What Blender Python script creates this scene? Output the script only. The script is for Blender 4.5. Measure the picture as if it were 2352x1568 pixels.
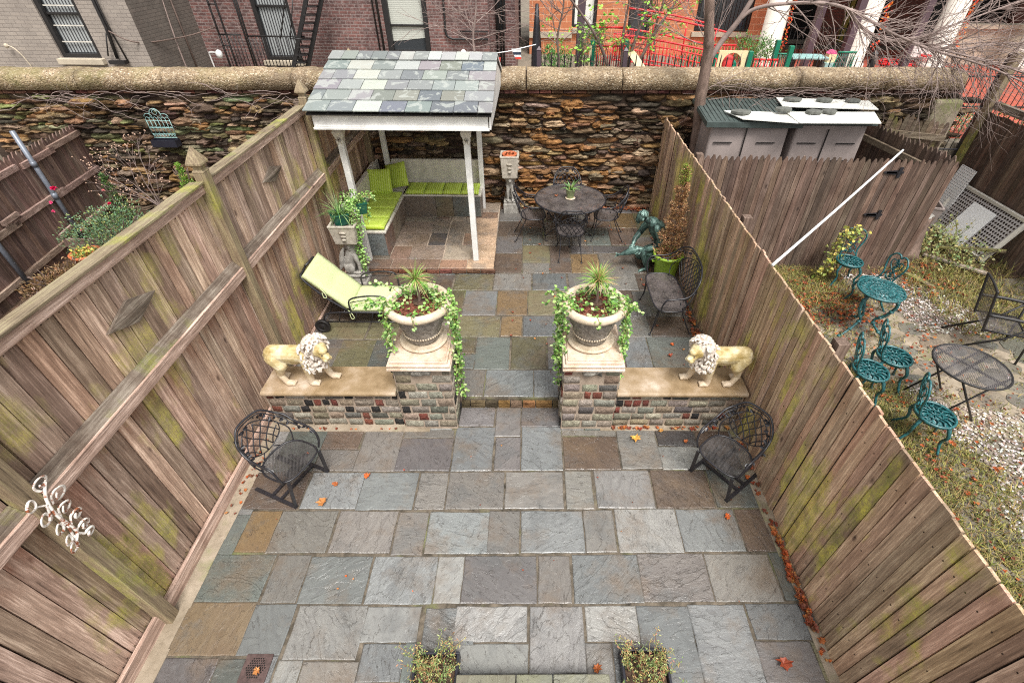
import bpy, math, random
from mathutils import Vector, Matrix, noise
R = math.radians
PI = math.pi
rnd = random.Random(7)
S = bpy.context.scene
for o in list(bpy.data.objects): bpy.data.objects.remove(o)
COL = S.collection
# ---------------------------------------------------------------- camera
cam = bpy.data.cameras.new('camera'); camo = bpy.data.objects.new('camera', cam); COL.objects.link(camo)
cp, sp = math.cos(.7016313), math.sin(.7016313)
r0, u0, f0 = Vector((1,0,0)), Vector((0,sp,cp)), Vector((0,cp,-sp))
cr, sr = math.cos(.01440481), math.sin(.01440481)
rt = r0*cr+u0*sr; up = u0*cr-r0*sr
Rz = Matrix.Rotation(-.01595325, 3, 'Z')
rt, up, fw = Rz@rt, Rz@up, Rz@f0
m = Matrix((rt, up, -fw)).transposed().to_4x4(); m.translation = Vector((0,0,4.35))
camo.matrix_world = m
cam.sensor_width = 36; cam.lens = 36*1104.57/2352
cam.shift_x = -57.06/2352; cam.shift_y = -3.12/2352
cam.clip_start = .05; cam.clip_end = 2000
S.camera = camo
# ---------------------------------------------------------------- light: bright overcast day
W = bpy.data.worlds.new('World'); S.world = W; W.use_nodes = True
wn = W.node_tree; wn.nodes.clear()
sky = wn.nodes.new('ShaderNodeTexSky'); sky.sky_type = 'NISHITA'; sky.sun_disc = False
SUN_EL, SUN_AZ = R(62), R(158)
sky.sun_elevation = SUN_EL; sky.sun_rotation = SUN_AZ; sky.air_density = 1.5; sky.dust_density = 5; sky.ozone_density = 1
hs = wn.nodes.new('ShaderNodeHueSaturation'); hs.inputs['Saturation'].default_value = .03
bg = wn.nodes.new('ShaderNodeBackground'); bg.inputs['Strength'].default_value = .108
wo = wn.nodes.new('ShaderNodeOutputWorld')
wn.links.new(sky.outputs[0], hs.inputs['Color']); wn.links.new(hs.outputs[0], bg.inputs['Color']); wn.links.new(bg.outputs[0], wo.inputs[0])
sl = bpy.data.lights.new('sun', 'SUN'); sl.energy = 1.9; sl.angle = R(20); sl.color = (1, .955, .89)
so = bpy.data.objects.new('sun', sl); COL.objects.link(so)
dirv = Vector((math.sin(SUN_AZ)*math.cos(SUN_EL), math.cos(SUN_AZ)*math.cos(SUN_EL), math.sin(SUN_EL)))
so.rotation_euler = dirv.to_track_quat('Z', 'Y').to_euler(); so.location = (0,0,30)
S.view_settings.view_transform = 'Standard'; S.view_settings.look = 'None'
S.cycles.use_denoising = False; S.cycles.filter_width = 1.1; S.cycles.use_adaptive_sampling = False; S.cycles.max_bounces = 6; S.cycles.transparent_max_bounces = 12
S.view_settings.exposure = .85; S.view_settings.gamma = 1
# ---------------------------------------------------------------- node helpers
def srgb(r, g, b):
    f = lambda c: (c/255/12.92) if c/255 <= .04045 else ((c/255+.055)/1.055)**2.4
    return (f(r), f(g), f(b), 1)
class NT:
    def __init__(s, name):
        s.m = bpy.data.materials.new(name); s.m.use_nodes = True; s.t = s.m.node_tree
        s.b = s.t.nodes['Principled BSDF']; s.out = s.t.nodes['Material Output']
    def n(s, typ, ins={}, **props):
        nd = s.t.nodes.new('ShaderNode'+typ)
        for k, v in props.items(): setattr(nd, k, v)
        for k, v in ins.items(): s.set(nd.inputs[k], v)
        return nd
    def set(s, sock, v):
        if isinstance(v, bpy.types.NodeSocket): s.t.links.new(v, sock)
        else: sock.default_value = v
    def co(s, sc=(1,1,1), off=None):
        c = s.n('TexCoord').outputs['Object']
        mp = s.n('Mapping', {'Vector': c, 'Scale': sc})
        if off is not None: s.set(mp.inputs['Location'], off)
        return mp.outputs[0]
    def noise(s, vec, scale, detail=4, rough=.55, dist=0):
        return s.n('TexNoise', {'Vector': vec, 'Scale': scale, 'Detail': detail, 'Roughness': rough, 'Distortion': dist}).outputs[0]
    def ramp(s, f, stops, mode='LINEAR'):
        nd = s.n('ValToRGB', {'Fac': f}); cr = nd.color_ramp; cr.interpolation = mode
        while len(cr.elements) < len(stops): cr.elements.new(.5)
        for e, (p, c) in zip(cr.elements, stops):
            e.position = p; e.color = c if len(c) == 4 else (*c, 1)
        return nd.outputs[0]
    def val(s, f, a, b, lo=0., hi=1.):
        return s.n('MapRange', {'Value': f, 'From Min': a, 'From Max': b, 'To Min': lo, 'To Max': hi}).outputs[0]
    def mix(s, f, a, b, mode='MIX'):
        nd = s.n('Mix', data_type='RGBA', blend_type=mode)
        s.set(nd.inputs[0], f); s.set(nd.inputs[6], a); s.set(nd.inputs[7], b); return nd.outputs[2]
    def math(s, op, a, b=0.):
        return s.n('Math', {0: a, 1: b}, operation=op).outputs[0]
    def attr(s):
        a = s.n('Attribute', attribute_name='col'); return a.outputs['Color'], a.outputs['Alpha']
    def bump(s, h, strength=.5, dist=.01, nrm=None):
        nd = s.n('Bump', {'Height': h, 'Strength': strength, 'Distance': dist})
        if nrm: s.set(nd.inputs['Normal'], nrm)
        return nd.outputs[0]
    def fin(s, color=None, rough=None, normal=None, **kw):
        if color is not None: s.set(s.b.inputs['Base Color'], color)
        if rough is not None: s.set(s.b.inputs['Roughness'], rough)
        if normal is not None: s.set(s.b.inputs['Normal'], normal)
        for k, v in kw.items(): s.set(s.b.inputs[k.replace('_', ' ')], v)
        return s.m
MT = {}
def G(v): return (v, v, v, 1)

def wood(name, axis, tint=(1,1,1), moss=0., mossz=None, rust=0, stain=.5, dark=(.06,.045,.036), mid=(.205,.165,.137), light=(.43,.38,.335)):
    t = NT(name); col, a = t.attr()
    off = t.n('CombineXYZ', {0: t.math('MULTIPLY', a, 37.), 1: t.math('MULTIPLY', a, 91.), 2: t.math('MULTIPLY', a, 53.)}).outputs[0]
    sc = [26, 26, 26]; sc['xyz'.index(axis)] = 1.3
    v = t.co(tuple(sc), off)
    g = t.noise(v, 1.0, 6, .7, .8)
    sc2 = [9, 9, 9]; sc2['xyz'.index(axis)] = .5
    v2 = t.co(tuple(sc2), off)
    g2 = t.noise(v2, 1.2, 3, .5, 1.6)
    sc3 = [110, 110, 110]; sc3['xyz'.index(axis)] = 5
    g3 = t.noise(t.co(tuple(sc3), off), 1.0, 3, .6)
    gg = t.math('ADD', t.math('ADD', t.math('MULTIPLY', g, .55), t.math('MULTIPLY', g2, .4)), t.math('MULTIPLY', t.math('SUBTRACT', g3, .5), .5))
    c = t.ramp(gg, [(.28, dark), (.38, tuple((x*2+y)/3 for x, y in zip(mid, dark))), (.48, mid), (.57, tuple((x+y)/2 for x, y in zip(mid, light))), (.70, light)])
    blot = t.noise(t.co((1,1,.6)), 3.2, 5, .65)
    c = t.mix(t.val(blot, .46, .68, 0., stain*.8), c, t.mix(1., c, (.36,.25,.2,1), 'MULTIPLY'))
    # knots
    kv = [5, 5, 5]; kv['xyz'.index(axis)] = 2.2
    k = t.n('TexVoronoi', {'Vector': t.co(tuple(kv), off), 'Scale': 1.}).outputs['Distance']
    c = t.mix(t.val(k, .05, .11, .8, 0.), c, (.035,.022,.018,1))
    if rust:
        z_ = t.n('SeparateXYZ', {0: t.n('TexCoord').outputs['Object']}).outputs[2]
        rn = t.noise(t.co((7,7,2.2), off), 1.0, 4, .6)
        rk = t.math('MULTIPLY', t.math('MULTIPLY', t.val(z_, 1.25, 1.63), t.math('LESS_THAN', z_, 1.68)), t.val(rn, .42, .6))
        c = t.mix(t.math('MULTIPLY', rk, .75), c, (.13,.055,.03,1))
    c = t.mix(1., c, col, 'MULTIPLY')
    if moss:
        mn = t.noise(t.co((2.2,2.2,.55), off if axis=='z' else None), 1.1, 5, .62); mn = t.math('ADD', t.math('MULTIPLY', mn, .35), t.math('MULTIPLY', t.noise(t.co((1,1,.7)), 1.3, 4, .6), .65))
        mk = t.val(mn, .575-.05*moss, .63-.05*moss, 0., .9)
        fine = t.noise(t.co(), 60, 3, .7)
        mk = t.math('MULTIPLY', mk, t.val(fine, .3, .65, .25, 1.))
        if mossz:
            z = t.n('SeparateXYZ', {0: t.n('TexCoord').outputs['Object']}).outputs[2]
            mk = t.math('MULTIPLY', mk, t.val(z, mossz[0], mossz[1], mossz[2], mossz[3]))
        mossc = t.ramp(t.noise(t.co(), 7, 3), [(.35, (.12,.15,.025)), (.65, (.34,.36,.055))])
        c = t.mix(t.math('MULTIPLY', mk, .85), c, mossc)
    c = t.mix(1., c, (*tint, 1), 'MULTIPLY')
    return t.fin(c, t.val(g, .3, .7, .9, .62), t.bump(gg, .9, .008))
MT['wl'] = wood('fence_wood', 'z', (2.2,1.93,1.78), moss=.8, rust=1, mossz=(.2, 2.7, 1.0, .45))
MT['wly'] = wood('rail_wood', 'y', (2.3,1.98,1.9), moss=.0)
MT['wcap'] = wood('mossy_cap_wood', 'y', (1.25,1.22,.95), moss=1.5, light=(.33,.31,.22))
MT['wmid'] = wood('stained_rail_wood', 'y', (.9,.88,.82), moss=.3, stain=.9)
MT['wpost'] = wood('post_wood', 'z', (1.35,1.28,.98), moss=.6, light=(.33,.3,.22))
MT['wr'] = wood('weathered_fence_wood', 'z', (2.4,2.12,1.86), moss=1.0, mossz=(1.7,1.87,1.0,.0), dark=(.08,.06,.045), mid=(.21,.165,.13), light=(.40,.345,.28))
MT['wd'] = wood('dark_fence_wood', 'z', (.72,.6,.54), moss=.0, stain=.7)
MT['wm'] = wood('mauve_fence_wood', 'z', (1.0,.82,.8), moss=.0, stain=.5)
MT['wmr'] = wood('mauve_rail_wood', 'y', (1.5,1.28,1.25), moss=.0)
MT['wx'] = wood('old_rail_wood', 'x', (.9,.85,.7), moss=.6)

# bluestone paving
def paver():
    t = NT('wet_bluestone'); col, a = t.attr()
    off = t.n('CombineXYZ', {0: t.math('MULTIPLY', a, 70.), 1: t.math('MULTIPLY', a, 31.), 2: t.math('MULTIPLY', a, 17.)}).outputs[0]
    ang = t.math('MULTIPLY', a, 7.)
    oc = t.n('TexCoord').outputs['Object']
    rv = t.n('VectorRotate', {'Vector': oc, 'Angle': ang}, rotation_type='Z_AXIS').outputs[0]
    mp = t.n('Mapping', {'Vector': rv, 'Scale': (3.2,9,6), 'Location': off}).outputs[0]
    rip = t.noise(mp, 2.1, 6, .68, .7)
    st = t.noise(t.n('Mapping', {'Vector': rv, 'Scale': (2,4,4), 'Location': off}).outputs[0], 1.1, 2, .45, .5)
    # cleft steps: quantised height gives the riven ledges
    q = t.math('MULTIPLY', t.math('ADD', t.math('MULTIPLY', st, 1.0), t.math('MULTIPLY', rip, .22)), 8.)
    fr = t.math('FRACT', q)
    step = t.math('ADD', t.math('FLOOR', q), t.val(fr, .0, .12, 0., 1.))
    fine = t.noise(oc, 70, 4, .6)
    edge = t.math('MULTIPLY', t.val(fr, 0., .06, 1., 0.), t.val(t.noise(oc, 5., 3), .50, .58, 0., 1.))
    chip = t.noise(oc, 22, 5, .7)
    amp = t.val(t.math('FRACT', t.math('MULTIPLY', a, 13.7)), 0., 1., .3, 1.15)
    h = t.math('ADD', t.math('ADD', t.math('MULTIPLY', step, .8), t.math('MULTIPLY', rip, 2.4)), t.math('MULTIPLY', chip, .8))
    c = t.mix(t.val(rip, .32, .62, 0., 1.), t.mix(1., col, (.86,.85,.85,1), 'MULTIPLY'), t.mix(1., col, (1.1,1.1,1.08,1), 'MULTIPLY'))
    big = t.noise(oc, 1.7, 5, .65)
    c = t.mix(t.val(big, .5, .66, 0., .6), c, (.16,.11,.07,1))
    b2 = t.noise(t.n('Mapping', {'Vector': oc, 'Location': (9,4,1)}).outputs[0], 2.4, 5, .68)
    c = t.mix(t.val(b2, .52, .64, 0., .45), c, (.105,.11,.11,1))
    c = t.mix(t.math('MULTIPLY', edge, .9), c, (.035,.03,.028,1))
    c = t.mix(t.val(chip, .30, .42, .6, 0.), c, (.07,.06,.05,1))
    wet = t.noise(oc, 1.1, 3, .6)
    ro = t.math('ADD', t.val(wet, .4, .58, .08, .42), t.math('MULTIPLY', fine, .12))
    return t.fin(c, ro, t.bump(t.math('MULTIPLY', h, amp), .62, .009), Specular_IOR_Level=.7)
MT['paver'] = paver()

def rough_stone(name, base=None, c1=(.3,.28,.25), c2=(.14,.13,.12), sc=14, bs=.6, bd=.015, stretch=(1,1,1), rough=.85, speck=.0, attr=True, spec=.3, mossy=0.):
    t = NT(name)
    n1 = t.noise(t.co(stretch), sc, 6, .65, .3)
    n2 = t.noise(t.co(), sc*5, 3, .7)
    c = t.ramp(n1, [(.3, c2), (.7, c1)])
    if attr:
        col, a = t.attr(); c = t.mix(1., c, col, 'MULTIPLY')
    if speck: c = t.mix(t.val(n2, .55, .7, 0., speck), c, (.5,.47,.42,1))
    c = t.mix(t.val(n2, .25, .45, .5, 0.), c, t.mix(1., c, (.4,.37,.34,1), 'MULTIPLY'))
    if mossy:
        mn = t.noise(t.co(), 1.6, 4, .65)
        c = t.mix(t.math('MULTIPLY', t.val(mn, .66-.2*mossy, .78-.2*mossy, 0., .75), t.val(n2, .3, .6, .2, 1.)), c, (.17,.2,.06,1))
    h = t.math('ADD', n1, t.math('MULTIPLY', n2, .35))
    return t.fin(c, rough, t.bump(h, bs, bd), Specular_IOR_Level=spec)
MT['rubble'] = rough_stone('rubble_stone', c1=(1.45,1.38,1.28), c2=(.3,.26,.22), sc=8, bs=1., bd=.05, stretch=(1,1,4.), rough=.9, spec=.15)
MT['rubblebed'] = rough_stone('wall_core', c1=(.09,.06,.042), c2=(.03,.02,.016), sc=6, attr=False, bs=1, bd=.03)
MT['block'] = rough_stone('granite_block', c1=(1.35,1.3,1.22), c2=(.5,.47,.42), sc=26, bs=1., bd=.025, speck=.2, rough=.8)
MT['mortar'] = rough_stone('pale_mortar', c1=(.46,.37,.29), c2=(.3,.235,.18), sc=9, bs=.5, attr=False)
MT['grout'] = rough_stone('sand_grout', c1=(.2,.165,.125), c2=(.035,.03,.022), sc=10, bs=.6, attr=False, mossy=.5)
MT['cement'] = rough_stone('old_cement', c1=(.42,.35,.27), c2=(.2,.16,.11), sc=4, bs=.5, attr=False, mossy=.6)
MT['granite_grey'] = rough_stone('grey_stone', c1=(.46,.44,.4), c2=(.2,.185,.165), sc=12, attr=False, bs=.7, bd=.01)
MT['urn'] = rough_stone('urn_stone', c1=(.42,.38,.33), c2=(.13,.11,.095), sc=24, attr=False, bs=1., bd=.02, rough=.75)
MT['urnrim'] = rough_stone('urn_rim_stone', c1=(.75,.64,.5), c2=(.42,.33,.22), sc=9, attr=False, bs=.6, bd=.008, rough=.7)
MT['carve'] = rough_stone('carved_cement', c1=(.6,.55,.47), c2=(.3,.26,.21), sc=9, attr=False, bs=.5, bd=.01)
MT['soil'] = rough_stone('soil', c1=(.16,.1,.065), c2=(.045,.028,.02), sc=25, attr=False, bs=1., bd=.02)
MT['mulch'] = rough_stone('red_mulch', c1=(.42,.15,.09), c2=(.09,.035,.025), sc=60, attr=False, bs=1., bd=.02)

def coping():
    t = NT('pebble_coping'); oc = t.n('TexCoord').outputs['Object']
    vn = t.n('TexVoronoi', {'Vector': oc, 'Scale': 42.})
    n = t.noise(oc, 1.3, 5, .6)
    pc = t.n('SeparateColor', {0: vn.outputs['Color']}).outputs[0]
    c = t.ramp(pc, [(0, (.07,.045,.03)), (.35, (.25,.155,.085)), (.7, (.48,.36,.23)), (1, (.8,.7,.55))])
    bed = t.ramp(n, [(.35, (.2,.145,.085)), (.6, (.4,.3,.185))])
    c = t.mix(t.val(vn.outputs['Distance'], .25, .55, 0., .8), c, bed)
    x = t.n('SeparateXYZ', {0: oc}).outputs[0]
    mk = t.math('MULTIPLY', t.val(t.noise(oc, 2.2, 4, .7), .42, .62, 0., .8), t.val(x, -7., -2.5, .8, .15))
    c = t.mix(mk, c, (.17,.155,.05,1))
    c = t.mix(t.val(t.noise(oc, .9, 5, .7), .5, .62, 0., .65), c, (.13,.09,.055,1))
    h = t.math('SUBTRACT', 1., vn.outputs['Distance'])
    return t.fin(c, .7, t.bump(h, .9, .012))
MT['coping'] = coping()

def simple(name, color, rough=.6, noise_amt=.25, sc=12, bump=.15, metal=0., spec=.5, attr=False, **kw):
    t = NT(name); n = t.noise(t.co(), sc, 5, .6)
    c = color if len(color) == 4 else (*color, 1)
    if attr: c = t.attr()[0]
    lo, hi = 1-noise_amt, 1+noise_amt*.6
    c2 = t.mix(t.val(n, .3, .7, 0., 1.), t.mix(1., c, (lo, lo, lo, 1), 'MULTIPLY'), t.mix(1., c, (hi, hi, hi, 1), 'MULTIPLY'))
    nrm = t.bump(t.noise(t.co(), sc*4, 3), bump, .004) if bump else None
    return t.fin(c2, rough, nrm, Metallic=metal, Specular_IOR_Level=spec, **kw)
MT['white'] = simple('white_paint', (.78,.77,.74), .45, .2, 5, .12)
MT['plaster'] = simple('worn_white_board', (.66,.62,.55), .6, .22, 7, .3)
MT['iron'] = simple('black_iron', (.022,.021,.026), .38, .4, 30, .2, spec=.6)
MT['ironb'] = simple('black_steel', (.02,.018,.018), .5, .3, 10, .1)
MT['teal'] = simple('verdigris_iron', (.02,.13,.14), .38, .85, 45, .35)
MT['teal'].node_tree.nodes['Principled BSDF'].inputs['Specular IOR Level'].default_value = .7
MT['wirepale'] = simple('pale_verdigris_wire', (.3,.5,.48), .5, .4, 20, .1)
MT['plastgreen'] = simple('green_plastic', (.01,.09,.06), .35, .2, 5, 0)
MT['limepot'] = simple('lime_ceramic', (.36,.58,.06), .3, .15, 4, 0)
MT['celadon'] = simple('sage_ceramic', (.3,.36,.17), .35, .5, 30, .3)
MT['terra'] = simple('terracotta', (.62,.17,.07), .6, .2, 8, .1)
MT['blackplastic'] = simple('black_plastic', (.02,.02,.03), .4, .2, 5, 0)
MT['shed'] = simple('grey_resin', (.33,.275,.255), .55, .18, 3, .08)
MT['shedroof'] = simple('green_resin', (.06,.08,.075), .5, .3, 8, .15)
MT['panel'] = simple('white_sheet', (.8,.8,.74), .5, .12, 4, .05)
MT['flatstone'] = simple('flat_stone', (.13,.135,.12), .8, .4, 14, .5)
MT['purple'] = simple('purple_brown_steel', (.09,.062,.075), .5, .12, 4, .05)
MT['red'] = simple('red_paint', (.75,.025,.03), .4, .12, 8, .0)
MT['green'] = simple('green_paint', (.008,.19,.11), .45, .15, 8, .05)
MT['cream'] = simple('cream_plastic', (.82,.7,.42), .45, .1, 5, 0)
MT['tan'] = simple('tan_cement', (.5,.43,.33), .8, .2, 3, .1)
MT['column'] = simple('column_paint', (.74,.7,.62), .7, .1, 3, .05)
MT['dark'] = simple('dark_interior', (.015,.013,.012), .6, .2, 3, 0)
MT['bark'] = rough_stone('bark', c1=(.3,.21,.17), c2=(.1,.07,.055), sc=14, stretch=(1,1,.25), attr=False, bs=.9, bd=.015)
MT['twig'] = simple('twig_bark', (.3,.225,.2), .7, .35, 6, .1)
MT['twigd'] = simple('dark_twig_bark', (.17,.12,.1), .7, .35, 6, .1)
MT['pipe'] = simple('grey_pipe', (.19,.21,.25), .4, .25, 5, .05, metal=.2)
MT['pvc'] = simple('white_pvc', (.88,.88,.88), .35, .03, 3, 0)
MT['rust'] = simple('rusty_drain', (.09,.055,.05), .75, .5, 25, .5)
MT['lamp'] = simple('white_lamp', (.85,.85,.83), .3, .03, 3, 0)
MT['yellow'] = simple('mustard_panel', (.32,.24,.03), .6, .2, 3, .05)
MT['blue'] = simple('blue_plastic', (.03,.1,.6), .35, .1, 3, 0)
MT['pink'] = simple('pink_plastic', (.8,.1,.3), .4, .1, 3, 0)
MT['playfloor'] = simple('red_play_surface', (.4,.085,.05), .85, .2, 3, .1)
MT['ground'] = simple('ground_dirt', (.2,.17,.13), .9, .4, 2, .4)
MT['wheel'] = simple('black_rubber', (.015,.013,.013), .5, .3, 20, .3)
MT['soleus'] = simple('cut_wood', (.4,.33,.27), .8, .4, 18, .4)
MT['leaf'] = simple('leaf', (.1,.2,.05), .45, .2, 30, .1, attr=True, Transmission_Weight=0.0)
MT['petal'] = simple('petal', (.7,.03,.12), .5, .2, 20, 0, attr=True)
MT['dryleaf'] = simple('dry_leaf', (.4,.12,.04), .55, .3, 40, .3, attr=True)
MT['blade'] = simple('grass_blade', (.2,.2,.05), .6, .3, 10, 0, attr=True)
MT['pebble'] = simple('white_pebble', (.75,.7,.66), .5, .25, 20, .2, attr=True)
MT['vc'] = simple('painted', (.5,.5,.5), .55, .25, 12, .2, attr=True)

def mesh_metal(name, col, scale, w, rot=45, wear=.2):
    t = NT(name); oc = t.n('TexCoord').outputs['Object']
    mp = t.n('VectorRotate', {'Vector': oc, 'Angle': R(rot)}, rotation_type='Z_AXIS').outputs[0]
    sx = t.n('SeparateXYZ', {0: mp})
    def line(o):
        f = t.math('FRACT', t.math('MULTIPLY', o, scale)); return t.math('LESS_THAN', f, w)
    k = t.math('MAXIMUM', line(sx.outputs[0]), line(sx.outputs[1]))
    n = t.noise(oc, 6, 4)
    n3 = t.noise(oc, 45, 4, .7); return t.fin(t.mix(t.val(n3, .45, .62, 0., wear), t.ramp(n, [(.35, col), (.65, tuple(min(1, c*3.) for c in col))]), (.2,.17,.15,1)), .4, None, Alpha=k)
MT['seatmesh'] = mesh_metal('iron_mesh', (.032,.03,.03), 80, .38, wear=.12)
MT['tablemesh'] = mesh_metal('fine_iron_mesh', (.035,.03,.03), 100, .66, wear=.5)
MT['fmesh'] = mesh_metal('folding_mesh', (.04,.036,.036), 70, .42)

def lattice(name, col, scale, hole):
    t = NT(name); oc = t.n('TexCoord').outputs['Object']
    v = t.n('VectorMath', {0: t.n('VectorMath', {0: oc, 1: (scale, scale, scale)}, operation='MULTIPLY').outputs[0]}, operation='FRACTION').outputs[0]
    d = t.n('VectorMath', {0: v, 1: (.5,.5,.5)}, operation='SUBTRACT').outputs[0]
    s = t.n('SeparateXYZ', {0: d})
    r = t.math('ADD', t.math('POWER', s.outputs[1], 2.), t.math('POWER', s.outputs[2], 2.))
    hl = t.math('GREATER_THAN', r, hole*hole)
    return t.fin(col, .5, None, Alpha=hl)
MT['lattice'] = lattice('perforated_white', (.84,.83,.82,1), 22, .2)
MT['latticeg'] = lattice('perforated_grey', (.45,.42,.41,1), 18, .33)

def brick(name, c1, c2, mort, bw, bh, ms=.012, grime=.5, vert='x', bump=.5):
    t = NT(name); oc = t.n('TexCoord').outputs['Object']
    s = t.n('SeparateXYZ', {0: oc})
    u = t.math('ADD', s.outputs[0], s.outputs[1])
    v = t.n('CombineXYZ', {0: u, 1: s.outputs[2]}).outputs[0]
    b = t.n('TexBrick', {'Vector': v, 'Color1': (*c1,1), 'Color2': (*c2,1), 'Mortar': (*mort,1), 'Scale': 1., 'Mortar Size': ms, 'Mortar Smooth': .3, 'Bias': 0., 'Brick Width': bw, 'Row Height': bh})
    n = t.noise(oc, 1.1, 6, .7); n2 = t.noise(oc, 14, 4, .7)
    c = t.mix(t.val(n, .4, .65, 0., grime), b.outputs[0], t.mix(1., b.outputs[0], (.25,.2,.22,1), 'MULTIPLY'))
    c = t.mix(t.val(n2, .5, .68, 0., grime*.9), c, t.mix(1., mort+(1,), (1.4,1.3,1.35,1), 'MULTIPLY') if False else (*[min(1, x*1.25) for x in mort], 1))
    h = t.math('SUBTRACT', t.math('MULTIPLY', n2, .4), b.outputs['Fac'])
    return t.fin(c, .85, t.bump(h, bump, .012))
MT['bbrown'] = brick('brown_brick', (.23,.1,.085), (.12,.065,.06), (.26,.2,.185), .215, .075, .013, .8)
MT['bbeige'] = brick('beige_painted_brick', (.37,.32,.275), (.31,.27,.235), (.25,.215,.19), .215, .075, .007, .25, bump=.6)
MT['bbeige_dark'] = brick('dark_beige_brick', (.2,.17,.145), (.16,.14,.12), (.13,.11,.095), .215, .075, .007, .3, bump=.6)  # same beige brick with every colour darkened, for the side wall
MT['borange'] = brick('orange_brick', (.6,.215,.1), (.5,.175,.08), (.72,.4,.24), .40, .2, .012, .08)
MT['bred'] = brick('dark_red_brick', (.2,.06,.04), (.13,.04,.03), (.16,.09,.07), .3, .1, .01, .3)

def glass():
    t = NT('window_glass'); return t.fin((.05,.055,.06,1), .06, None, Specular_IOR_Level=.8)
MT['glass'] = glass()
def stripes(name, c1, c2, freq, axis, duty=.5, rough=.8):
    t = NT(name); s = t.n('SeparateXYZ', {0: t.n('TexCoord').outputs['Object']})
    f = t.math('FRACT', t.math('MULTIPLY', s.outputs['xyz'.index(axis)], freq))
    n = t.noise(t.co(), 60, 2)
    c = t.mix(t.math('LESS_THAN', f, duty), (*c1,1), (*c2,1))
    c = t.mix(1., c, t.ramp(n, [(.2, (.85,.85,.85)), (.8, (1.12,1.12,1.12))]), 'MULTIPLY')
    return t.fin(c, rough, t.bump(n, .2, .003))
MT['cushx'] = stripes('striped_lime_fabric', (.42,.56,.04), (.56,.69,.15), 26, 'x', .5)
MT['cushy'] = stripes('striped_lime_cloth', (.42,.56,.04), (.56,.69,.15), 26, 'y', .5)
MT['blinds'] = stripes('slatted_blind', (.36,.37,.33), (.55,.56,.5), 22, 'z', .75, .5)
MT['vblinds'] = stripes('vertical_blind', (.05,.05,.055), (.36,.38,.38), 14, 'x', .6, .4)
def fabric():
    t = NT('pale_green_fabric'); n = t.noise(t.co(), 90, 3, .7); n2 = t.noise(t.co(), 5, 3)
    c = t.ramp(n, [(.3, (.45,.5,.24)), (.7, (.66,.72,.42))])
    return t.fin(c, .85, t.bump(t.math('ADD', n2, t.math('MULTIPLY', n, .2)), .3, .01))
MT['fabric'] = fabric()
def lionm():
    t = NT('ivory_resin'); oc = t.n('TexCoord').outputs['Object']
    n = t.noise(oc, 9, 5, .6); n2 = t.noise(oc, 60, 3)
    c = t.ramp(n, [(.35, (.36,.26,.09)), (.5, (.56,.45,.23)), (.66, (.72,.64,.44))])
    z = t.n('SeparateXYZ', {0: oc}).outputs[2]
    c = t.mix(t.val(z, .3, .08, 0., .7), c, (.66,.53,.42,1))
    return t.fin(c, .5, t.bump(t.math('ADD', n, t.math('MULTIPLY', n2, .4)), .5, .006))
MT['lion'] = lionm()
def manem():
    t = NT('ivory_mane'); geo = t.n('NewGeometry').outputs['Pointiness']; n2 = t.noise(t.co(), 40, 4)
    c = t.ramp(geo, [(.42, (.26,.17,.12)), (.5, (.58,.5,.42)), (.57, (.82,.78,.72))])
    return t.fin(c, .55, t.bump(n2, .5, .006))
MT['mane'] = manem()
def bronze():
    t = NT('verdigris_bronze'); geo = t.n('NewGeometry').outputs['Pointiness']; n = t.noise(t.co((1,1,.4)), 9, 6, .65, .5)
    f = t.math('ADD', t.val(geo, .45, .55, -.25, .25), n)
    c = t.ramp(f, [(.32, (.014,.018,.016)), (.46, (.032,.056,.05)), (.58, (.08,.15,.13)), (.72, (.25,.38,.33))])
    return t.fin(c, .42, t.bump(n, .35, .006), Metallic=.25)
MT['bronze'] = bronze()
def capm():
    t = NT('honed_limestone'); oc = t.n('TexCoord').outputs['Object']
    n = t.noise(oc, 2.6, 5, .62); n2 = t.noise(oc, 120, 2, .7)
    c = t.ramp(n, [(.3, (.19,.125,.06)), (.44, (.31,.22,.125)), (.56, (.42,.32,.22)), (.72, (.66,.58,.48))])
    c = t.mix(t.val(n2, .3, .5, .25, 0.), c, (.3,.2,.12,1))
    return t.fin(c, .38, t.bump(n2, .15, .003))
MT['cap'] = capm()
def caplight():
    t = NT('pier_limestone'); oc = t.n('TexCoord').outputs['Object']
    n = t.noise(oc, 3.5, 5, .62); n2 = t.noise(oc, 90, 2, .7)
    c = t.ramp(n, [(.32, (.36,.23,.13)), (.48, (.6,.47,.36)), (.65, (.76,.68,.6))])
    return t.fin(c, .45, t.bump(n2, .2, .003))
MT['pcap'] = caplight()
def slate():
    t = NT('roof_slate'); col, a = t.attr(); oc = t.n('TexCoord').outputs['Object']
    n = t.noise(oc, 5, 5, .65, 1.); n2 = t.noise(oc, 50, 3)
    c = t.mix(t.val(n, .54, .58, 0., .6), col, (.4,.42,.39,1))
    c = t.mix(t.val(n2, .3, .5, .25, 0.), c, (.2,.23,.22,1))
    return t.fin(c, t.val(n, .4, .6, .3, .5), t.bump(t.math('ADD', n, t.math('MULTIPLY', n2, .4)), .5, .006))
MT['slate'] = slate()
def scrollm():
    t = NT('flaking_white_iron'); n = t.noise(t.co(), 26, 4, .6)
    return t.fin(t.ramp(n, [(.40, (.3,.1,.045)), (.48, (.85,.8,.74))]), .6, t.bump(n, .4, .003))
MT['scroll'] = scrollm()
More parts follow.
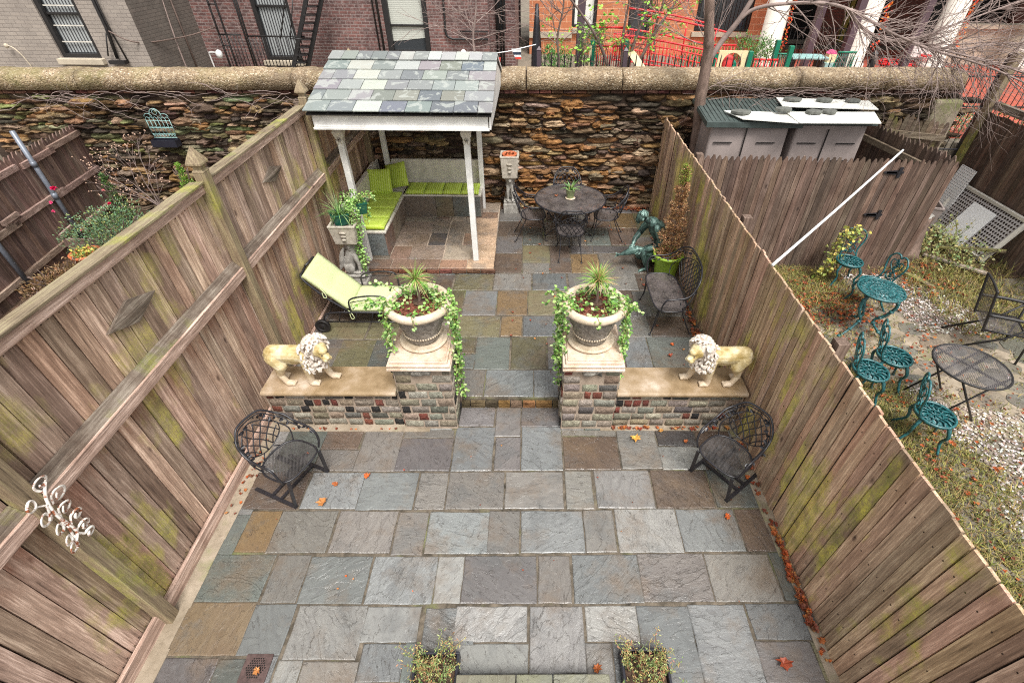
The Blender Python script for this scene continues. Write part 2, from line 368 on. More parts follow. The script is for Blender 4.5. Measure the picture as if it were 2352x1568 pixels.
# ---------------------------------------------------------------- mesh helpers
class MB:
    def __init__(s): s.v=[]; s.f=[]; s.c=[]; s.s=[]
    def add(s, vs, fs, col=None, sm=False):
        o=len(s.v); s.v += [tuple(x) for x in vs]
        if col is None: col=(1,1,1,.5)
        elif len(col)==3: col=(*col, rnd.random())
        for f in fs: s.f.append(tuple(i+o for i in f)); s.c.append(col); s.s.append(sm)
        return s
    def box(s, c, d, rot=None, col=None, taper=1., rz=0):
        M = rot or (Matrix.Rotation(rz,3,'Z') if rz else Matrix.Identity(3)); c=Vector(c)
        vs=[]
        for z in (-.5,.5):
            k = taper if z>0 else 1.
            for x,y in ((-.5,-.5),(.5,-.5),(.5,.5),(-.5,.5)): vs.append(c+M@Vector((x*d[0]*k,y*d[1]*k,z*d[2])))
        return s.add(vs, [(3,2,1,0),(4,5,6,7),(0,1,5,4),(1,2,6,5),(2,3,7,6),(3,0,4,7)], col)
    def beam(s, a, b, w, h, col=None, upv=(0,0,1)):
        a=Vector(a); b=Vector(b); d=(b-a); L=d.length; d.normalize(); u=Vector(upv)
        if abs(d.dot(u))>.99: u=Vector((0,1,0))
        x=d.cross(u).normalized(); y=x.cross(d).normalized()
        return s.box((a+b)/2, (w,L,h), Matrix((x,d,y)).transposed(), col)
    def tube(s, pts, r, n=6, closed=False, col=None, caps=True, flat=1.):
        pts=[Vector(p) for p in pts]; N=len(pts)
        if N<2: return s
        rr = r if isinstance(r,(list,tuple)) else [r]*N
        vs=[]; prev=None
        for i,p in enumerate(pts):
            if closed: t=pts[(i+1)%N]-pts[i-1]
            else: t=pts[min(i+1,N-1)]-pts[max(i-1,0)]
            if t.length<1e-9: t=Vector((0,0,1))
            t.normalize()
            if prev is None:
                a=Vector((0,0,1)) if abs(t.z)<.9 else Vector((1,0,0)); u=t.cross(a).normalized()
            else:
                u=prev-t*prev.dot(t)
                if u.length<1e-6: u=t.orthogonal()
                u.normalize()
            prev=u; w=t.cross(u)
            for k in range(n):
                an=2*PI*k/n; vs.append(p+u*(math.cos(an)*rr[i])+w*(math.sin(an)*rr[i]*flat))
        fs=[]
        for i in range(N if closed else N-1):
            j=(i+1)%N
            for k in range(n): fs.append((i*n+k, i*n+(k+1)%n, j*n+(k+1)%n, j*n+k))
        if caps and not closed: fs.append(tuple(range(n-1,-1,-1))); fs.append(tuple((N-1)*n+k for k in range(n)))
        return s.add(vs, fs, col, True)
    def lathe(s, prof, n=24, c=(0,0,0), col=None, sq=False, sm=True, ang=0, ripple=None):
        c=Vector(c); vs=[]; fs=[]
        for i,(r,z) in enumerate(prof):
            for k in range(n):
                a=2*PI*k/n+ang; q=r
                if ripple: q=r*(1+ripple(a,z))
                vs.append(c+Vector((q*math.cos(a), q*math.sin(a), z)))
        for i in range(len(prof)-1):
            for k in range(n): fs.append((i*n+k, i*n+(k+1)%n, (i+1)*n+(k+1)%n, (i+1)*n+k))
        if prof[0][0]>1e-4: fs.append(tuple(range(n-1,-1,-1)))
        if prof[-1][0]>1e-4: fs.append(tuple((len(prof)-1)*n+k for k in range(n)))
        return s.add(vs, fs, col, sm)
    def sq(s, prof, c, rz=0, col=None):  # square tower: (half width, z)
        p=[(r*math.sqrt(2), z) for r,z in prof]
        return s.lathe(p, 4, c, col, sm=False, ang=PI/4+rz)
    def prism(s, poly, z0, z1, col=None):
        n=len(poly); vs=[(x,y,z0) for x,y in poly]+[(x,y,z1) for x,y in poly]
        return s.add(vs, [tuple(range(n-1,-1,-1)), tuple(range(n,2*n))]+[(i,(i+1)%n,n+(i+1)%n,n+i) for i in range(n)], col)
    def extr(s, poly, axis, a0, a1, col=None):  # polygon in the plane across axis
        n=len(poly); f={'x':lambda p,a:(a,p[0],p[1]),'y':lambda p,a:(p[0],a,p[1]),'z':lambda p,a:(p[0],p[1],a)}[axis]
        vs=[f(p,a0) for p in poly]+[f(p,a1) for p in poly]
        return s.add(vs, [tuple(range(n-1,-1,-1)), tuple(range(n,2*n))]+[(i,(i+1)%n,n+(i+1)%n,n+i) for i in range(n)], col)
    def ell(s, c, r, n=10, m=7, rot=None, col=None):
        M=rot or Matrix.Identity(3); c=Vector(c); vs=[c+M@Vector((0,0,-r[2]))]
        for j in range(1,m):
            ph=-PI/2+PI*j/m
            for k in range(n): a=2*PI*k/n; vs.append(c+M@Vector((r[0]*math.cos(ph)*math.cos(a), r[1]*math.cos(ph)*math.sin(a), r[2]*math.sin(ph))))
        vs.append(c+M@Vector((0,0,r[2]))); e=len(vs)-1; fs=[(0,1+(k+1)%n,1+k) for k in range(n)]
        for j in range(m-2):
            for k in range(n): a=1+j*n; fs.append((a+k,a+(k+1)%n,a+n+(k+1)%n,a+n+k))
        a=1+(m-2)*n; fs += [(a+k,a+(k+1)%n,e) for k in range(n)]
        return s.add(vs, fs, col, True)
    def quad(s, a,b,c,d, col=None): return s.add([a,b,c,d],[(0,1,2,3)],col)
    def disc(s, c, r, n=20, col=None, ry=None):
        c=Vector(c); return s.add([c+Vector((r*math.cos(2*PI*k/n),(ry or r)*math.sin(2*PI*k/n),0)) for k in range(n)], [tuple(range(n))], col)
    def leaf(s, p, d, L, w, col, nrm=None, fold=.15):
        p=Vector(p); d=Vector(d).normalized(); u=Vector(nrm) if nrm is not None else Vector((rnd.uniform(-1,1),rnd.uniform(-1,1),rnd.uniform(.2,1)))
        x=d.cross(u)
        if x.length<1e-4: x=d.orthogonal()
        x.normalize(); y=x.cross(d)
        vs=[p, p+d*L*.35+x*w*.5+y*w*fold, p+d*L*.75+x*w*.38+y*w*fold, p+d*L, p+d*L*.75-x*w*.38+y*w*fold, p+d*L*.35-x*w*.5+y*w*fold]
        return s.add(vs, [(0,1,2,3),(0,3,4,5)], col)
    def blade(s, p, d, L, w, col, droop=.5, n=4):
        p=Vector(p); d=Vector(d).normalized(); x=d.cross(Vector((0,0,1)))
        if x.length<.05: x=Vector((rnd.uniform(-1,1),rnd.uniform(-1,1),0))
        x.normalize(); vs=[]; q=p.copy(); dd=d.copy()
        for i in range(n+1):
            k=1-i/n; ww=w*(.55+.45*math.sin(PI*min(1,(1-k)*1.2+.2)))*(k**.6 if k>0 else 0)
            vs += [q-x*ww/2, q+x*ww/2]; q=q+dd*(L/n); dd=(dd+Vector((0,0,-droop/n*1.6))).normalized()
        return s.add(vs, [(2*i,2*i+1,2*i+3,2*i+2) for i in range(n)], col)
    def build(s, name, mat, parent=None, loc=None, bevel=0, seg=2, sub=0):
        me=bpy.data.meshes.new(name)
        pw=parent.get('_w') if parent is not None else None
        L=Vector(loc) if loc is not None else Vector(pw or (0,0,0))
        vs=[(x-L.x,y-L.y,z-L.z) for x,y,z in s.v] if L.length>0 else s.v
        me.from_pydata(vs, [], s.f)
        ca=me.color_attributes.new('col','FLOAT_COLOR','CORNER'); buf=[]
        for f,c in zip(s.f,s.c):
            buf += list(c)*len(f)
        ca.data.foreach_set('color', buf)
        me.polygons.foreach_set('use_smooth', s.s); me.update()
        me.materials.append(MT[mat] if isinstance(mat,str) else mat)
        o=bpy.data.objects.new(name, me); COL.objects.link(o)
        if parent is not None:
            o.parent=parent
            o.location=L-Vector(pw or (0,0,0))
            if pw: o['_w']=tuple(L)
        else: o.location=L
        if bevel:
            b=o.modifiers.new('bevel','BEVEL'); b.width=bevel; b.segments=seg; b.limit_method='ANGLE'; b.angle_limit=R(35)
        if sub:
            b=o.modifiers.new('sub','SUBSURF'); b.levels=sub; b.render_levels=sub
        return o
def tag(o, label, cat, group=None, kind=None):
    o['label']=label
    if kind: o['kind']=kind
    else: o['category']=cat
    if group: o['group']=group
    return o
def struct(o): o['kind']='structure'; return o
def T(name, label, cat, loc=(0,0,0), rz=0, group=None, world=False):
    o=bpy.data.objects.new(name, None); o.empty_display_size=.1; COL.objects.link(o); o.location=loc; o.rotation_euler=(0,0,rz)
    if world: o['_w']=tuple(loc)     # children given in world coordinates
    return tag(o,label,cat,group)
def dup(root, loc=None, rz=None, label=None, scale=None):
    def cp(o, par):
        c=o.copy(); COL.objects.link(c)
        if par is not None: c.parent=par
        for ch in kids.get(o.name, []): cp(ch, c)
        return c
    kids={}
    for o in list(bpy.data.objects):
        if o.parent: kids.setdefault(o.parent.name, []).append(o)
    r=cp(root, None)
    if loc is not None: r.location=loc
    if rz is not None: r.rotation_euler=(0,0,rz)
    if label: r['label']=label
    if scale is not None: r.scale=scale if hasattr(scale,'__len__') else (scale,)*3
    return r
def spline(P, n=6, closed=False):
    P=[Vector(p) for p in P]; N=len(P); out=[]
    for i in range(N if closed else N-1):
        g=lambda k: P[k%N] if closed else P[max(0,min(N-1,k))]
        a,b,c,d=g(i-1),g(i),g(i+1),g(i+2)
        for k in range(n):
            t=k/n; out.append(.5*((2*b)+(c-a)*t+(2*a-5*b+4*c-d)*t*t+(3*b-a-3*c+d)*t**3))
    if not closed: out.append(P[-1])
    return out
def organic(mb, name, mat, parent, vox=.01, it=4, loc=None):
    """one continuous body: overlapping volumes fused by a voxel remesh and smoothed"""
    o=mb.build(name, mat, parent, loc)
    r=o.modifiers.new('fuse','REMESH'); r.mode='VOXEL'; r.voxel_size=vox; r.use_smooth_shade=True
    s=o.modifiers.new('soften','SMOOTH'); s.iterations=it; s.factor=.5
    dg=bpy.context.evaluated_depsgraph_get(); dg.update()
    me=bpy.data.meshes.new_from_object(o.evaluated_get(dg)); o.modifiers.clear(); o.data=me
    if not me.materials: me.materials.append(MT[mat])
    me.polygons.foreach_set('use_smooth',[True]*len(me.polygons))
    return o
def U(a,b): return rnd.uniform(a,b)
def vary(c, a=.12):
    k=1+U(-a,a); return tuple(max(0,x*k*(1+U(-a*.4,a*.4))) for x in c)
LP=[(-2.74,-2.28,3.0,3.58,'G'),(-2.34,-1.89,3.28,3.57,'b'),(-2.3,-1.86,3.0,3.27,'t'),(-1.91,-1.43,3.0,3.56,'t'),(-1.44,-0.87,3.44,3.55,'t'),(-1.45,-0.86,3.0,3.43,'p'),(-0.85,-0.41,3.0,3.59,'g'),(-2.92,-2.3,2.56,2.98,'b'),(-2.28,-1.73,2.56,2.98,'g'),(-1.73,-1.17,2.55,2.98,'g'),(-1.15,-0.86,2.55,2.98,'t'),(-0.85,-0.27,2.56,2.99,'t'),(-2.72,-2.42,2.13,2.54,'r'),(-2.43,-1.88,2.12,2.54,'t'),(-1.86,-1.29,2.12,2.54,'t'),(-1.28,-0.99,2.1,2.53,'t'),(-0.98,-0.4,2.11,2.53,'g'),(-2.86,-2.31,1.7,2.11,'G'),(-2.29,-1.99,1.69,2.1,'t'),(-1.98,-1.43,1.68,2.09,'g'),(-1.41,-0.84,1.68,2.09,'g'),(-0.83,-0.54,1.68,2.09,'l'),(-2.88,-2.31,1.3,1.7,'T'),(-2.31,-1.97,1.3,1.68,'g'),(-1.94,-1.36,1.27,1.67,'l'),(-1.37,-0.91,1.39,1.66,'l'),(-0.87,-0.45,1.11,1.65,'g'),(-2.85,-2.43,0.97,1.29,'p'),(-2.42,-2.19,0.97,1.28,'G'),(-1.96,-1.77,0.97,1.27,'l'),(-1.76,-1.32,0.97,1.26,'t'),(-1.34,-0.99,1.12,1.38,'g'),(-0.41,-0.12,3.46,3.91,'p'),(-0.39,-0.11,3.01,3.45,'p'),(-0.1,0.35,3.01,3.6,'g'),(0.35,0.97,3.47,3.55,'t'),(0.36,0.97,3.02,3.46,'b'),(0.98,1.42,3.03,3.61,'t'),(1.43,1.89,3.33,3.62,'d'),(1.41,1.9,3.02,3.32,'l'),(1.85,2.27,3.03,3.6,'b'),(-0.26,0.34,2.56,2.99,'t'),(0.36,0.64,2.56,3.0,'t'),(0.67,1.25,2.57,3.01,'l'),(1.27,1.85,2.57,3.01,'b'),(1.87,2.34,2.58,3.02,'G'),(-0.4,-0.1,2.11,2.54,'t'),(-0.09,0.51,2.12,2.54,'g'),(0.52,0.81,2.12,2.55,'t'),(0.83,1.43,2.12,2.56,'l'),(1.44,2.01,2.13,2.56,'g'),(2.02,2.35,2.13,2.56,'b'),(-0.65,0.06,1.68,2.09,'p'),(0.07,0.36,1.68,2.09,'P'),(0.38,0.98,1.68,2.1,'g'),(0.98,1.59,1.69,2.11,'P'),(1.6,2.19,1.69,2.11,'t'),(2.2,2.36,1.7,2.12,'G'),(-0.62,-0.02,1.39,1.66,'l'),(-0.6,-0.01,1.17,1.38,'l'),(-0.0,0.45,1.17,1.66,'l'),(0.46,0.91,1.39,1.66,'l'),(0.88,1.34,0.97,1.66,'g'),(1.34,1.83,0.97,1.67,'g'),(1.84,2.3,1.4,1.68,'g'),(1.81,2.28,1.1,1.39,'p'),(2.29,2.42,1.4,1.68,'p'),(2.26,2.39,1.1,1.39,'o'),(0.44,0.66,0.96,1.38,'t'),(-0.84,-0.43,3.61,3.92,'p'),(-0.11,0.34,3.6,3.91,'p')]
UP=[(-0.88,-0.57,3.95,4.41,'t'),(-0.56,0.03,3.95,4.41,'g'),(0.04,0.38,3.95,4.41,'g'),(-1.0,-0.75,4.72,5.04,'o'),(-0.99,-0.73,4.43,4.71,'G'),(-0.73,-0.28,4.42,5.05,'G'),(-0.26,0.2,4.43,5.06,'o'),(0.22,0.48,4.74,5.07,'t'),(0.22,0.46,4.43,4.73,'g'),(-2.54,-2.08,4.44,4.98,'o'),(-2.09,-1.69,4.44,4.98,'G'),(1.23,1.57,4.42,5.07,'g'),(1.58,2.23,4.42,5.07,'G'),(-1.1,-0.44,5.06,5.52,'o'),(-0.42,-0.13,5.08,5.53,'r'),(-0.11,0.43,5.08,5.54,'g'),(-2.87,-2.27,5.0,5.41,'o'),(-2.25,-1.82,5.0,5.43,'o'),(1.1,1.67,5.07,5.54,'t'),(1.68,2.31,5.08,5.52,'b'),(-1.01,-0.52,5.55,6.17,'g'),(-0.51,-0.06,5.56,6.17,'r'),(-0.05,0.45,5.56,6.18,'o'),(-1.4,-1.02,5.55,6.16,'o'),(0.47,0.97,5.56,6.17,'t'),(1.55,2.24,5.55,6.18,'t'),(-1.21,-0.6,6.18,6.64,'o'),(-0.59,0.0,6.2,6.66,'t'),(0.02,0.56,6.2,6.67,'g'),(-2.26,-1.24,6.18,6.62,'b'),(0.59,1.08,6.21,6.68,'t'),(1.09,1.68,6.21,6.69,'t'),(1.69,2.38,6.21,6.69,'b'),(-0.6,-0.16,6.69,7.29,'b'),(-0.15,0.32,7.01,7.58,'o'),(-0.14,0.3,6.69,6.99,'t'),(0.32,0.66,6.7,7.58,'b'),(0.67,1.14,6.7,7.3,'r'),(1.15,1.77,6.71,7.31,'t'),(1.78,2.43,6.71,7.32,'b'),(-0.62,-0.16,7.32,7.91,'p'),(-0.15,0.21,7.6,8.24,'G'),(0.23,0.7,7.61,7.92,'t'),(0.69,1.07,7.33,7.59,'p'),(0.98,1.42,7.61,8.25,'G'),(1.08,1.84,7.34,7.59,'p'),(1.43,1.92,7.62,8.26,'b'),(1.89,2.48,7.35,7.94,'t'),(-0.61,-0.17,7.93,8.5,'b'),(-0.16,0.25,8.27,8.94,'b'),(0.26,0.72,7.95,8.52,'t'),(0.73,0.98,7.61,8.52,'t'),(1.04,1.5,8.28,8.96,'b'),(1.51,2.0,8.28,8.91,'r'),(1.99,2.39,7.97,8.91,'o'),(-0.62,-0.18,8.53,9.02,'t'),(0.28,0.77,8.55,9.36,'b'),(0.79,1.06,8.55,9.36,'t')]
PP=[(-2.81,-2.28,6.67,6.94,'b'),(-2.27,-1.5,6.66,6.95,'b'),(-1.49,-1.06,6.68,6.94,'r'),(-1.05,-0.61,6.68,6.96,'R'),(-2.35,-2.04,6.95,7.38,'b'),(-2.03,-1.48,6.96,7.4,'p'),(-1.46,-0.99,6.97,7.42,'t'),(-0.97,-0.61,6.97,7.43,'R'),(-2.4,-1.81,7.41,7.83,'p'),(-1.79,-1.5,7.43,7.85,'d'),(-1.48,-1.21,7.43,7.85,'P'),(-1.19,-1.03,7.43,7.85,'r'),(-1.01,-0.62,7.45,7.85,'R'),(-2.41,-1.81,7.85,8.29,'p'),(-1.8,-1.5,7.87,8.38,'p'),(-1.48,-1.07,7.87,8.32,'P'),(-1.06,-0.63,7.87,8.45,'R'),(-2.38,-1.81,8.32,8.48,'t'),(-1.8,-1.55,8.41,8.51,'b'),(-1.52,-1.23,8.35,8.49,'P'),(-1.23,-0.64,8.48,8.73,'r')]
# ---------------------------------------------------------------- the setting: ground, paving
HUE={'T':(.26,.19,.12),'g':(.225,.235,.235),'l':(.30,.297,.285),'t':(.24,.225,.205),'b':(.16,.115,.09),'r':(.25,.17,.09),'R':(.46,.32,.22),'o':(.2,.18,.105),'p':(.185,.17,.167),'P':(.25,.225,.21),'d':(.08,.072,.07),'G':(.155,.17,.155)}
def snap(L):
    L=[list(a) for a in L]
    for i,a in enumerate(L):
        for b in L[i+1:]:
            ox=min(a[1],b[1])-max(a[0],b[0]); oy=min(a[3],b[3])-max(a[2],b[2])
            if ox>0 and oy>0:
                if ox<oy and ox<.14:
                    m_=(max(a[0],b[0])+min(a[1],b[1]))/2
                    if a[0]<b[0]: a[1]=m_; b[0]=m_
                    else: a[0]=m_; b[1]=m_
                elif oy<.14:
                    m_=(max(a[2],b[2])+min(a[3],b[3]))/2
                    if a[2]<b[2]: a[3]=m_; b[2]=m_
                    else: a[2]=m_; b[3]=m_
    return [tuple(a) for a in L]
LP,UP,PP=snap(LP),snap(UP),snap(PP)
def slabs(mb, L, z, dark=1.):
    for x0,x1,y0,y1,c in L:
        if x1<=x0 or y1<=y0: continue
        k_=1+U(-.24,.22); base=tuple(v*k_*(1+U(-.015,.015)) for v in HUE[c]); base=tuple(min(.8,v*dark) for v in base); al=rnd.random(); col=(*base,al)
        g=.0016; j=lambda: U(-.003,.003)
        P=[(x0+g+j(),y0+g+j()),(x1-g+j(),y0+g+j()),(x1-g+j(),y1-g+j()),(x0+g+j(),y1-g+j())]
        # wavy outline
        out=[]
        for k in range(4):
            a,b=P[k],P[(k+1)%4]; n=max(2,int(math.dist(a,b)/.09)); nx,ny=(b[1]-a[1]),(a[0]-b[0]); l=math.hypot(nx,ny) or 1
            for i in range(n):
                t=i/n; w=0 if i==0 else U(-.0045,.0045); out.append((a[0]+(b[0]-a[0])*t+nx/l*w, a[1]+(b[1]-a[1])*t+ny/l*w))
        cx=(x0+x1)/2; cy=(y0+y1)/2; n=len(out); dz=U(-.002,.003)
        ins=[(cx+(x-cx)*(1-.008/max(.1,abs(x1-x0)/2)), cy+(y-cy)*(1-.008/max(.1,abs(y1-y0)/2))) for x,y in out]
        vs=[(x,y,z-.03) for x,y in out]+[(x,y,z-.005+dz) for x,y in out]+[(x,y,z+dz) for x,y in ins]
        fs=[tuple(range(2*n,3*n))]+[(i,(i+1)%n,n+(i+1)%n,n+i) for i in range(n)]+[(n+i,n+(i+1)%n,2*n+(i+1)%n,2*n+i) for i in range(n)]
        mb.add(vs,fs,col)
def fill(x0,x1,y0,y1,cols,avoid):
    out=[]; y=y0
    while y<y1-.05:
        h=rnd.choice([.42,.48,.55]); yt=min(y1,y+h)
        if y1-yt<.2: yt=y1
        x=x0
        while x<x1-.05:
            w=rnd.choice([.3,.46,.6]); xt=min(x1,x+w)
            if x1-xt<.15: xt=x1
            segs=[(x,xt)]
            out.append((x,xt,y,yt,rnd.choice(cols))); x=xt
        y=yt
    return out
def clear_of(L, A):
    out=[]
    for x0,x1,y0,y1,c in L:
        R_=[(x0,x1,y0,y1)]
        for b in A:
            n=[]
            for (a0,a1,c0,c1) in R_:
                if a1<=b[0]+.02 or a0>=b[1]-.02 or c1<=b[2]+.02 or c0>=b[3]-.02: n.append((a0,a1,c0,c1)); continue
                if b[0]>a0: n.append((a0,b[0],c0,c1))
                if b[1]<a1: n.append((b[1],a1,c0,c1))
                l,r=max(a0,b[0]),min(a1,b[1])
                if b[2]>c0: n.append((l,r,c0,b[2]))
                if b[3]<c1: n.append((l,r,b[3],c1))
            R_=n
        out += [(*q,c) for q in R_ if q[1]-q[0]>.05 and q[3]-q[2]>.05]
    return out
mb=MB(); mb.box((0,0,-.6),(400,400,1)); struct(mb.build('ground','ground',loc=(0,0,-.6)))
# lower patio
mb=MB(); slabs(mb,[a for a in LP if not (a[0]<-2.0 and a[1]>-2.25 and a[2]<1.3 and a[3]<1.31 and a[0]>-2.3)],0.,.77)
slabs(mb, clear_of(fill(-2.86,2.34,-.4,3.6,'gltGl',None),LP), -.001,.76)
struct(mb.build('patio_paving','paver'))
mb=MB(); mb.box((-.3,1.7,-.06),(5.6,4.6,.1)); struct(mb.build('patio_joints','grout'))
mb=MB()
for k in range(14): mb.box((-2.93+U(-.01,.01),-.3+k*.3,-.035),(.16,.3,.075+U(0,.006)))
for k in range(16): mb.box((2.345+U(-.012,.012)+.004*max(0,10-k),-.3+k*.28,-.034),(.11+U(0,.03),.28,.07+U(0,.008)))
mb.box((-2.1,3.6,-.02),(1.9,.16,.06)); mb.box((1.6,3.6,-.02),(1.6,.12,.055))
struct(mb.build('cement_margin','cement'))
# upper terrace
mb=MB(); mb.box((-.3,6.56,.04),(5.5,5.26,.16)); mb.build('terrace_joints','grout')['kind']='structure'
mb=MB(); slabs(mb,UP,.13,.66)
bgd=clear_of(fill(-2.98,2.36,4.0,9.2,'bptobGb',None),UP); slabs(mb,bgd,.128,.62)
struct(mb.build('terrace_paving','paver'))
mb=MB()
x=-.86
while x<.4:
    w=U(.12,.24); mb.box((x+w/2,3.915,.045),(w-.012,.06,.088),col=vary(rnd.choice([(.2,.11,.05),(.17,.12,.08),(.26,.15,.07),(.09,.07,.05)]),.25)); x+=w
struct(mb.build('step_riser','rubble'))
# gazebo platform
mb=MB(); mb.box((-1.8,7.95,.155),(2.36,2.52,.1)); struct(mb.build('platform_core','mortar'))
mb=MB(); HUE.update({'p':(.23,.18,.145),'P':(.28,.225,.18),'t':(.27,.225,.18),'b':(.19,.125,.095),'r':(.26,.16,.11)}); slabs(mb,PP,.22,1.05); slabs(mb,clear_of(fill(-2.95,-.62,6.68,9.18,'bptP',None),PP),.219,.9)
struct(mb.build('platform_paving','paver'))
mb=MB(); x=-2.9
while x<-.65:
    w=U(.15,.3); mb.box((min(x+w/2,-.68),6.672,.163),(w-.014,.05,.055),col=vary((.2,.1,.07),.3)); x+=w
struct(mb.build('platform_riser','rubble'))
# ---------------------------------------------------------------- rubble wall at the back
wall=T('stone_wall','long tawny rubble stone wall with rounded pebble coping behind the yards','wall',(0,9.3,0),world=True)
mb=MB(); mb.box((-1.2,9.38,1.08),(17.6,.3,2.35)); mb.build('core','rubblebed',wall)
def topz(x): return 2.26+.0095*x
PAL=[(.25,.165,.1),(.33,.2,.1),(.2,.15,.11),(.28,.22,.165),(.12,.09,.07),(.36,.25,.15),(.22,.18,.14),(.42,.32,.22),(.17,.12,.08),(.08,.065,.055)]
mb=MB(); z=.0
while z<2.2:
    h=rnd.choice([.04,.055,.07,.085,.11])*U(.85,1.15); x=-9.6-U(0,.3)
    while x<7.55:
        w=h*U(2.6,7.5); w=max(.12,min(w,.6)); hh=h*U(.85,1.35)
        xc=x+w/2; zc=z+h/2+U(-.02,.02)+.05*noise.noise(Vector((xc_:=x*.9,z*1.3,1)))
        if zc+hh/2>topz(xc)-.02: hh=max(.02,(topz(xc)-.02-zc)*1.6)
        base=rnd.choice(PAL); q=noise.noise(Vector((xc*.45,zc*.9,3)))
        if -1.<xc<1.6 and q>-.05 and rnd.random()<.4: base=(.3,.17,.08)
        if noise.noise(Vector((xc*.6,zc*.8,8)))>.22: base=tuple(v*.4 for v in base)
        if xc<-3.4 and zc>1.1 and rnd.random()<.2: base=rnd.choice([(.22,.24,.11),(.26,.28,.18),(.18,.17,.09)])
        base=vary(base,.22); n=6; mz=4; dep=U(.04,.12); an=U(-.06,.06); vs=[]; sd=U(0,99); kx=U(-.2,.2); ky=U(.1,.6)
        for j in range(mz+1):
            for i in range(n+1):
                a=i/n*2-1; b=j/mz*2-1
                prof=(1-abs(a)**7)**.5*(1-abs(b)**4)**.6 if abs(a)<1 and abs(b)<1 else 0
                rx=a*w/2*(1-.1*abs(b)**3+kx*b); rz_=b*hh/2*(1-ky*abs(a)**3+.25*kx*a)
                nn=noise.noise(Vector((a*2.+sd,b*2.+sd,sd))); n2=noise.noise(Vector((xc*3+a*1.,b*4+sd,sd+9)))
                vs.append((xc+rx+nn*.02, 9.235-dep*prof*(1+.7*nn)-n2*.02, zc+rz_+rx*an+nn*.016))
        fs=[(j*(n+1)+i,j*(n+1)+i+1,(j+1)*(n+1)+i+1,(j+1)*(n+1)+i) for j in range(mz) for i in range(n)]
        mb.add(vs,fs,base, rnd.random()<.35); x+=w*U(.92,1.02)
    z+=h*.96
for k in range(330):
    h=U(.09,.2); w=min(.62,h*U(1.5,3.2)); xc=U(-9.4,7.4); zc=U(.05,topz(xc)-.14); base=vary(rnd.choice(PAL),.25)
    if -1.<xc<1.9 and rnd.random()<.3: base=(.32,.17,.07)
    if xc<-3.4 and zc>1.1 and rnd.random()<.15: base=(.2,.19,.1)
    n,mz=7,5; sd=U(0,99); dep=U(.07,.15); vs=[]; kx=U(-.3,.3); sh_=U(.2,.6)
    for j in range(mz+1):
        for i in range(n+1):
            a=i/n*2-1; b_=j/mz*2-1; pr=(1-abs(a)**6)**.6*(1-abs(b_)**5)**.6
            nn=noise.noise(Vector((a*1.5+sd,b_*1.5,sd))); n2=noise.noise(Vector((a*4+sd,b_*6,sd+5)))
            vs.append((xc+a*w/2*(1-.22*b_*b_+kx*b_*.5)+nn*.03,9.235-dep*pr*(1+.8*nn+.25*n2),zc+b_*h/2*(1-sh_*abs(a)**3)+nn*.03))
    mb.add(vs,[(j*(n+1)+i,j*(n+1)+i+1,(j+1)*(n+1)+i+1,(j+1)*(n+1)+i) for j in range(mz) for i in range(n)],base,rnd.random()<.3)
mb.build('face_stones','rubble',wall)
# brick course under the coping
mb=MB(); x=-9.5
while x<7.4: mb.box((x+.1,9.19+U(-.01,.01),topz(x)-.0),(.19,.14,.055),col=vary((.09,.045,.035),.4)); x+=.205
mb.build('brick_course','rubble',wall)
cuts=[-9.6,-7.75,-6.3,-4.1,-2.45,-.86,-.1,1.55,3.0,4.6,6.1,7.55]
for a,b in zip(cuts,cuts[1:]):
    mb=MB(); n=max(4,int((b-a)/.06)); K=16; vs=[]
    for i in range(n+1):
        xx=a+.011+(b-a-.022)*i/n; zz=topz(xx)+.03
        endk=1.
        if b>7.5 and i>=n-2: endk=[.985,.9,.6][i-(n-2)]
        for k in range(K):
            t=PI*k/(K-1); nn=noise.noise(Vector((xx*2.2,k*.6,5)))*.022+noise.noise(Vector((xx*9,k*1.6,5)))*.012
            yy=-math.copysign(abs(math.cos(t))**.85,math.cos(t))*.26; hz=(max(0,math.sin(t))**.36)*.285
            vs.append((xx,9.36+(yy+nn)*endk,zz+(hz+nn)*endk if k not in (0,K-1) else zz))
    fs=[(i*K+k,(i+1)*K+k,(i+1)*K+k+1,i*K+k+1) for i in range(n) for k in range(K-1)]+[(i*K+K-1,(i+1)*K+K-1,(i+1)*K,i*K) for i in range(n)]
    fs += [tuple(range(K)), tuple(n*K+k for k in range(K-1,-1,-1))]
    mb.add(vs,fs,(1,1,1),True); mb.build('coping_block','coping',wall)
mb=MB(); mb.beam((-9.6,9.36,topz(-9.6)+.13),(7.4,9.36,topz(7.4)+.13),.40,.24); mb.build('coping_core','rubblebed',wall)
mb=MB(); mb.box((7.35,9.3,1.1),(.5,.44,2.2)); mb.build('end_pillar','cement',wall,bevel=.05)
def creeper(x0,x1,zf,n,name,label,yy=8.97,mat='twig',amp=.12,seed=1):
    r=random.Random(seed); mb=MB()
    for k in range(n):
        x=r.uniform(x0,x1); z=zf(x)+r.uniform(-.03,.08); P=[(x,yy+r.uniform(-.02,.03),z)]; an=r.uniform(-.5,.5)+(PI if r.random()<.5 else 0)
        for i in range(r.randint(4,9)):
            x+=math.cos(an)*r.uniform(.08,.18); z+=math.sin(an)*.08-r.uniform(0,.035); an+=r.uniform(-.5,.5)
            zz=min(z,zf(x)+.2); P.append((x,yy-r.uniform(0,.08),zz))
        mb.tube(spline(P,3),r.uniform(.0025,.005),4)
    return tag(mb.build(name,mat,loc=((x0+x1)/2,yy,2.2)),label,'vine')
creeper(-9,-3.2,lambda x:topz(x)-.03,46,'bare_vine','tangle of bare brown vine stems under the left end of the wall coping',seed=3)
creeper(2.9,7.2,lambda x:topz(x)+.02,40,'bare_vine','thin bare vine stems trailing under the wall coping above the resin shed',seed=5)
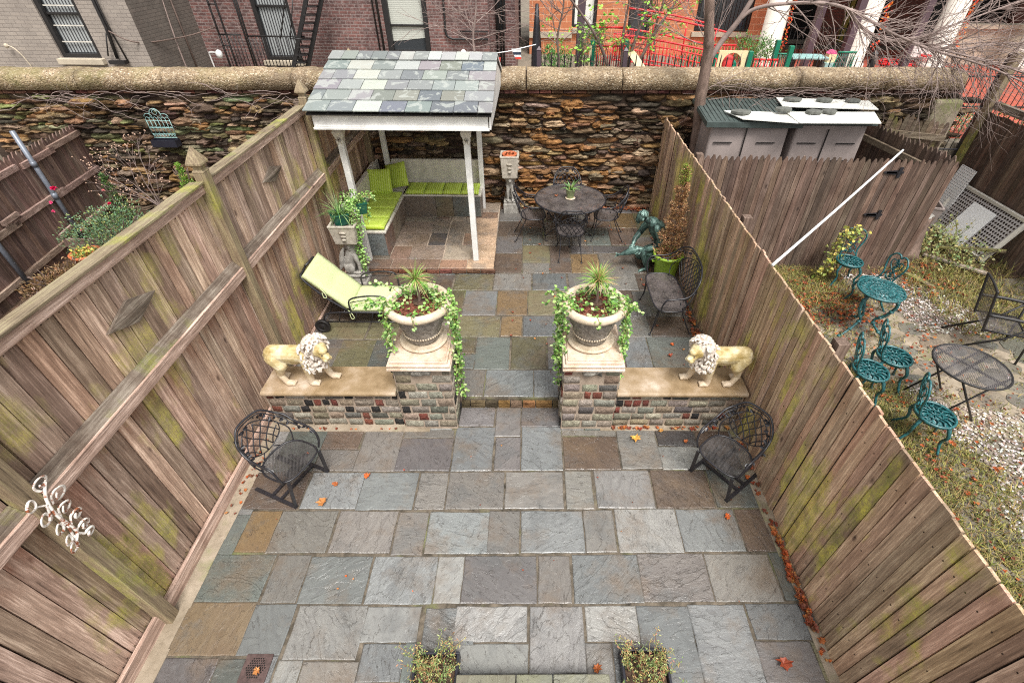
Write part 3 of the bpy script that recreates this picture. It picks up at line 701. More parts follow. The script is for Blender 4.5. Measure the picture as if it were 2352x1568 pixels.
# ---------------------------------------------------------------- left fence
lf=T('board_fence','tall mossy board fence with pointed posts along the left of the patio','fence',(-3.0,4.3,0),world=True)
POSTY=[-1.0,1.58,4.30,6.83,9.0]
XL=-3.03
for i,(a,b) in enumerate(zip(POSTY,POSTY[1:])):
    for (z0,z1,nm) in ((1.72,2.53,'upper_panel'),(.10,1.66,'lower_panel')):
        mb=MB(); y=a+.02
        while y<b-.02:
            w=min(rnd.choice([.135,.14,.145]),b-.02-y)
            if w<.03: break
            c=vary(rnd.choice([(1,1,1),(.8,.79,.78),(1.2,1.17,1.15),(.95,.86,.8),(.62,.6,.57)]),.08)
            zz=(z0+z1)/2; mb.box((XL-.011+U(-.004,.004),y+w/2,zz),(.022,w-U(.007,.013),z1-z0),Matrix.Rotation(U(-.025,.025),3,'Z')@Matrix.Rotation(U(-.004,.004),3,'X'),col=c)
            for zn in (z0+.05,z1-.06):
                for q in (.3,.7): mb.box((XL+.001,y+w*q,zn+U(-.01,.01)),(.004,.007,.007),col=(.08,.06,.05))
            y+=w
        mb.build(nm,'wl',lf)
    mb=MB(); mb.box((XL-.04,(a+b)/2,1.30),(.012,b-a-.04,2.44),col=(.3,.28,.26)); mb.build('dark_gap_backing','wd',lf)  # dark sheet added behind the boards so the gaps read as shaded
    mb=MB(); mb.box((-2.995,(a+b)/2,2.545),(.03,b-a-.04,.085)); mb.build('top_rail','wly',lf,bevel=.004)
    mb=MB(); y0,y1=a+.05,b-.05
    mb.extr([(-3.085,2.577),(-2.955,2.590),(-2.955,2.612),(-3.085,2.604)],'y',y0,y1); mb.build('cap_board','wcap',lf,bevel=.004)
    mb=MB(); mb.extr([(-3.03,1.785),(-3.022,1.79),(-2.962,1.712),(-2.962,1.695),(-3.03,1.695)],'y',y0,y1); mb.build('middle_ledge','wmid',lf,bevel=.004)
    mb=MB(); mb.box((-2.962,(a+b)/2,1.655),(.03,b-a-.06,.09)); mb.box((-2.998,(a+b)/2,1.65),(.04,b-a-.06,.07)); mb.box((-2.955,(a+b)/2,1.706),(.022,b-a-.06,.012)); mb.build('middle_rail','wly',lf,bevel=.003)
    mb=MB(); mb.box((-3.0,(a+b)/2,.07),(.035,b-a-.02,.15)); mb.build('kick_board','wly',lf,bevel=.004)
for y in POSTY:
    mb=MB(); mb.box((-2.975,y,1.33),(.10,.10,2.70)); p=mb.build('post','wpost',lf,bevel=.006)
    mb=MB(); mb.sq([(.05,0),(.052,.01),(.036,.03),(.036,.055),(.066,.075),(.066,.09),(.045,.14),(.02,.19),(.002,.225)],(-2.975,y,2.68)); mb.build('pointed_cap','wpost',p)
for (yc,zc,w,h) in ((2.94,2.135,.56,.165),(5.54,2.18,.52,.15)):
    mb=MB(); q=[(yc-w/2,zc),(yc,zc-h/2*1.2),(yc+w/2,zc),(yc,zc+h/2*1.2)]
    vs=[(XL+.002,a,b) for a,b in q]+[(XL+.022,a,b) for a,b in q]+[(XL+.038,yc,zc)]
    mb.add(vs,[(0,1,5,4),(1,2,6,5),(2,3,7,6),(3,0,4,7),(4,5,8),(5,6,8),(6,7,8),(7,4,8)]); mb.build('diamond_plaque','wmid',lf)
# rusty scroll ornament
mb=MB(); X0=-2.885
def curl(c, r, a0, turns, sgn, tail):
    P=[]; n=int(14*turns)
    for i in range(n+1):
        t=i/n; a=a0+sgn*2*PI*turns*t; rr=r*(1-.5*t); P.append((X0+.01*math.sin(a*1.3), c[0]+rr*math.cos(a), c[1]+rr*math.sin(a)))
    T_=[Vector((X0,tail[0],tail[1]))]; mid=(T_[0]+Vector(P[0]))/2
    return spline(T_+[mid]+P,2)
mb.tube(spline([(X0,1.66,1.83),(X0,1.60,1.75),(X0,1.57,1.62),(X0,1.575,1.5),(X0,1.57,1.41),(X0,1.53,1.37)],5),.009,6)
for c,r,a0,tu,sg,tl in (((1.645,1.845),.036,3.6,1.1,-1,(1.62,1.78)),((1.665,1.70),.04,2.6,1.1,-1,(1.6,1.68)),((1.525,1.79),.034,-1.2,1.1,-1,(1.58,1.71)),((1.52,1.655),.036,-.9,1.1,-1,(1.575,1.72)),((1.63,1.60),.036,2.4,1.1,-1,(1.57,1.56)),((1.645,1.50),.033,2.6,1.1,-1,(1.575,1.47)),((1.63,1.4),.033,2.5,1.1,-1,(1.575,1.42)),((1.62,1.325),.03,2.4,1.1,-1,(1.57,1.4)),((1.53,1.53),.032,-.7,1.2,-1,(1.57,1.58)),((1.515,1.42),.03,-.7,1.1,-1,(1.565,1.5)),((1.5,1.355),.03,-.8,1.1,-1,(1.55,1.41))):
    mb.tube(curl(c,r*1.28,a0,tu*1.0,sg,tl),.0085,6,flat=.6)
tag(mb.build('scroll_ornament','scroll',loc=(-2.885,1.58,1.6)),'white iron scroll ornament with rust hung on the left fence near its rail','ornament')
# ---------------------------------------------------------------- right fence of pickets
rf=T('picket_fence','long weathered fence of close boards with yellow-green moss along the right of the patio','fence',(2.4,4.8,0),world=True)
mb=MB(); y=-.3
while y<9.12:
    w=rnd.choice([.085,.092,.1]); w=min(w,9.14-y); zt=1.862+U(-.007,.007)
    c=vary(rnd.choice([(1,1,1),(.85,.84,.82),(1.15,1.12,1.08),(.9,.88,.75),(.7,.68,.66),(1.05,.95,.95)]),.1)
    dx=U(-.006,.006)+(.018*(rnd.random()<.12)); x=2.378+dx
    mb.box((x+.011,y+w/2,zt/2-.03),(.02,w-U(.006,.014),zt+.06),Matrix.Rotation(U(-.07,.07),3,'Z')@Matrix.Rotation(U(-.004,.004),3,'X'),col=c)
    for zn in (.36,1.0,1.62): mb.box((x-.001,y+w*.5,zn+U(-.012,.012)),(.004,.007,.007),col=(.08,.06,.05))
    y+=w
mb.build('pickets','wr',rf)
mb=MB(); mb.box((2.412,4.4,.91),(.01,9.4,1.84),col=(.3,.28,.26)); mb.build('dark_gap_backing','wd',rf)  # added dark panel, its colour stands in for shade between the pickets
mb=MB()
for z in (.35,1.0,1.62): mb.box((2.45,4.4,z),(.06,9.3,.08))
mb.build('back_rails','wly',rf)
for y in (.6,2.95,5.2,7.3):
    mb=MB(); mb.box((2.52,y,.93),(.1,.1,1.86)); mb.build('post','wd',rf,bevel=.004)
# picket gable used for the other pickets
def pickets(mb, p0, p1, zt, zb, w=.09, jit=.02, tip='dog', miss=0., lean=0.):
    p0=Vector((*p0,0)); p1=Vector((*p1,0)); d=p1-p0; L=d.length; d.normalize(); nn=Vector((d.y,-d.x,0)); s=0
    while s<L-.02:
        ww=w*U(.93,1.06); t=s/L; z1=(zt[0]+(zt[1]-zt[0])*t)+U(-jit,jit); z0=zb[0]+(zb[1]-zb[0])*t
        if rnd.random()>=miss:
            c=vary(rnd.choice([(1,1,1),(.82,.8,.78),(1.15,1.1,1.06),(.95,.88,.86),(.66,.63,.62)]),.1)
            if tip=='dog': prof=[(0,z0),(ww-.006,z0),(ww-.006,z1-.07),(ww*.62,z1),(ww*.38,z1),(0,z1-.07)]
            else: prof=[(0,z0),(ww-.006,z0),(ww-.006,z1),(0,z1)]
            o=U(-.005,.005); n=len(prof)
            vs=[p0+d*(s+a)+nn*(o-.009)+Vector((0,0,b)) for a,b in prof]+[p0+d*(s+a)+nn*(o+.009)+Vector((0,0,b)) for a,b in prof]
            mb.add(vs,[tuple(range(n)),tuple(range(2*n-1,n-1,-1))]+[(i,n+i,n+(i+1)%n,(i+1)%n) for i in range(n)],c)
        s+=ww
# inner fence of the right yard
f=T('gate_fence','dark brown picket fence hiding the resin shed in the right yard','fence',(4.3,7.14,0),world=True)
mb=MB(); pickets(mb,(2.47,7.14),(6.34,7.14),(1.90,1.83),(-.02,-.02)); mb.build('pickets','wd',f)
mb=MB()
for z in (.4,1.5): mb.box((4.4,7.19,z),(3.9,.05,.09))
mb.build('back_rails','wd',f)
for z in (1.66,.98):
    mb=MB(); mb.box((5.47,7.118,z),(.26,.012,.03)); mb.box((5.54,7.116,z),(.05,.014,.16)); mb.extr([(5.3,z-.012),(5.5,z-.035),(5.5,z+.035),(5.3,z+.012)],'y',7.112,7.126); mb.build('strap_hinge','iron',f)
mb=MB(); mb.tube(spline([(2.36,4.05,1.90),(3.4,5.1,1.905),(4.4,6.1,1.94),(5.4,7.09,2.0)],5),.015,8); tag(mb.build('white_pole','pvc',loc=(2.36,4.05,1.9)),'long thin white pole lying from the board fence across to the dark picket fence','pole')
f=T('picket_fence','grey picket fence running back from the dark fence to the stone wall','fence',(6.1,7.9,0),world=True)
mb=MB(); pickets(mb,(6.36,7.2),(5.95,9.0),(1.86,1.9),(0,0),.085); mb.build('pickets','wd',f)
mb=MB(); mb.beam((6.26,7.25,1.6),(5.86,8.95,1.66),.05,.09); mb.build('rail','wx',f)
f=T('picket_fence','broken pale picket fence with gaps leaning against the end of the stone wall','fence',(6.9,8.98,0),world=True)
mb=MB(); pickets(mb,(6.2,8.98),(7.35,8.93),(1.97,1.9),(.3,.3),.095,.06,miss=.08); mb.build('pickets','wx',f)
mb=MB(); mb.beam((6.15,8.93,1.72),(7.4,8.88,1.62),.05,.1); mb.build('rail','wx',f)
f=T('boundary_fence','tall dark stockade fence on the far side of the right yard','fence',(8.3,6.5,0),world=True)
mb=MB(); pickets(mb,(8.2,2.6),(8.3,9.25),(1.84,1.97),(0,0),.088,.015,tip='flat'); mb.build('pickets','wd',f)
mb=MB(); mb.beam((8.28,9.2,2.10),(8.3,3.0,2.02),.09,.12); mb.build('top_rail','wmid',f,bevel=.004)
mb=MB(); mb.box((8.27,9.32,1.45),(.12,.12,2.9)); mb.box((8.37,9.44,1.2),(.05,.14,2.4)); mb.build('post','wpost',f,bevel=.005)
# left yard picket fence
f=T('stockade_fence','mauve grey picket fence with patched rails at the far side of the left yard','fence',(-8.0,7.4,0),world=True)
P0=Vector((-7.62,4.9,0)); P1=Vector((-8.27,9.2,0)); dL=(P1-P0).normalized()
mb=MB(); pickets(mb,P1[:2],P0[:2],(1.64,1.72),(0.,0.),.095,.015); mb.build('pickets','wm',f)
def along(s,z,o=.03): q=P0+dL*s; return (q.x+o,q.y,z)
for z,segs in ((.22,((.2,2.6),(2.5,4.3))),(.86,((.2,2.0),(1.9,3.2),(3.0,4.3))),(1.47,((.3,1.5),(1.4,2.6),(2.7,3.5),(3.4,4.32)))):
    mb=MB()
    for i,(a,b) in enumerate(segs): mb.beam(along(a,z+.03*(i%2)),along(b,z+.03*(i%2)),.045,.085,vary((1,1,1)))
    mb.build('rail','wmr',f)
mb=MB(); mb.beam(along(1.7,.98,.06),along(2.05,.99,.06),.04,.07); mb.build('patch_board','wmr',f); mb=MB(); mb.beam(along(2.5,.36,.06),along(2.95,.38,.06),.04,.07); mb.build('patch_board','wmr',f)
for (x,y,top,lab) in ((-7.83,6.29,1.72,'grey metal pipe post nearest the camera in front of the mauve fence'),(-8.04,7.75,1.95,'taller grey metal pipe post in front of the mauve fence beside the rose bush')):
    mb=MB(); mb.tube([(x+.07,y,0),(x+.07,y,top)],.036,10); mb.lathe([(.036,0),(.044,0),(.044,.1),(.036,.1)],10,(x+.07,y,.86)); mb.lathe([(.036,0),(.044,0),(.044,.08),(.036,.08)],10,(x+.07,y,1.4))
    tag(mb.build('pipe_post','pipe',loc=(x+.07,y,0)),lab,'post','pipe posts along the mauve fence')
# ---------------------------------------------------------------- low garden walls and piers
BL=[((.28,.235,.185),3),((.27,.255,.225),4),((.34,.315,.275),4),((.19,.06,.045),2.6),((.022,.022,.023),2.2),((.4,.375,.33),2),((.12,.115,.11),1.5)]
def bcol():
    t=sum(w for _,w in BL)*rnd.random()
    for c,w in BL:
        t-=w
        if t<=0: return vary(c,.2)
    return BL[0][0]
def block(mb, c, d, ax, col):  # rough pillow block; ax: outward normal axis ('y-','x+','x-')
    AA=(-1,-.94,-.5,0,.5,.94,1); BB=(-1,-.86,0,.86,1); n,m=6,4; vs=[]; sd=U(0,90); w,h,dp=d; kk=[U(-.012,.012) for _ in range(4)]
    for j,b in enumerate(BB):
        for i,a in enumerate(AA):
            pr=0 if (i in (0,n) or j in (0,m)) else 1
            nn=noise.noise(Vector((a*1.8+sd,b*1.3,sd)))
            u=a*w/2+nn*.006+kk[0 if b<0 else 1]*(abs(a)==1)*.5; v=b*h/2+nn*.005+kk[2 if a<0 else 3]*.4; o=dp*pr*(1+.7*nn)
            if ax=='y-': vs.append((c[0]+u,c[1]-o,c[2]+v))
            elif ax=='x+': vs.append((c[0]+o,c[1]+u,c[2]+v))
            else: vs.append((c[0]-o,c[1]-u,c[2]+v))
    mb.add(vs,[(j*(n+1)+i,j*(n+1)+i+1,(j+1)*(n+1)+i+1,(j+1)*(n+1)+i) for j in range(m) for i in range(n)],col,True)
def blockface(mb, a, b, z0, z1, fixed, ax, rows, skip=None):
    h=(z1-z0)/rows
    for r in range(rows):
        x=a
        while x<b-.03:
            c=bcol(); small=c[0]>1.8*c[2] or c[0]<.06
            w=U(.09,.12) if small else U(.16,.24); w=min(w,b-x)
            if b-(x+w)<.05: w=b-x
            zc=z0+h*(r+.5)
            if not(skip and skip(x+w/2,zc)):
                p=(x+w/2,fixed,zc) if ax=='y-' else (fixed,x+w/2,zc)
                block(mb,(p[0],p[1],p[2]+U(-.004,.004)),(w-U(.016,.03),(h-.018)*U(.86,1.04),U(.008,.018)),ax,c)
            x+=w
def lowwall(x0,x1,lab):
    w=T('low_wall',lab,'wall',((x0+x1)/2,3.76,0),world=True)
    mb=MB(); mb.box(((x0+x1)/2,3.775,.265),(x1-x0,.29,.53)); mb.build('core','mortar',w)
    mb=MB(); blockface(mb,x0+.01,x1-.01,.0,.53,3.63,'y-',5); mb.build('face_blocks','block',w)
    mb=MB(); xc0,xc1=x0+(.06 if x0<0 else 0.0),x1+(0. if x0<0 else .0)
    pr=[]
    for k in range(7): a=-PI/2+PI*k/6; pr.append((3.575-.027*math.cos(a),.567+.03*math.sin(a)))
    pr=[(3.97,.537)]+[(y,z) for y,z in pr]+[(3.97,.597)]
    mb.extr([(y,z) for y,z in pr],'x',x0+.02,x1-.004); mb.build('coping_slab','cap',w,bevel=.006)
lowwall(-2.9,-1.44,'low wall of grey, red and black blocks with tan slab coping at the left fence')
lowwall(.91,2.355,'low wall of grey, red and black blocks with tan slab coping at the right fence')
def pier(x0,x1,lab):
    xc=(x0+x1)/2; y0,y1=3.57,4.12; w=T('stone_pier',lab,'pier',(xc,3.84,0),world=True)
    mb=MB(); mb.box((xc,(y0+y1)/2,.5),(x1-x0,y1-y0,1.)); mb.build('core','mortar',w)
    mb=MB(); sk=lambda x,z: z>.72 and abs(x-xc)<.15
    blockface(mb,x0-.005,x1+.005,.03,.97,y0,'y-',8,sk); blockface(mb,y0,y1,.03,.97,x1,'x+',8); blockface(mb,y0,y1,.03,.97,x0,'x-',8)
    block(mb,(xc,y0,.925),(.2,.09,.05),'y-',(.4,.39,.37)); mb.build('face_blocks','block',w)
    mb=MB(); hw=(x1-x0)/2+.025
    for k,(g,za,zb) in enumerate(((0,.985,1.012),(.014,1.012,1.035),(.004,1.035,1.052),(.03,1.052,1.085),(.05,1.085,1.10))):
        mb.box((xc,3.835,(za+zb)/2),(2*(hw-g),.7-2*g,zb-za))
    mb.build('cap_stone','pcap',w,bevel=.006)
    return xc
PX=(-1.115,.625)
pier(-1.42,-.83,'square block pier with moulded cap left of the step')
pier(.345,.925,'square block pier with moulded cap right of the step')
# ---------------------------------------------------------------- planted urns
LG=[(.16,.32,.05),(.24,.43,.09),(.1,.22,.04),(.34,.5,.15),(.46,.58,.25),(.07,.15,.03)]
def vine(mb, start, path, n, s=.03, cols=LG, spread=.03):
    P=spline([start]+path,6); mb.tube(P,.0035,4,col=(.3,.28,.1))
    for k in range(n):
        q=P[int(U(0,len(P)-1))]; q=Vector(q)+Vector((U(-spread,spread),U(-spread,spread),U(-spread,spread)))
        mb.leaf(q,(U(-1,1),U(-1,1),U(-.6,.5)),s*U(.7,1.3),s*U(.6,1.),vary(rnd.choice(cols),.2),nrm=(U(-.4,.4),U(-.9,.1),U(.3,1)))
def urn(x,y,lab,glab,dlab,mir):
    z0=1.10; u=T('garden_urn',lab,'urn',(x,y,z0))
    mb=MB(); mb.lathe([(.20,0),(.235,.004),(.25,.02),(.25,.035),(.235,.042),(.21,.032),(.19,.03),(.0,.03)],40); mb.build('saucer','urnrim',u,loc=(0,0,0))
    mb=MB(); rip=lambda a,z: (.045*max(0,math.sin(a*8+math.sin(z*60)*2))*math.exp(-((z-.25)/.07)**2)+.035*math.sin(a*13+z*70)*math.exp(-((z-.25)/.09)**2))
    mb.lathe([(.0,.031),(.15,.031),(.165,.045),(.172,.07),(.176,.1),(.186,.103),(.190,.115),(.186,.127),(.192,.14),(.205,.18),(.22,.22),(.235,.26),(.247,.30),(.255,.335),(.262,.36),(.27,.37)],72,ripple=rip); b=mb.build('bowl','urn',u); b.scale.z=1.16
    mb=MB()
    for k in range(46): a=2*PI*k/46; mb.ell((.19*math.cos(a),.19*math.sin(a),.115),(.011,.011,.009),6,4)
    mb.build('bead_band','urnrim',b)
    mb=MB(); pr=[(.262,.365)]+[(.288+.04*math.cos(t),.4+.04*math.sin(t)*1.1) for t in [(-1.3+k*.42) for k in range(10)]]+[(.245,.36)]
    mb.lathe(pr,72,ripple=lambda a,z: .012*abs(math.sin(a*15)) if z>.37 else 0); mb.build('rim','urnrim',u,loc=(0,0,0)).location.z=.06
    mb=MB(); vs=[]; N=14
    for i in range(N+1):
        r=.25*i/N
        for k in range(32): a=2*PI*k/32; vs.append((r*math.cos(a),r*math.sin(a),.37+.018*noise.noise(Vector((r*18*math.cos(a),r*18*math.sin(a),x)))+.012*(1-r/.25)))
    mb.add(vs,[(i*32+k,i*32+(k+1)%32,(i+1)*32+(k+1)%32,(i+1)*32+k) for i in range(N) for k in range(32)],None,False)
    for k in range(420):
        a=U(0,2*PI); r=.24*math.sqrt(rnd.random()); mb.box((r*math.cos(a),r*math.sin(a),.388+U(0,.008)),(U(.008,.022),U(.005,.01),.006),Matrix.Rotation(U(0,6),3,'Z')@Matrix.Rotation(U(-.6,.6),3,'X'))
    mb.build('mulch','mulch',u).location.z=.06
    # dracaena
    d=T('spiky_plant',dlab,'plant',(x+(.02 if mir>0 else .01),y+.02,z0+.445))
    mb=MB(); mb.lathe([(.0,0),(.06,0),(.066,.02),(.06,.026),(.0,.022)],16); mb.build('root_ball','soil',d)
    mb=MB(); mb.tube(spline([(0,0,0),(.006,0,.09),(-.004,.003,.19),(.0,0,.27)],4),[.014]*12+[.017],8); mb.tube([(.02,.0,.0),(.012,.004,.12)],.006,6); mb.build('stem','bark',d)
    mb=MB()
    for k in range(130 if mir<0 else 160):
        a=U(0,2*PI); e=U(-.4 if mir<0 else 0.,1.45); dr=Vector((math.cos(a)*math.cos(e),math.sin(a)*math.cos(e),math.sin(e))); c=rnd.choice([(.16,.34,.05),(.25,.45,.08),(.34,.5,.14),(.2,.4,.06),(.45,.35,.14)])
        if k%4==0: c=(.5,.36,.17)
        mb.blade((dr.x*.012,dr.y*.012,.24+U(0,.05)),dr,U(.13,.24)*(1. if mir<0 else 1.1),U(.009,.015),vary(c,.2),droop=U(.3,1.1),n=5)
    mb.build('leaves','leaf',d)
    # trailing vine
    g=T('trailing_vine',glab,'plant',(x,y,z0+.46))
    mb=MB(); R0=.3
    def hang(a,L,sw,n,s=.034,out=.05):
        c,s_=math.cos(a),math.sin(a); P=[(.2*c,.2*s_,.0)]; path=[(R0*c,R0*s_,.05),((R0+out)*c,(R0+out)*s_,-.03)]
        z=-.03
        while z>-L: z-=.1; path.append(((R0+out)*c+U(-.02,.02)+sw*z*.3,(R0+out)*s_+U(-.02,.02),z))
        vine(mb,P[0],path,n,s)
    if mir<0:
        for a,L,n in ((.15,.95,110),(.0,1.25,170),(-.25,.9,120),(-.45,1.1,90),(.35,.6,60)): hang(a,L,0,n)
        for a,L,n in ((3.3,.5,70),(3.6,.75,110),(3.85,.45,60)): hang(a,L,0,n)
        for a,r in ((2.6,.60),(3.3,.62),(3.45,.48)): 
            c,s_=math.cos(a),math.sin(a); vine(mb,(.2*c,.2*s_,0),[(.32*c,.32*s_,.06),(.45*c,.45*s_,.07),(r*c,r*s_,.03)],36,.036)
    else:
        for a,L,n in ((3.2,.8,150),(3.45,.95,170),(2.95,.65,100),(3.7,.6,80)): hang(a,L,0,n,.036)
        for a,L,n in ((0.,1.2,150),(-.2,1.0,130),(.2,.8,90),(-.42,.6,70),(-.6,.4,50)): hang(a,L,0,n,.034)
        for a,r in ((2.8,.5),(3.1,.48),(-.3,.46)):
            c,s_=math.cos(a),math.sin(a); vine(mb,(.2*c,.2*s_,0),[(.32*c,.32*s_,.06),(.4*c,.4*s_,.06),(r*c,r*s_,.0)],40,.036)
    for k in range(9):
        a=U(.3,2.8) if mir<0 else U(-1,2.4); r=U(.12,.24); c,s_=math.cos(a),math.sin(a); vine(mb,(r*c,r*s_,0),[(r*c,r*s_,.06),(r*c+U(-.03,.03),r*s_,U(.08,.17))],16,.034)
    for k in range(60): a=U(0,6.3); r=U(.08,.26); mb.leaf((r*math.cos(a),r*math.sin(a),U(.0,.03)),(U(-1,1),U(-1,1),.3),.04,.034,vary(rnd.choice(LG),.2),nrm=(0,0,1))
    for k in range(40): a=U(-1.2,.2) ; r=U(.16,.25); mb.blade((r*math.cos(a),r*math.sin(a),0),(U(-1,1),U(-1,1),.5),U(.06,.12),.003,(.6,.42,.15),droop=.6,n=3)
    vine(mb,(-.02,-.24,0),[(0,-.3,.05),(.03,-.36,-.03)],22,.036)
    mb.build('foliage','leaf',g)
urn(PX[0],3.86,'carved stone urn of red mulch on the pier left of the step','trailing green vine spilling from the urn on the left pier','spiky green and tan plant standing in the left urn',-1)
urn(PX[1],3.86,'carved stone urn of red mulch on the pier right of the step','trailing green vine spilling from the urn on the right pier','spiky green and tan plant standing in the right urn',1)
# ---------------------------------------------------------------- lion figures
def capsule(mb,a,b,ra,rb,n=10):
    a=Vector(a);b=Vector(b); mb.tube([a,a*.66+b*.34,a*.34+b*.66,b],[ra,ra*.66+rb*.34,ra*.34+rb*.66,rb],n); mb.ell(a,(ra,)*3,n,6); mb.ell(b,(rb,)*3,n,6)
def chain(mb,P,Rr,n=10):
    for i in range(len(P)-1): capsule(mb,P[i],P[i+1],Rr[i],Rr[i+1],n)
def lion(loc, rz, lab, flip=1):
    # faces local +x; flip mirrors y
    t=T('lion_figure',lab,'statue',loc,rz); F=flip
    v=lambda x,y,z: (x,y*F,z)
    mb=MB()
    chain(mb,[v(-.26,0,.40),v(-.14,0,.395),v(0,0,.39),v(.10,0,.40),v(.16,0,.43)],[.092,.092,.096,.11,.1],14)
    mb.ell(v(-.06,0,.345),(.16,.075,.085)); mb.ell(v(.09,0,.34),(.1,.095,.12))
    # hind legs: thigh, hock, shank, paw
    chain(mb,[v(-.25,-.035,.36),v(-.20,-.055,.27),v(-.235,-.055,.175),v(-.245,-.055,.14),v(-.20,-.058,.03)],[.088,.068,.042,.034,.03])
    mb.ell(v(-.17,-.058,.022),(.056,.042,.032))
    chain(mb,[v(-.27,.035,.36),v(-.26,.055,.26),v(-.32,.058,.165),v(-.325,.058,.13),v(-.31,.06,.03)],[.085,.064,.04,.033,.029])
    mb.ell(v(-.285,.06,.022),(.056,.042,.032))
    # fore legs
    chain(mb,[v(.09,-.045,.36),v(.075,-.055,.22),v(.065,-.055,.12),v(.06,-.055,.03)],[.075,.052,.038,.034]); mb.ell(v(.085,-.056,.024),(.056,.042,.032))
    chain(mb,[v(.12,.045,.36),v(.19,.055,.22),v(.205,.055,.13),v(.24,.055,.035)],[.075,.05,.037,.033]); mb.ell(v(.27,.055,.025),(.056,.042,.032))
    for (cx,cy,cz) in ((.122,-.056,.018),(.308,.055,.018),(-.135,-.058,.018),(-.252,.06,.018)):
        for k in (-1.5,-.5,.5,1.5): mb.ell(v(cx+.008,cy+k*.019,cz+.002),(.022,.0105,.019),8,5)
    # tail
    chain(mb,[v(-.32,0,.41),v(-.37,.01,.36),v(-.385,.03,.27),v(-.37,.06,.22),v(-.40,.08,.20),v(-.43,.07,.24)],[.022,.016,.013,.013,.018,.012])
    # head
    hd=Vector((.27,-.07*F,.515)); dv=Vector((.78,-.55*F,-.3)).normalized()
    mb.ell(hd,(.085,.08,.088)); capsule(mb,hd+dv*.04+Vector((0,0,-.012)),hd+dv*.095+Vector((0,0,-.03)),.056,.046); mb.ell(hd+dv*.085+Vector((0,0,-.065)),(.044,.042,.028))
    sd=dv.cross(Vector((0,0,1))).normalized()
    mb.ell(hd+dv*.135+Vector((0,0,-.008)),(.022,.026,.016)); mb.ell(hd+dv*.07+Vector((0,0,.035)),(.05,.05,.034))
    for s in (-1,1): mb.ell(hd+dv*.118+sd*s*.025+Vector((0,0,-.038)),(.026,.024,.022))
    organic(mb,'body','lion',t,.0065,2)
    mb=MB()
    for s in (-1,1): mb.ell(hd+dv*.1+sd*s*.036+Vector((0,0,.016)),(.008,.008,.006),8,5)
    mb.build('eyes','rust',t)
    mb=MB(); r=random.Random(11)
    mb.ell(hd-dv*.06,(.1,.108,.115)); mb.ell((.16,0,.43),(.108,.112,.14)); mb.ell((.17,-.01*F,.33),(.08,.085,.11))
    for k in range(300):
        u=r.random(); ax=hd-dv*.03; q=r.uniform(0,2*PI)
        if u<.62:
            # ring around the face flowing outward
            th=r.uniform(1.15,2.8); d0=(dv*math.cos(th)+(sd*math.cos(q)+Vector((0,0,1))*math.sin(q))*math.sin(th)).normalized(); base=ax-dv*.02+d0*.108; rad=.0185
        else:
            zz=r.uniform(.26,.5); d0=Vector((math.cos(q)*.9+.25,math.sin(q),-.1)).normalized(); base=Vector((.15,-.01*F,zz))+Vector((d0.x*.108,d0.y*.108,0)); rad=.017
        up_=Vector((0,0,-1)); tan=(up_-d0*up_.dot(d0)); tan=tan.normalized() if tan.length>.1 else sd
        side=d0.cross(tan)*r.choice([-1,1]); P=[base-d0*.02]
        for i in range(5): a=i*.75; P.append(base+tan*(.018*i*.6)+side*(.016*math.sin(a))+d0*(.016*math.sin(a*.9)+.006))
        mb.tube(spline(P,2),[rad*(1-.055*i) for i in range(11)],6)
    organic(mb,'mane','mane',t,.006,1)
    mb=MB()
    for k in range(6): q=r.uniform(-.06,.06); mb.ell((-.41,.075*F,.22+q*.3),(.02,.02,.02))
    organic(mb,'tail_tuft','mane',t,.006,1)
    return t
lion((-2.42,3.745,.597),0.0,'ivory lion figure walking towards the middle on the left wall coping',1)
lion((1.98,3.745,.597),PI,'ivory lion figure walking towards the middle on the right wall coping',-1)
# ---------------------------------------------------------------- garden shelter
g=T('garden_shelter','white timber shelter with small slate roof over the corner bench','shelter',(-1.8,7.9,.22),world=True)
def wbox(name,c,d,mat='white',par=g,bev=.004,**k): mb=MB(); mb.box(c,d,**k); return mb.build(name,mat,par,bevel=bev)
for (x,y,zt) in ((-2.66,6.92,2.30),(-.91,6.94,2.30),(-2.66,8.9,2.34),(-.94,8.9,2.34)):
    p=wbox('post',(x,y,(zt+.22)/2),(.085,.085,zt-.22))
    mb=MB(); mb.sq([(.044,0),(.05,.01),(.05,.03),(.044,.04),(.056,.09),(.07,.13),(.075,.15),(.06,.17)],(x,y,zt-.2))
    for s in (-1,1): mb.ell((x+s*.05,y-.045,zt-.09),(.024,.02,.03)); mb.ell((x,y-.05,zt-.15),(.03,.018,.035)); mb.ell((x+s*.03,y-.05,zt-.19),(.018,.014,.03))
    mb.build('capital','plaster',p)
for y in (6.92,8.9): wbox('beam',(-1.78,y,2.345),(2.2,.09,.09))
for x in (-2.84,-.7): wbox('beam',(x,7.9,2.345),(.07,1.9,.088))
wbox('ceiling_board',(-1.72,7.85,2.40),(2.2,2.5,.02))
EY,EZ,RY,RZ_=6.53,2.575,8.08,2.985
mb=MB(); mb.box((-1.70,6.63,2.455),(2.26,.03,.17)); mb.box((-1.70,6.605,2.375),(2.29,.05,.028)); mb.box((-1.70,6.61,2.548),(2.3,.04,.02)); mb.build('fascia','white',g,bevel=.004)
mb=MB(); sl_=(RZ_-EZ)/(RY-EY)
for x in (-2.83,-.545):
    mb.extr([(6.62,2.37),(9.16,2.37),(9.16,2.55),(RY,RZ_-.06),(6.62,EZ-.04)],'x',x-.012,x+.012)
mb.build('gable_board','white',g)
mb=MB(); nrm=Vector((0,-sl_,1)).normalized(); dn=Vector((0,RY-EY,RZ_-EZ)).normalized(); LL=math.hypot(RY-EY,RZ_-EZ)
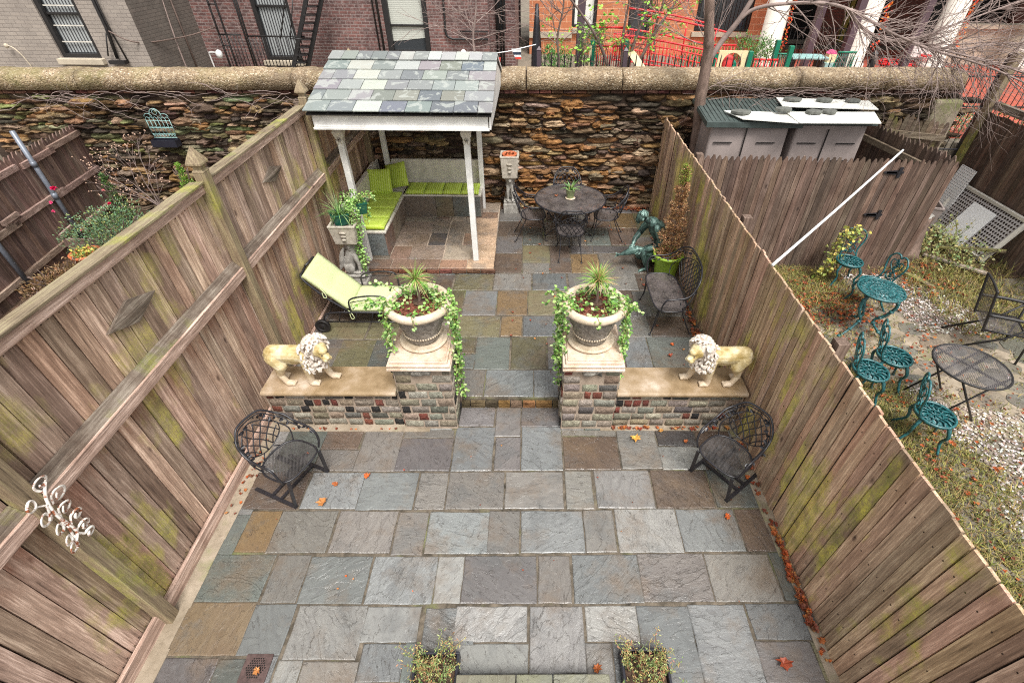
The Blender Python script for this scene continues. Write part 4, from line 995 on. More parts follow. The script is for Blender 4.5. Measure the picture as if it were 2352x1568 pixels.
SC=[(.22,.245,.235),(.27,.29,.275),(.33,.345,.33),(.14,.16,.18),(.21,.225,.19),(.4,.41,.385),(.25,.245,.25),(.18,.2,.2)]
rows=6; ex=LL/rows
M3=Matrix(((1,0,0),(0,dn.y,dn.z),(0,nrm.y,nrm.z))).transposed()
def slrow(x,s0,e,wid,lift):
    while x<-.515:
        w=wid*U(.92,1.08); w=min(w,-.50-x)
        if w<.03: break
        if -.50-(x+w)<.08: w=-.50-x
        c=Vector((x+w/2,EY,EZ))+dn*(s0+e*.62)+nrm*lift
        rot=M3@Matrix.Rotation(-.06,3,'X')@Matrix.Rotation(U(-.006,.006),3,'Z')
        mb.box(c+Vector((0,0,U(0,.003))),(w-.006,e*1.24,.016),rot,col=vary(rnd.choice(SC),.12)); x+=w
for r_ in range(rows-1):
    if r_%2: xs=.18; mb.box(Vector((-2.905+xs/2,EY,EZ))+dn*(r_*ex+ex*.62)+nrm*.022,(xs-.006,ex*1.24,.016),M3@Matrix.Rotation(-.06,3,'X'),col=rnd.choice(SC)); slrow(-2.905+xs,r_*ex,ex,.315,.022)
    else: slrow(-2.905,r_*ex,ex,.315,.022)
slrow(-2.905,(rows-1)*ex,ex*.8,.2,.036)
mb.build('roof_slates','slate',g,bevel=.002,seg=1)
mb=MB(); mb.extr([(EY+.02,EZ-.012),(RY,RZ_-.015),(9.2,2.56),(9.2,2.54),(RY,RZ_-.04),(EY+.02,EZ-.03)],'x',-2.88,-.52); mb.build('roof_deck','dark',g)
mb=MB(); mb.beam((-1.7,RY+.02,RZ_+.0),(-1.7,9.2,2.58),2.38,.03,upv=(0,0,1)); mb.build('back_slope','slate',g)
# ---------------------------------------------------------------- corner bench with cushions
b=T('corner_bench','built-in L-shaped bench faced with stone panels under the white shelter','bench',(-2.5,8.6,.22),world=True)
mb=MB(); mb.box((-1.68,8.855,.425),(1.45,.66,.41)); mb.box((-2.66,8.12,.425),(.56,2.10,.41)); mb.build('base','mortar',b)
mb=MB()
for x0,x1,c in ((-2.37,-1.79,'p'),(-1.785,-1.47,'o'),(-1.465,-.96,'G')): mb.box(((x0+x1)/2,8.514,.42),(x1-x0,.02,.39),col=vary(tuple(v*.7 for v in HUE[c]),.05))
for y0,y1,c in ((7.07,7.55,'b'),(7.555,8.03,'t'),(8.035,8.50,'p')): mb.box((-2.37,(y0+y1)/2,.42),(.02,y1-y0,.39),col=vary(HUE[c],.1))
mb.box((-2.655,7.06,.42),(.55,.02,.39),col=(.17,.19,.19)); mb.box((-.95,8.85,.42),(.02,.68,.39),col=(.24,.2,.17))
mb.build('stone_panels','paver',b,bevel=.003)
mb=MB(); mb.box((-1.65,8.85,.642),(1.44,.72,.035)); mb.box((-2.655,8.1,.6425),(.62,2.12,.034)); mb.build('seat_slab','plaster',b,bevel=.004)
mb=MB(); mb.box((-1.79,9.03,.90),(1.67,.06,.44)); mb.build('back_board','plaster',b,bevel=.006)
mb=MB(); mb.box((-2.93,8.1,.88),(.07,2.06,.42)); mb.build('side_board','plaster',b,bevel=.006)
def cushion(name,c,d,mat,lab,group,rot=None,bul=.35):
    mb=MB(); n=8; vs=[]; w,h,t=d; M=rot or Matrix.Identity(3)
    for sgn in (1,-1):
        for j in range(n+1):
            for i in range(n+1):
                a=i/n*2-1; q=j/n*2-1; k=((1-a**6)*(1-q**6))**.5 if abs(a)<1 and abs(q)<1 else 0
                pin=1-.03*(1-a*a)*abs(q)-.03*(1-q*q)*abs(a)
                vs.append(Vector(c)+M@Vector((a*w/2*pin,q*h/2*pin,sgn*t/2*(.45+.55*k))))
    o=(n+1)**2; fs=[]
    for j in range(n):
        for i in range(n): k=j*(n+1)+i; fs.append((k,k+1,k+n+2,k+n+1)); fs.append((o+k,o+k+n+1,o+k+n+2,o+k+1))
    E_=[i for i in range(n+1)]+[j*(n+1)+n for j in range(1,n+1)]+[n*(n+1)+i for i in range(n-1,-1,-1)]+[j*(n+1) for j in range(n-1,0,-1)]
    for k in range(len(E_)): a,q=E_[k],E_[(k+1)%len(E_)]; fs.append((a,o+a,o+q,q))
    mb.add(vs,fs,None,True); o_=mb.build(name,mat,loc=c); return tag(o_,lab,'cushion',group)
ordn=['frontmost','second','third','rearmost']
for k in range(4): cushion('seat_cushion',(-2.62,7.25+k*.352,.70),(.50,.345,.075),'cushy',f'striped lime seat cushion, {ordn[k]} of four on the bench arm along the left fence','striped seat cushions on the bench')
for k,nm in enumerate(['leftmost, in the corner','second from the left','third from the left','rightmost, behind the front post']): cushion('seat_cushion',(-2.14+k*.335,8.69,.70),(.33,.46,.075),'cushx',f'striped lime seat cushion on the bench along the wall, {nm}','striped seat cushions on the bench')
cushion('back_cushion',(-2.72,8.44,.92),(.40,.43,.09),'cushx','striped lime back cushion leaning squarely in the left of the bench corner','striped back cushions in the bench corner',Matrix.Rotation(.12,3,'Z')@Matrix.Rotation(1.25,3,'X'))
cushion('back_cushion',(-2.46,8.66,.95),(.40,.42,.09),'cushx','striped lime back cushion tilted to the right in the bench corner','striped back cushions in the bench corner',Matrix.Rotation(-.35,3,'Z')@Matrix.Rotation(1.2,3,'X')@Matrix.Rotation(.3,3,'Z'))
# ---------------------------------------------------------------- wrought iron furniture
def iron_chair(name, lab, cat, loc, rz, style, group=None, sx=1., sz=.42, seatw=.46, seatd=.42, mat='iron', ht=.93, arm_z=.66):
    t=T(name,lab,cat,loc,rz,group); hw=seatw/2*sx
    # seat outline: straight front, rounded back
    out=[]
    for k in range(28):
        a=2*PI*k/28; x=math.cos(a); y=math.sin(a); e=.55 if y>0 else .8
        out.append((hw*math.copysign(abs(x)**(.45 if sx>1.3 else e),x), seatd/2*math.copysign(abs(y)**(.5 if y>0 else .85),y)+.01, sz+.012*(y>0)*0))
    mb=MB(); mb.tube(out,.010,6,closed=True); mb.build('seat_rim',mat,t)
    mb=MB(); n=len(out); mb.add([(0,.01,sz-.006)]+out,[(0,1+k,1+(k+1)%n) for k in range(n)]); mb.build('seat',('seatmesh' if style=='sled' else 'tablemesh'),t)
    # rim of arms and back in one sweep
    B=-.27
    half=[(.235,.17,sz),(.255,.19,sz+.12),(.262,.15,arm_z-.01),(.265,.04,arm_z+.01),(.262,-.08,arm_z+.025),(.25,-.17,arm_z+.08),(.215,-.25,ht-.1),(.14,-.30,ht-.015),(.06,-.32,ht)]
    P=[(x*sx,y,z) for x,y,z in half]+[(-x*sx,y,z) for x,y,z in reversed(half)]
    sp_=spline(P,5); mb=MB(); mb.tube(sp_,.011,6)
    mb.tube(spline([(x*.93*sx,y-.004,z-.035 if i>4 else z-.03) for i,(x,y,z) in enumerate(half) if i>2]+[(-x*.93*sx,y-.004,z-.035 if i>4 else z-.03) for i,(x,y,z) in reversed(list(enumerate(half))) if i>2],4),.006,5)
    mb.build('arm_and_back_rim',mat,t)
    # lattice back: crossing arcs on a curved shell
    def sh(u,v): # u -1..1, v 0..1
        w=.25*sx*(1-.25*(1-v)**2)*math.sqrt(max(0,1-max(0,(v-.45)/.62)**2.4))
        return Vector((u*w, -.20-.10*v-.055*(1-u*u)*(.4+.6*v)+(.04*abs(u)**3), sz+.02+v*(ht-sz-.1)))
    mb=MB(); ov=[]
    for k in range(26):
        a=2*PI*k/26; ov.append(sh(.86*math.cos(a)*(1 if sx<1.3 else .95),.5+.46*math.sin(a)))
    mb.tube(ov,.006,5,closed=True)
    K=3 if sx<1.3 else 6
    def inside(u,v): return (u/.86)**2+((v-.5)/.46)**2<=1.02
    for k in range(-K,K+1):
        for s in (-1,1):
            P=[]
            for i in range(13):
                v=.04+.92*i/12; u=(k+.25*s)/K*1.05+s*(.62/(sx**.8))*math.sin((v-.5)*2.2)*(1-.2*abs(v-.5))
                if inside(u,v): P.append(sh(u,v))
            if len(P)>2: mb.tube(P,.0062,5)
    for s in (-1,1):
        mb.tube([sh(s*.25,.06),(s*.1*sx,-.2,sz)],.006,5)
        mb.tube(spline([sh(s*.8,.62),(s*.235*sx,-.16,sz+.14),(s*.2*sx,-.12,sz)],4),.007,5)
    mb.build('back_lattice',mat,t)
    # leaves between lattice and rim
    mb=MB(); N=22 if sx<1.3 else 40
    for k in range(N):
        q=sp_[int(len(sp_)*(.22+.56*k/(N-1)))]; p=Vector(q)*.965+Vector((0,0,-.012)); mb.leaf(p+Vector((U(-.008,.008),0,U(-.02,0))),(U(-1,1),U(-.3,.3),U(-1,.4)),.05,.034,(1,1,1),nrm=(0,1,.3),fold=.25)
    for s in (-1,1):
        for k in range(5): mb.leaf((s*.25*sx,.12-.05*k,arm_z-.02),(s*U(-.3,.3),U(-1,1),U(-.5,.2)),.05,.03,(1,1,1),nrm=(0,0,1))
    mb.build('leaf_scrolls',mat,t)
    if style=='sled':
        for s in (-1,1):
            mb=MB(); x=s*.225
            mb.beam((s*.2,.2,sz-.01),(x,.15,.02),.032,.014,upv=(0,1,0)); mb.beam((x,.16,.012),(x,-.37,.012),.034,.018); mb.build('leg',mat,t)
        mb=MB(); mb.beam((-.22,-.04,.022),(.22,-.04,.022),.03,.014); mb.beam((-.22,-.15,.022),(.22,-.15,.022),.03,.014); mb.build('cross_bar',mat,t)
        mb=MB(); mb.beam((-.14,.1,sz-.03),(.14,.1,sz-.03),.05,.012); mb.beam((0,.1,sz-.045),(0,-.12,.03),.04,.012); mb.beam((0,.1,sz-.04),(0,-.15,sz-.035),.05,.012); mb.build('spring_support',mat,t)
    else:
        for s in (-1,1):
            x=s*hw*.82
            mb=MB(); 
            for o in (-.016,.016): mb.tube(spline([(x+o,.17,sz),(x+s*.012+o*1.6,.19,sz-.12),(x-s*.01+o,.2,sz-.28),(x+s*.02,.235,.015)],5),.0065,5)
            mb.ell((x+s*.02,.24,.012),(.016,.02,.012),8,5)
            for k in range(6): mb.leaf((x,.185,sz-.06-.04*k),(U(-1,1),.1,U(-1,1)),.035,.025,(1,1,1),nrm=(0,1,0))
            mb.build('leg',mat,t)
            mb=MB(); mb.tube(spline([(x*.85,-.12,sz),(x*.9,-.2,sz-.2),(x*1.02,-.31,.015)],5),.008,6); mb.ell((x*1.02,-.32,.012),(.018,.018,.012),8,5); mb.build('leg',mat,t)
        mb=MB(); mb.tube(spline([(-hw*.8,.18,sz-.16),(0,.05,sz-.04),(hw*.8,.18,sz-.16)],5),.005,5); mb.build('brace',mat,t)
    return t
G4='iron armchairs round the dining table'
c0=iron_chair('iron_chair','black iron lattice-back armchair at the near side of the round table, back to the camera','chair',(.65,7.31,.13),0,'legs',G4,sz=.43)
dup(c0,(.02,7.93,.13),-PI/2+.06,'black iron armchair at the left of the round table, by the lion pedestal')
dup(c0,(1.33,7.93,.13),PI/2-.08,'black iron armchair at the right of the round table, nearest the boy figure')
dup(c0,(.66,8.52,.13),PI,'black iron armchair behind the round table against the rubble wall')
GS='iron sled-base chairs in front of the low walls'
c1=iron_chair('iron_chair','black iron sled-base chair with mesh seat near the mossy left fence','chair',(-2.36,2.84,0),R(-113),'sled',GS,ht=.87)
dup(c1,(1.96,2.91,0),R(127),'black iron sled-base chair with mesh seat near the right picket fence')
iron_chair('iron_settee','wide black iron settee with wet mesh seat along the right fence','settee',(1.88,5.53,.13),PI/2,'legs',sx=2.08,sz=.44,seatd=.46,ht=.98,arm_z=.68)
# dining table
t=T('dining_table','round black iron dining table with mesh top in front of the rubble wall','table',(.67,7.95,.13))
mb=MB(); mb.disc((0,0,.72),.605,64); mb.build('table_top','tablemesh',t)
mb=MB(); mb.tube([(.61*math.cos(2*PI*k/56),.61*math.sin(2*PI*k/56),.715) for k in range(56)],.014,6,closed=True)
for k in range(6): a=PI*k/6; mb.beam((-.6*math.cos(a),-.6*math.sin(a),.712),(.6*math.cos(a),.6*math.sin(a),.712),.012,.006)
mb.build('table_rim','iron',t)
for k in range(4):
    a=PI*k/2; c,s=math.cos(a),math.sin(a); mb=MB()
    for o in (-.03,.03): mb.tube(spline([(.42*c-o*s,.42*s+o*c,.7),(.36*c-o*s,.36*s+o*c,.45),(.2*c-o*.4*s,.2*s+o*.4*c,.2),(.3*c,.3*s,.1),(.40*c,.40*s,.015)],5),.009,6)
    mb.ell((.41*c,.41*s,.013),(.02,.02,.013),8,5)
    for j in range(8): mb.leaf((.37*c,.37*s,.6-.04*j),(U(-1,1),U(-1,1),U(-1,1)),.05,.035,(1,1,1))
    mb.build('leg','iron',t)
mb=MB(); mb.tube([(.22*math.cos(2*PI*k/30),.22*math.sin(2*PI*k/30),.2) for k in range(30)],.008,5,closed=True); mb.build('brace_ring','iron',t)
# orchid pot on the table
t=T('potted_plant','leafy plant in a small sage green pot on the round table','potted plant',(.67,7.95,.852))
mb=MB(); mb.lathe([(0,0),(.08,0),(.09,.008),(.085,.014),(0,.012)],24); mb.build('dish','urnrim',t)
mb=MB(); mb.lathe([(0,.013),(.055,.013),(.06,.03),(.085,.165),(.09,.17),(.078,.172),(.075,.15),(0,.15)],24); mb.build('pot','celadon',t)
mb=MB(); 
for k in range(14):
    a=U(0,6.3); mb.blade((.02*math.cos(a),.02*math.sin(a),.15),(math.cos(a)*U(.3,1.2),math.sin(a)*U(.3,1.2),U(.5,1.2)),U(.16,.26),U(.03,.045),vary(rnd.choice([(.14,.3,.08),(.2,.38,.12),(.1,.22,.06)]),.2),droop=U(.5,1.3))
for k in range(10): a=U(0,6.3); mb.blade((.02*math.cos(a),.02*math.sin(a),.15),(math.cos(a)*.3,math.sin(a)*.3,1),.1,.012,(.5,.33,.15),droop=.2)
mb.build('leaves','leaf',t)
# ---------------------------------------------------------------- chaise lounge
t=T('chaise_lounge','black iron chaise lounge on wheels beside the left fence','lounger',(-2.1,5.5,.13))
X0,X1=-.72,.78; HW=.30; SZ=.30
mb=MB()
for s in (-1,1):
    y=s*HW
    mb.tube(spline([(X0,y,.04),(X0-.0,y,.16),(X0+.06,y,SZ-.03),(X0+.25,y,SZ)],5)+[Vector((X1,y,SZ))],.011,6)
    mb.tube([(X0+.0,y,.14),(X1,y,.14)],.009,6)
    mb.tube(spline([(-.32,y,SZ+.02),(-.30,y,SZ+.2),(-.1,y,SZ+.26),(.12,y,SZ+.26),(.19,y,SZ+.2),(.2,y,SZ)],5),.011,6)
    mb.tube(spline([(-.30,y,SZ+.16),(-.1,y,SZ+.2),(.08,y,SZ+.2),(.12,y,SZ+.24)],5),.007,5)
    for k in range(7): x=X0+.2+.22*k; mb.tube([(x,y,.14),(x+.05,y,SZ)],.006,4)
for x in (X0,X0+.3,.2,.6,X1): mb.tube([(x,-HW,SZ if x>X0 else .14),(x,HW,SZ if x>X0 else .14)],.008,5)
mb.build('frame','iron',t)
mb=MB(); A_=Vector((-.36,0,SZ+.0)); B_=Vector((-.82,0,.80))
for s in (-1,1): mb.tube(spline([A_+Vector((0,s*.27,0)),A_*.5+B_*.5+Vector((-.02,s*.28,-.02)),B_+Vector((-.02,s*.26,0)),B_+Vector((-.05,s*.15,.03))],4)+[B_+Vector((-.06,0,.04))],.016,7)
for k in range(6): q=A_+(B_-A_)*(k+.5)/6; mb.tube([q+Vector((0,-.27,0)),q+Vector((0,.27,0))],.006,4)
mb.beam(A_+Vector((0,.27,0)),(-.45,.27,.02),.03,.012); mb.build('back_frame','iron',t)
for s in (-1,1):
    mb=MB(); mb.lathe([(.0,-.016),(.03,-.02),(.035,-.012),(.07,-.012),(.072,-.02),(.098,-.02),(.10,-.01),(.10,.01),(.098,.02),(.072,.02),(.07,.012),(.035,.012),(.03,.02),(0,.02)],28)
    for v in range(len(mb.v)): x,y,z=mb.v[v]; mb.v[v]=(x,z,y)
    mb.build('wheel','wheel',t,loc=(0,0,0)).location=(X0-.02,s*(HW+.045),.10)
for s in (-1,1): mb=MB(); mb.tube([(X1-.05,s*HW,SZ),(X1,s*HW,0)],.011,6); mb.build('leg','iron',t)
t2=T('lounge_cushion','pale lime green cushion tied onto the black chaise lounge','cushion',(-2.1,5.5,.41))
def slab_cush(name,L,w,th,o,M):
    n,m=14,8; mb=MB(); vs=[]
    for sg in (1,-1):
        for i in range(n+1):
            for j in range(m+1):
                a=i/n*2-1; q=j/m*2-1; k=((1-abs(a)**9)*(1-abs(q)**8))**.5 if abs(a)<1 and abs(q)<1 else 0
                dent=.012*math.exp(-((a-.0)*7)**2)*(sg>0)
                vs.append(o+M@Vector((a*L/2,q*w/2,sg*th/2*(.6+.4*k)-dent)))
    ss=(n+1)*(m+1); fs=[]
    for i in range(n):
        for j in range(m): k=i*(m+1)+j; fs.append((k,k+m+1,k+m+2,k+1)); fs.append((ss+k,ss+k+1,ss+k+m+2,ss+k+m+1))
    E_=[i*(m+1) for i in range(n+1)]+[n*(m+1)+j for j in range(1,m+1)]+[i*(m+1)+m for i in range(n-1,-1,-1)]+[j for j in range(m-1,0,-1)]
    for k in range(len(E_)): a,q=E_[k],E_[(k+1)%len(E_)]; fs.append((a,ss+a,ss+q,q))
    mb.add(vs,fs,None,True); return mb.build(name,'fabric',t2)
slab_cush('seat_pad',1.16,.56,.085,Vector((.21,0,.045)),Matrix.Identity(3))
ab=B_-A_; th_=math.atan2(ab.z,-ab.x); Mb=Matrix.Rotation(th_,3,'Y')
slab_cush('back_pad',.72,.56,.085,Vector((-.575,0,.315)),Mb)
mb=MB()
for (x,z) in ((-.36,.02),(-.64,.36)):
    mb.tube(spline([(x,-.28,z+.02),(x+.05,-.31,z-.02),(x+.07,-.32,z-.08),(x+.03,-.32,z-.09),(x+.02,-.31,z-.02)],4),.006,4)
mb.build('ties','fabric',t2)
# ---------------------------------------------------------------- griffin pedestal with square planter
def seated_beast(mb, o, s, wing):
    o=Vector(o); v=lambda x,y,z: o+Vector((x,y,z))*s
    chain(mb,[v(-.08,0,.10),v(-.06,0,.22),v(0,0,.36),v(.04,0,.46)],[.10*s,.10*s,.095*s,.08*s]); mb.ell(v(-.06,-.08,.1),(.09*s,.05*s,.1*s)); mb.ell(v(-.06,.08,.1),(.09*s,.05*s,.1*s))
    for q in (-1,1):
        chain(mb,[v(.06,q*.05,.34),v(.10,q*.055,.18),v(.10,q*.055,.04)],[.045*s,.034*s,.028*s]); mb.ell(v(.13,q*.055,.025),(.05*s,.03*s,.025*s)); mb.ell(v(.05,q*.09,.025),(.07*s,.03*s,.025*s))
        if wing:
            for k in range(6): mb.ell(v(-.12-.012*k,q*(.09),.40-.05*k),(.03*s,.02*s,(.13-.008*k)*s),8,6,Matrix.Rotation(.5,3,'Y'))
        else:
            mb.ell(v(-.02,q*.07,.36),(.06*s,.04*s,.11*s))
    mb.ell(v(.07,0,.52),(.075*s,.07*s,.08*s)); mb.ell(v(.14,0,.50),(.05*s,.035*s,.035*s)); mb.ell(v(.0,0,.50),(.08*s,.09*s,.1*s))
    for k in range(16): a=2*PI*k/16; mb.ell(v(.02,.09*math.cos(a),.5+.1*math.sin(a)),(.03*s,.025*s,.025*s),6,4)
def square_planter(t,z0,z1,w0,w1,mat='carve'):
    mb=MB(); mb.sq([(w0*.8,z0),(w0*.82,z0+.02),(w0,z0+.03),(w1,z1-.04),(w1+.008,z1-.03),(w1+.008,z1),(w1-.025,z1),(w1-.03,z1-.05),(0.001,z1-.05)],(0,0,0)); p=mb.build('planter_box',mat,t,bevel=.014,seg=3)
    for (ax,s) in (('y',-1),('x',1)):
        mb=MB()
        for k in range(3): mb.ell((s*(w1+.0) if ax=='x' else (k-1)*.0, s*(w1+.0) if ax=='y' else 0, z0+(z1-z0)*(.35+.16*k)),(.012 if ax=='x' else .035+.01*k,.012 if ax=='y' else .035+.01*k,.02),8,5)
        mb.build('relief',mat,p)
t=T('griffin_pedestal','square cement planter carried by a seated winged griffin at the left fence','planter',(-2.70,6.42,.13),R(0))
mb=MB(); mb.sq([(.15,0),(.15,.05),(.135,.07),(.13,.14),(.145,.155),(.145,.18)],(0,0,0)); mb.build('plinth','granite_grey',t,bevel=.004)
mb=MB(); seated_beast(mb,(-.02,0,.18),.92,True); organic(mb,'griffin','granite_grey',t,.009,2)
square_planter(t,.70,1.03,.155,.185)
t=T('lion_pedestal','tall square cement planter carried by a seated lion in front of the rubble wall','planter',(-.41,8.97,.13))
mb=MB(); mb.sq([(.135,0),(.135,.19),(.12,.2),(.125,.24)],(0,0,0)); mb.build('plinth','granite_grey',t,bevel=.004)
mb=MB(); seated_beast(mb,(0,0,0),.82,False)
for i,(x,y,z) in enumerate(mb.v): mb.v[i]=(y,-x,z+.24)
organic(mb,'lion','granite_grey',t,.008,2)
square_planter(t,.68,1.12,.14,.165)
mb=MB(); mb.lathe([(.13,1.09),(.135,1.13),(.12,1.13),(.115,1.1),(0,1.1)],20); mb.build('clay_pot','terra',t)
mb=MB()
for k in range(30): mb.leaf((U(-.09,.09),U(-.09,.09),1.11),(U(-1,1),U(-1,1),.2),.05,.035,vary((.35,.12,.05),.3))
mb.build('dead_leaves','dryleaf',t)
# spider plant pot & ivy pot
t=T('spider_plant','grassy spider plant in a dark green pot on the griffin planter','potted plant',(-2.74,6.40,1.13))
mb=MB(); mb.sq([(.085,0),(.085,.01),(.115,.15),(.125,.15),(.125,.17),(.11,.17),(.10,.14),(.001,.14)],(0,0,0),.5); mb.build('pot','plastgreen',t,bevel=.008)
mb=MB()
for k in range(90):
    a=U(0,6.3); e=U(.1,1.5); mb.blade((.02*math.cos(a),.02*math.sin(a),.14),(math.cos(a)*math.cos(e),math.sin(a)*math.cos(e),math.sin(e)),U(.25,.5),.009,vary(rnd.choice([(.2,.36,.1),(.33,.46,.2),(.13,.27,.07)]),.2),droop=U(.4,1.6),n=6)
mb.build('leaves','leaf',t)
t=T('hanging_ivy','trailing ivy in a dark green pot hung beside the front left shelter post','potted plant',(-2.52,6.52,1.3))
mb=MB(); mb.sq([(.07,-.06),(.095,.09),(.1,.09),(.1,.11),(.08,.11),(.001,.08)],(.06,0,0),.4); mb.build('pot','plastgreen',t,bevel=.006)
mb=MB()
for a,L in ((-2.,1.1),(-1.75,1.0),(-1.5,.85),(-2.4,.7),(-1.2,.45),(3.0,.4),(0.,.3)):
    c,s=math.cos(a),math.sin(a); P=[(.1*c,.1*s,.14),(.14*c,.14*s,.08)]; z=.0
    while z>-L: P.append((.14*c+U(-.02,.02)-.04*z*0,.15*s+U(-.02,.02),z)); z-=.12
    vine(mb,(0,0,.1),P,int(120*L)+25,.034,[(.2,.38,.08),(.28,.5,.12),(.38,.58,.2)],.04)
for k in range(120): mb.leaf((U(-.17,.13),U(-.12,.12),U(.08,.26)),(U(-1,1),U(-1,1),U(-.3,1)),.036,.03,vary(rnd.choice(LG),.2))
for k in range(6): vine(mb,(.05,0,.12),[(.15,U(-.1,.1),.2),(.28,U(-.1,.1),U(.1,.25))],14,.03)
mb.build('foliage','leaf',t)
def chainb(mb,P,Rr,n=10): chain(mb,P,[q*1.15 for q in Rr],n)
# ---------------------------------------------------------------- bronze boy holding a fish
t=T('bronze_boy','green bronze figure of a crouching boy holding a fish beside the lime pot','statue',(1.88,6.9,.13),world=True)
mb=MB(); Vv=Vector
chainb(mb,[Vv((2.12,7.0,.40)),Vv((2.13,7.0,.52)),Vv((2.08,6.99,.66)),Vv((1.99,6.98,.80)),Vv((1.92,6.97,.88))],[.125,.112,.108,.115,.088],14)
mb.ell((1.97,6.98,.80),(.095,.155,.10)); mb.ell((2.1,6.92,.40),(.1,.08,.09)); mb.ell((2.1,7.08,.40),(.1,.08,.09))
chainb(mb,[Vv((1.90,6.97,.88)),Vv((1.80,6.965,.95))],[.045,.042])
mb.ell((1.715,6.96,1.0),(.078,.07,.088),14,10,Matrix.Rotation(.5,3,'Y')); mb.ell((1.68,6.96,.955),(.055,.05,.05)); mb.ell((1.645,6.96,.955),(.016,.012,.016)); mb.ell((1.66,6.96,.915),(.022,.026,.014)); mb.ell((1.68,6.96,.895),(.024,.024,.02))
for s in (-1,1): mb.ell((1.735,6.96+s*.07,.975),(.018,.01,.024)); mb.ell((1.655,6.96+s*.028,.975),(.014,.016,.01))
chainb(mb,[Vv((1.97,6.84,.85)),Vv((2.03,6.79,.72)),Vv((2.02,6.77,.60)),Vv((1.88,6.79,.52)),Vv((1.77,6.82,.46))],[.058,.052,.045,.04,.028])
chainb(mb,[Vv((1.92,7.12,.85)),Vv((1.83,7.15,.73)),Vv((1.78,7.14,.64)),Vv((1.70,7.08,.56)),Vv((1.66,7.0,.50))],[.058,.052,.044,.038,.026])
def bhand(c,d,u):
    c=Vv(c);d=Vv(d).normalized();u=Vv(u).normalized(); s_=d.cross(u).normalized(); mb.ell(c+d*.02,(.03,.028,.016))
    for k,L in enumerate((.048,.056,.052,.04)): o=c+d*.035+s_*((k-1.5)*.016); chain(mb,[o,o+d*L*.55-u*.004,o+d*L-u*.02],[.0082,.0078,.007],7)
    o=c+s_*-.03; chain(mb,[o,o+d*.02-s_*.018,o+d*.04-s_*.02-u*.012],[.0095,.0088,.008],7)
bhand((1.755,6.825,.455),(-1,.1,-.25),(0,-.2,1)); bhand((1.655,6.99,.495),(-.6,-.6,-.35),(.2,0,1))
chainb(mb,[Vv((2.10,6.92,.38)),Vv((1.95,6.86,.43)),Vv((1.83,6.82,.44))],[.094,.082,.066]); chainb(mb,[Vv((1.82,6.82,.44)),Vv((1.86,6.81,.32)),Vv((1.895,6.80,.19))],[.062,.058,.038])
chainb(mb,[Vv((1.90,6.80,.165)),Vv((1.84,6.775,.15)),Vv((1.79,6.755,.145))],[.032,.028,.022])
for k,L in enumerate((.03,.026,.024,.02,.018)): o=Vv((1.785-.002*k,6.737+.013*k-.002,.142)); chain(mb,[o,o+Vv((-L,-.3*L,-.002))],[.0095 if k==0 else .0075,.007],7)
chainb(mb,[Vv((2.1,7.08,.38)),Vv((1.92,7.06,.34)),Vv((1.80,7.04,.27))],[.094,.08,.062]); chainb(mb,[Vv((1.80,7.04,.25)),Vv((1.92,7.07,.2)),Vv((2.05,7.09,.18))],[.05,.045,.032]); chain(mb,[Vv((2.06,7.09,.17)),Vv((2.14,7.1,.15))],[.03,.022])
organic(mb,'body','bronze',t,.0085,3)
mb=MB(); r=random.Random(4)
mb.ell((1.735,6.96,1.03),(.078,.074,.07),12,8,Matrix.Rotation(.4,3,'Y'))
for k in range(70):
    q=r.uniform(0,2*PI); e=r.uniform(.1,1.4); d=Vv((math.cos(q)*math.cos(e)+.25,math.sin(q)*math.cos(e),math.sin(e))).normalized(); p=Vv((1.735,6.96,1.025))+Vv((d.x*.078,d.y*.074,d.z*.07)); tt=Vv((-.3,.0,-1)); tt=(tt-d*tt.dot(d)).normalized()
    mb.tube([p-tt*.02,p+d*.006,p+tt*.025],[.006,.01,.005],5)
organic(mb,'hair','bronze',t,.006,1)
mb=MB(); chain(mb,[Vv((1.80,6.86,.47)),Vv((1.71,6.88,.46)),Vv((1.60,6.88,.425)),Vv((1.50,6.87,.395)),Vv((1.43,6.86,.375))],[.04,.065,.06,.035,.016])
mb.extr([(1.44,.39),(1.36,.42),(1.38,.37),(1.35,.33),(1.44,.36)],'y',6.85,6.87); mb.extr([(1.68,.5),(1.6,.52),(1.56,.46),(1.64,.45)],'y',6.872,6.888); organic(mb,'fish','bronze',t,.008,2)
# ---------------------------------------------------------------- lime pot with dried spiral conifer
t=T('lime_pot','tall lime green glazed pot with a brown dried conifer at the right fence','pot',(2.155,6.62,.13))
mb=MB(); mb.lathe([(0,0),(.155,0),(.165,.02),(.20,.36),(.215,.375),(.235,.38),(.24,.40),(.235,.425),(.215,.425),(.20,.40),(.195,.36),(0,.36)],48); mb.build('pot','limepot',t)
mb=MB()
for s in (-1,1): mb.tube([(s*.2,-.03,.3),(s*.235,-.02,.28),(s*.235,.02,.28),(s*.2,.03,.3)],.012,6)
mb.build('lug','limepot',t)
mb=MB()
for k in range(120): a=U(0,6.3); r_=.19*math.sqrt(rnd.random()); mb.leaf((r_*math.cos(a),r_*math.sin(a),U(.36,.385)),(U(-1,1),U(-1,1),.2),.045,.03,vary((.28,.1,.06),.4),nrm=(0,0,1))
mb.build('dead_leaves','dryleaf',t)
t=T('dried_conifer','brown dried spiral conifer with a little green at its tip in the lime pot','shrub',(2.155,6.62,.5))
mb=MB(); mb.tube(spline([(0,0,0),(.02,0,.3),(-.01,0,.7),(.01,.0,1.1),(0,0,1.42)],4),[.018-.0008*i for i in range(17)],7); mb.build('trunk','bark',t)
mb=MB()
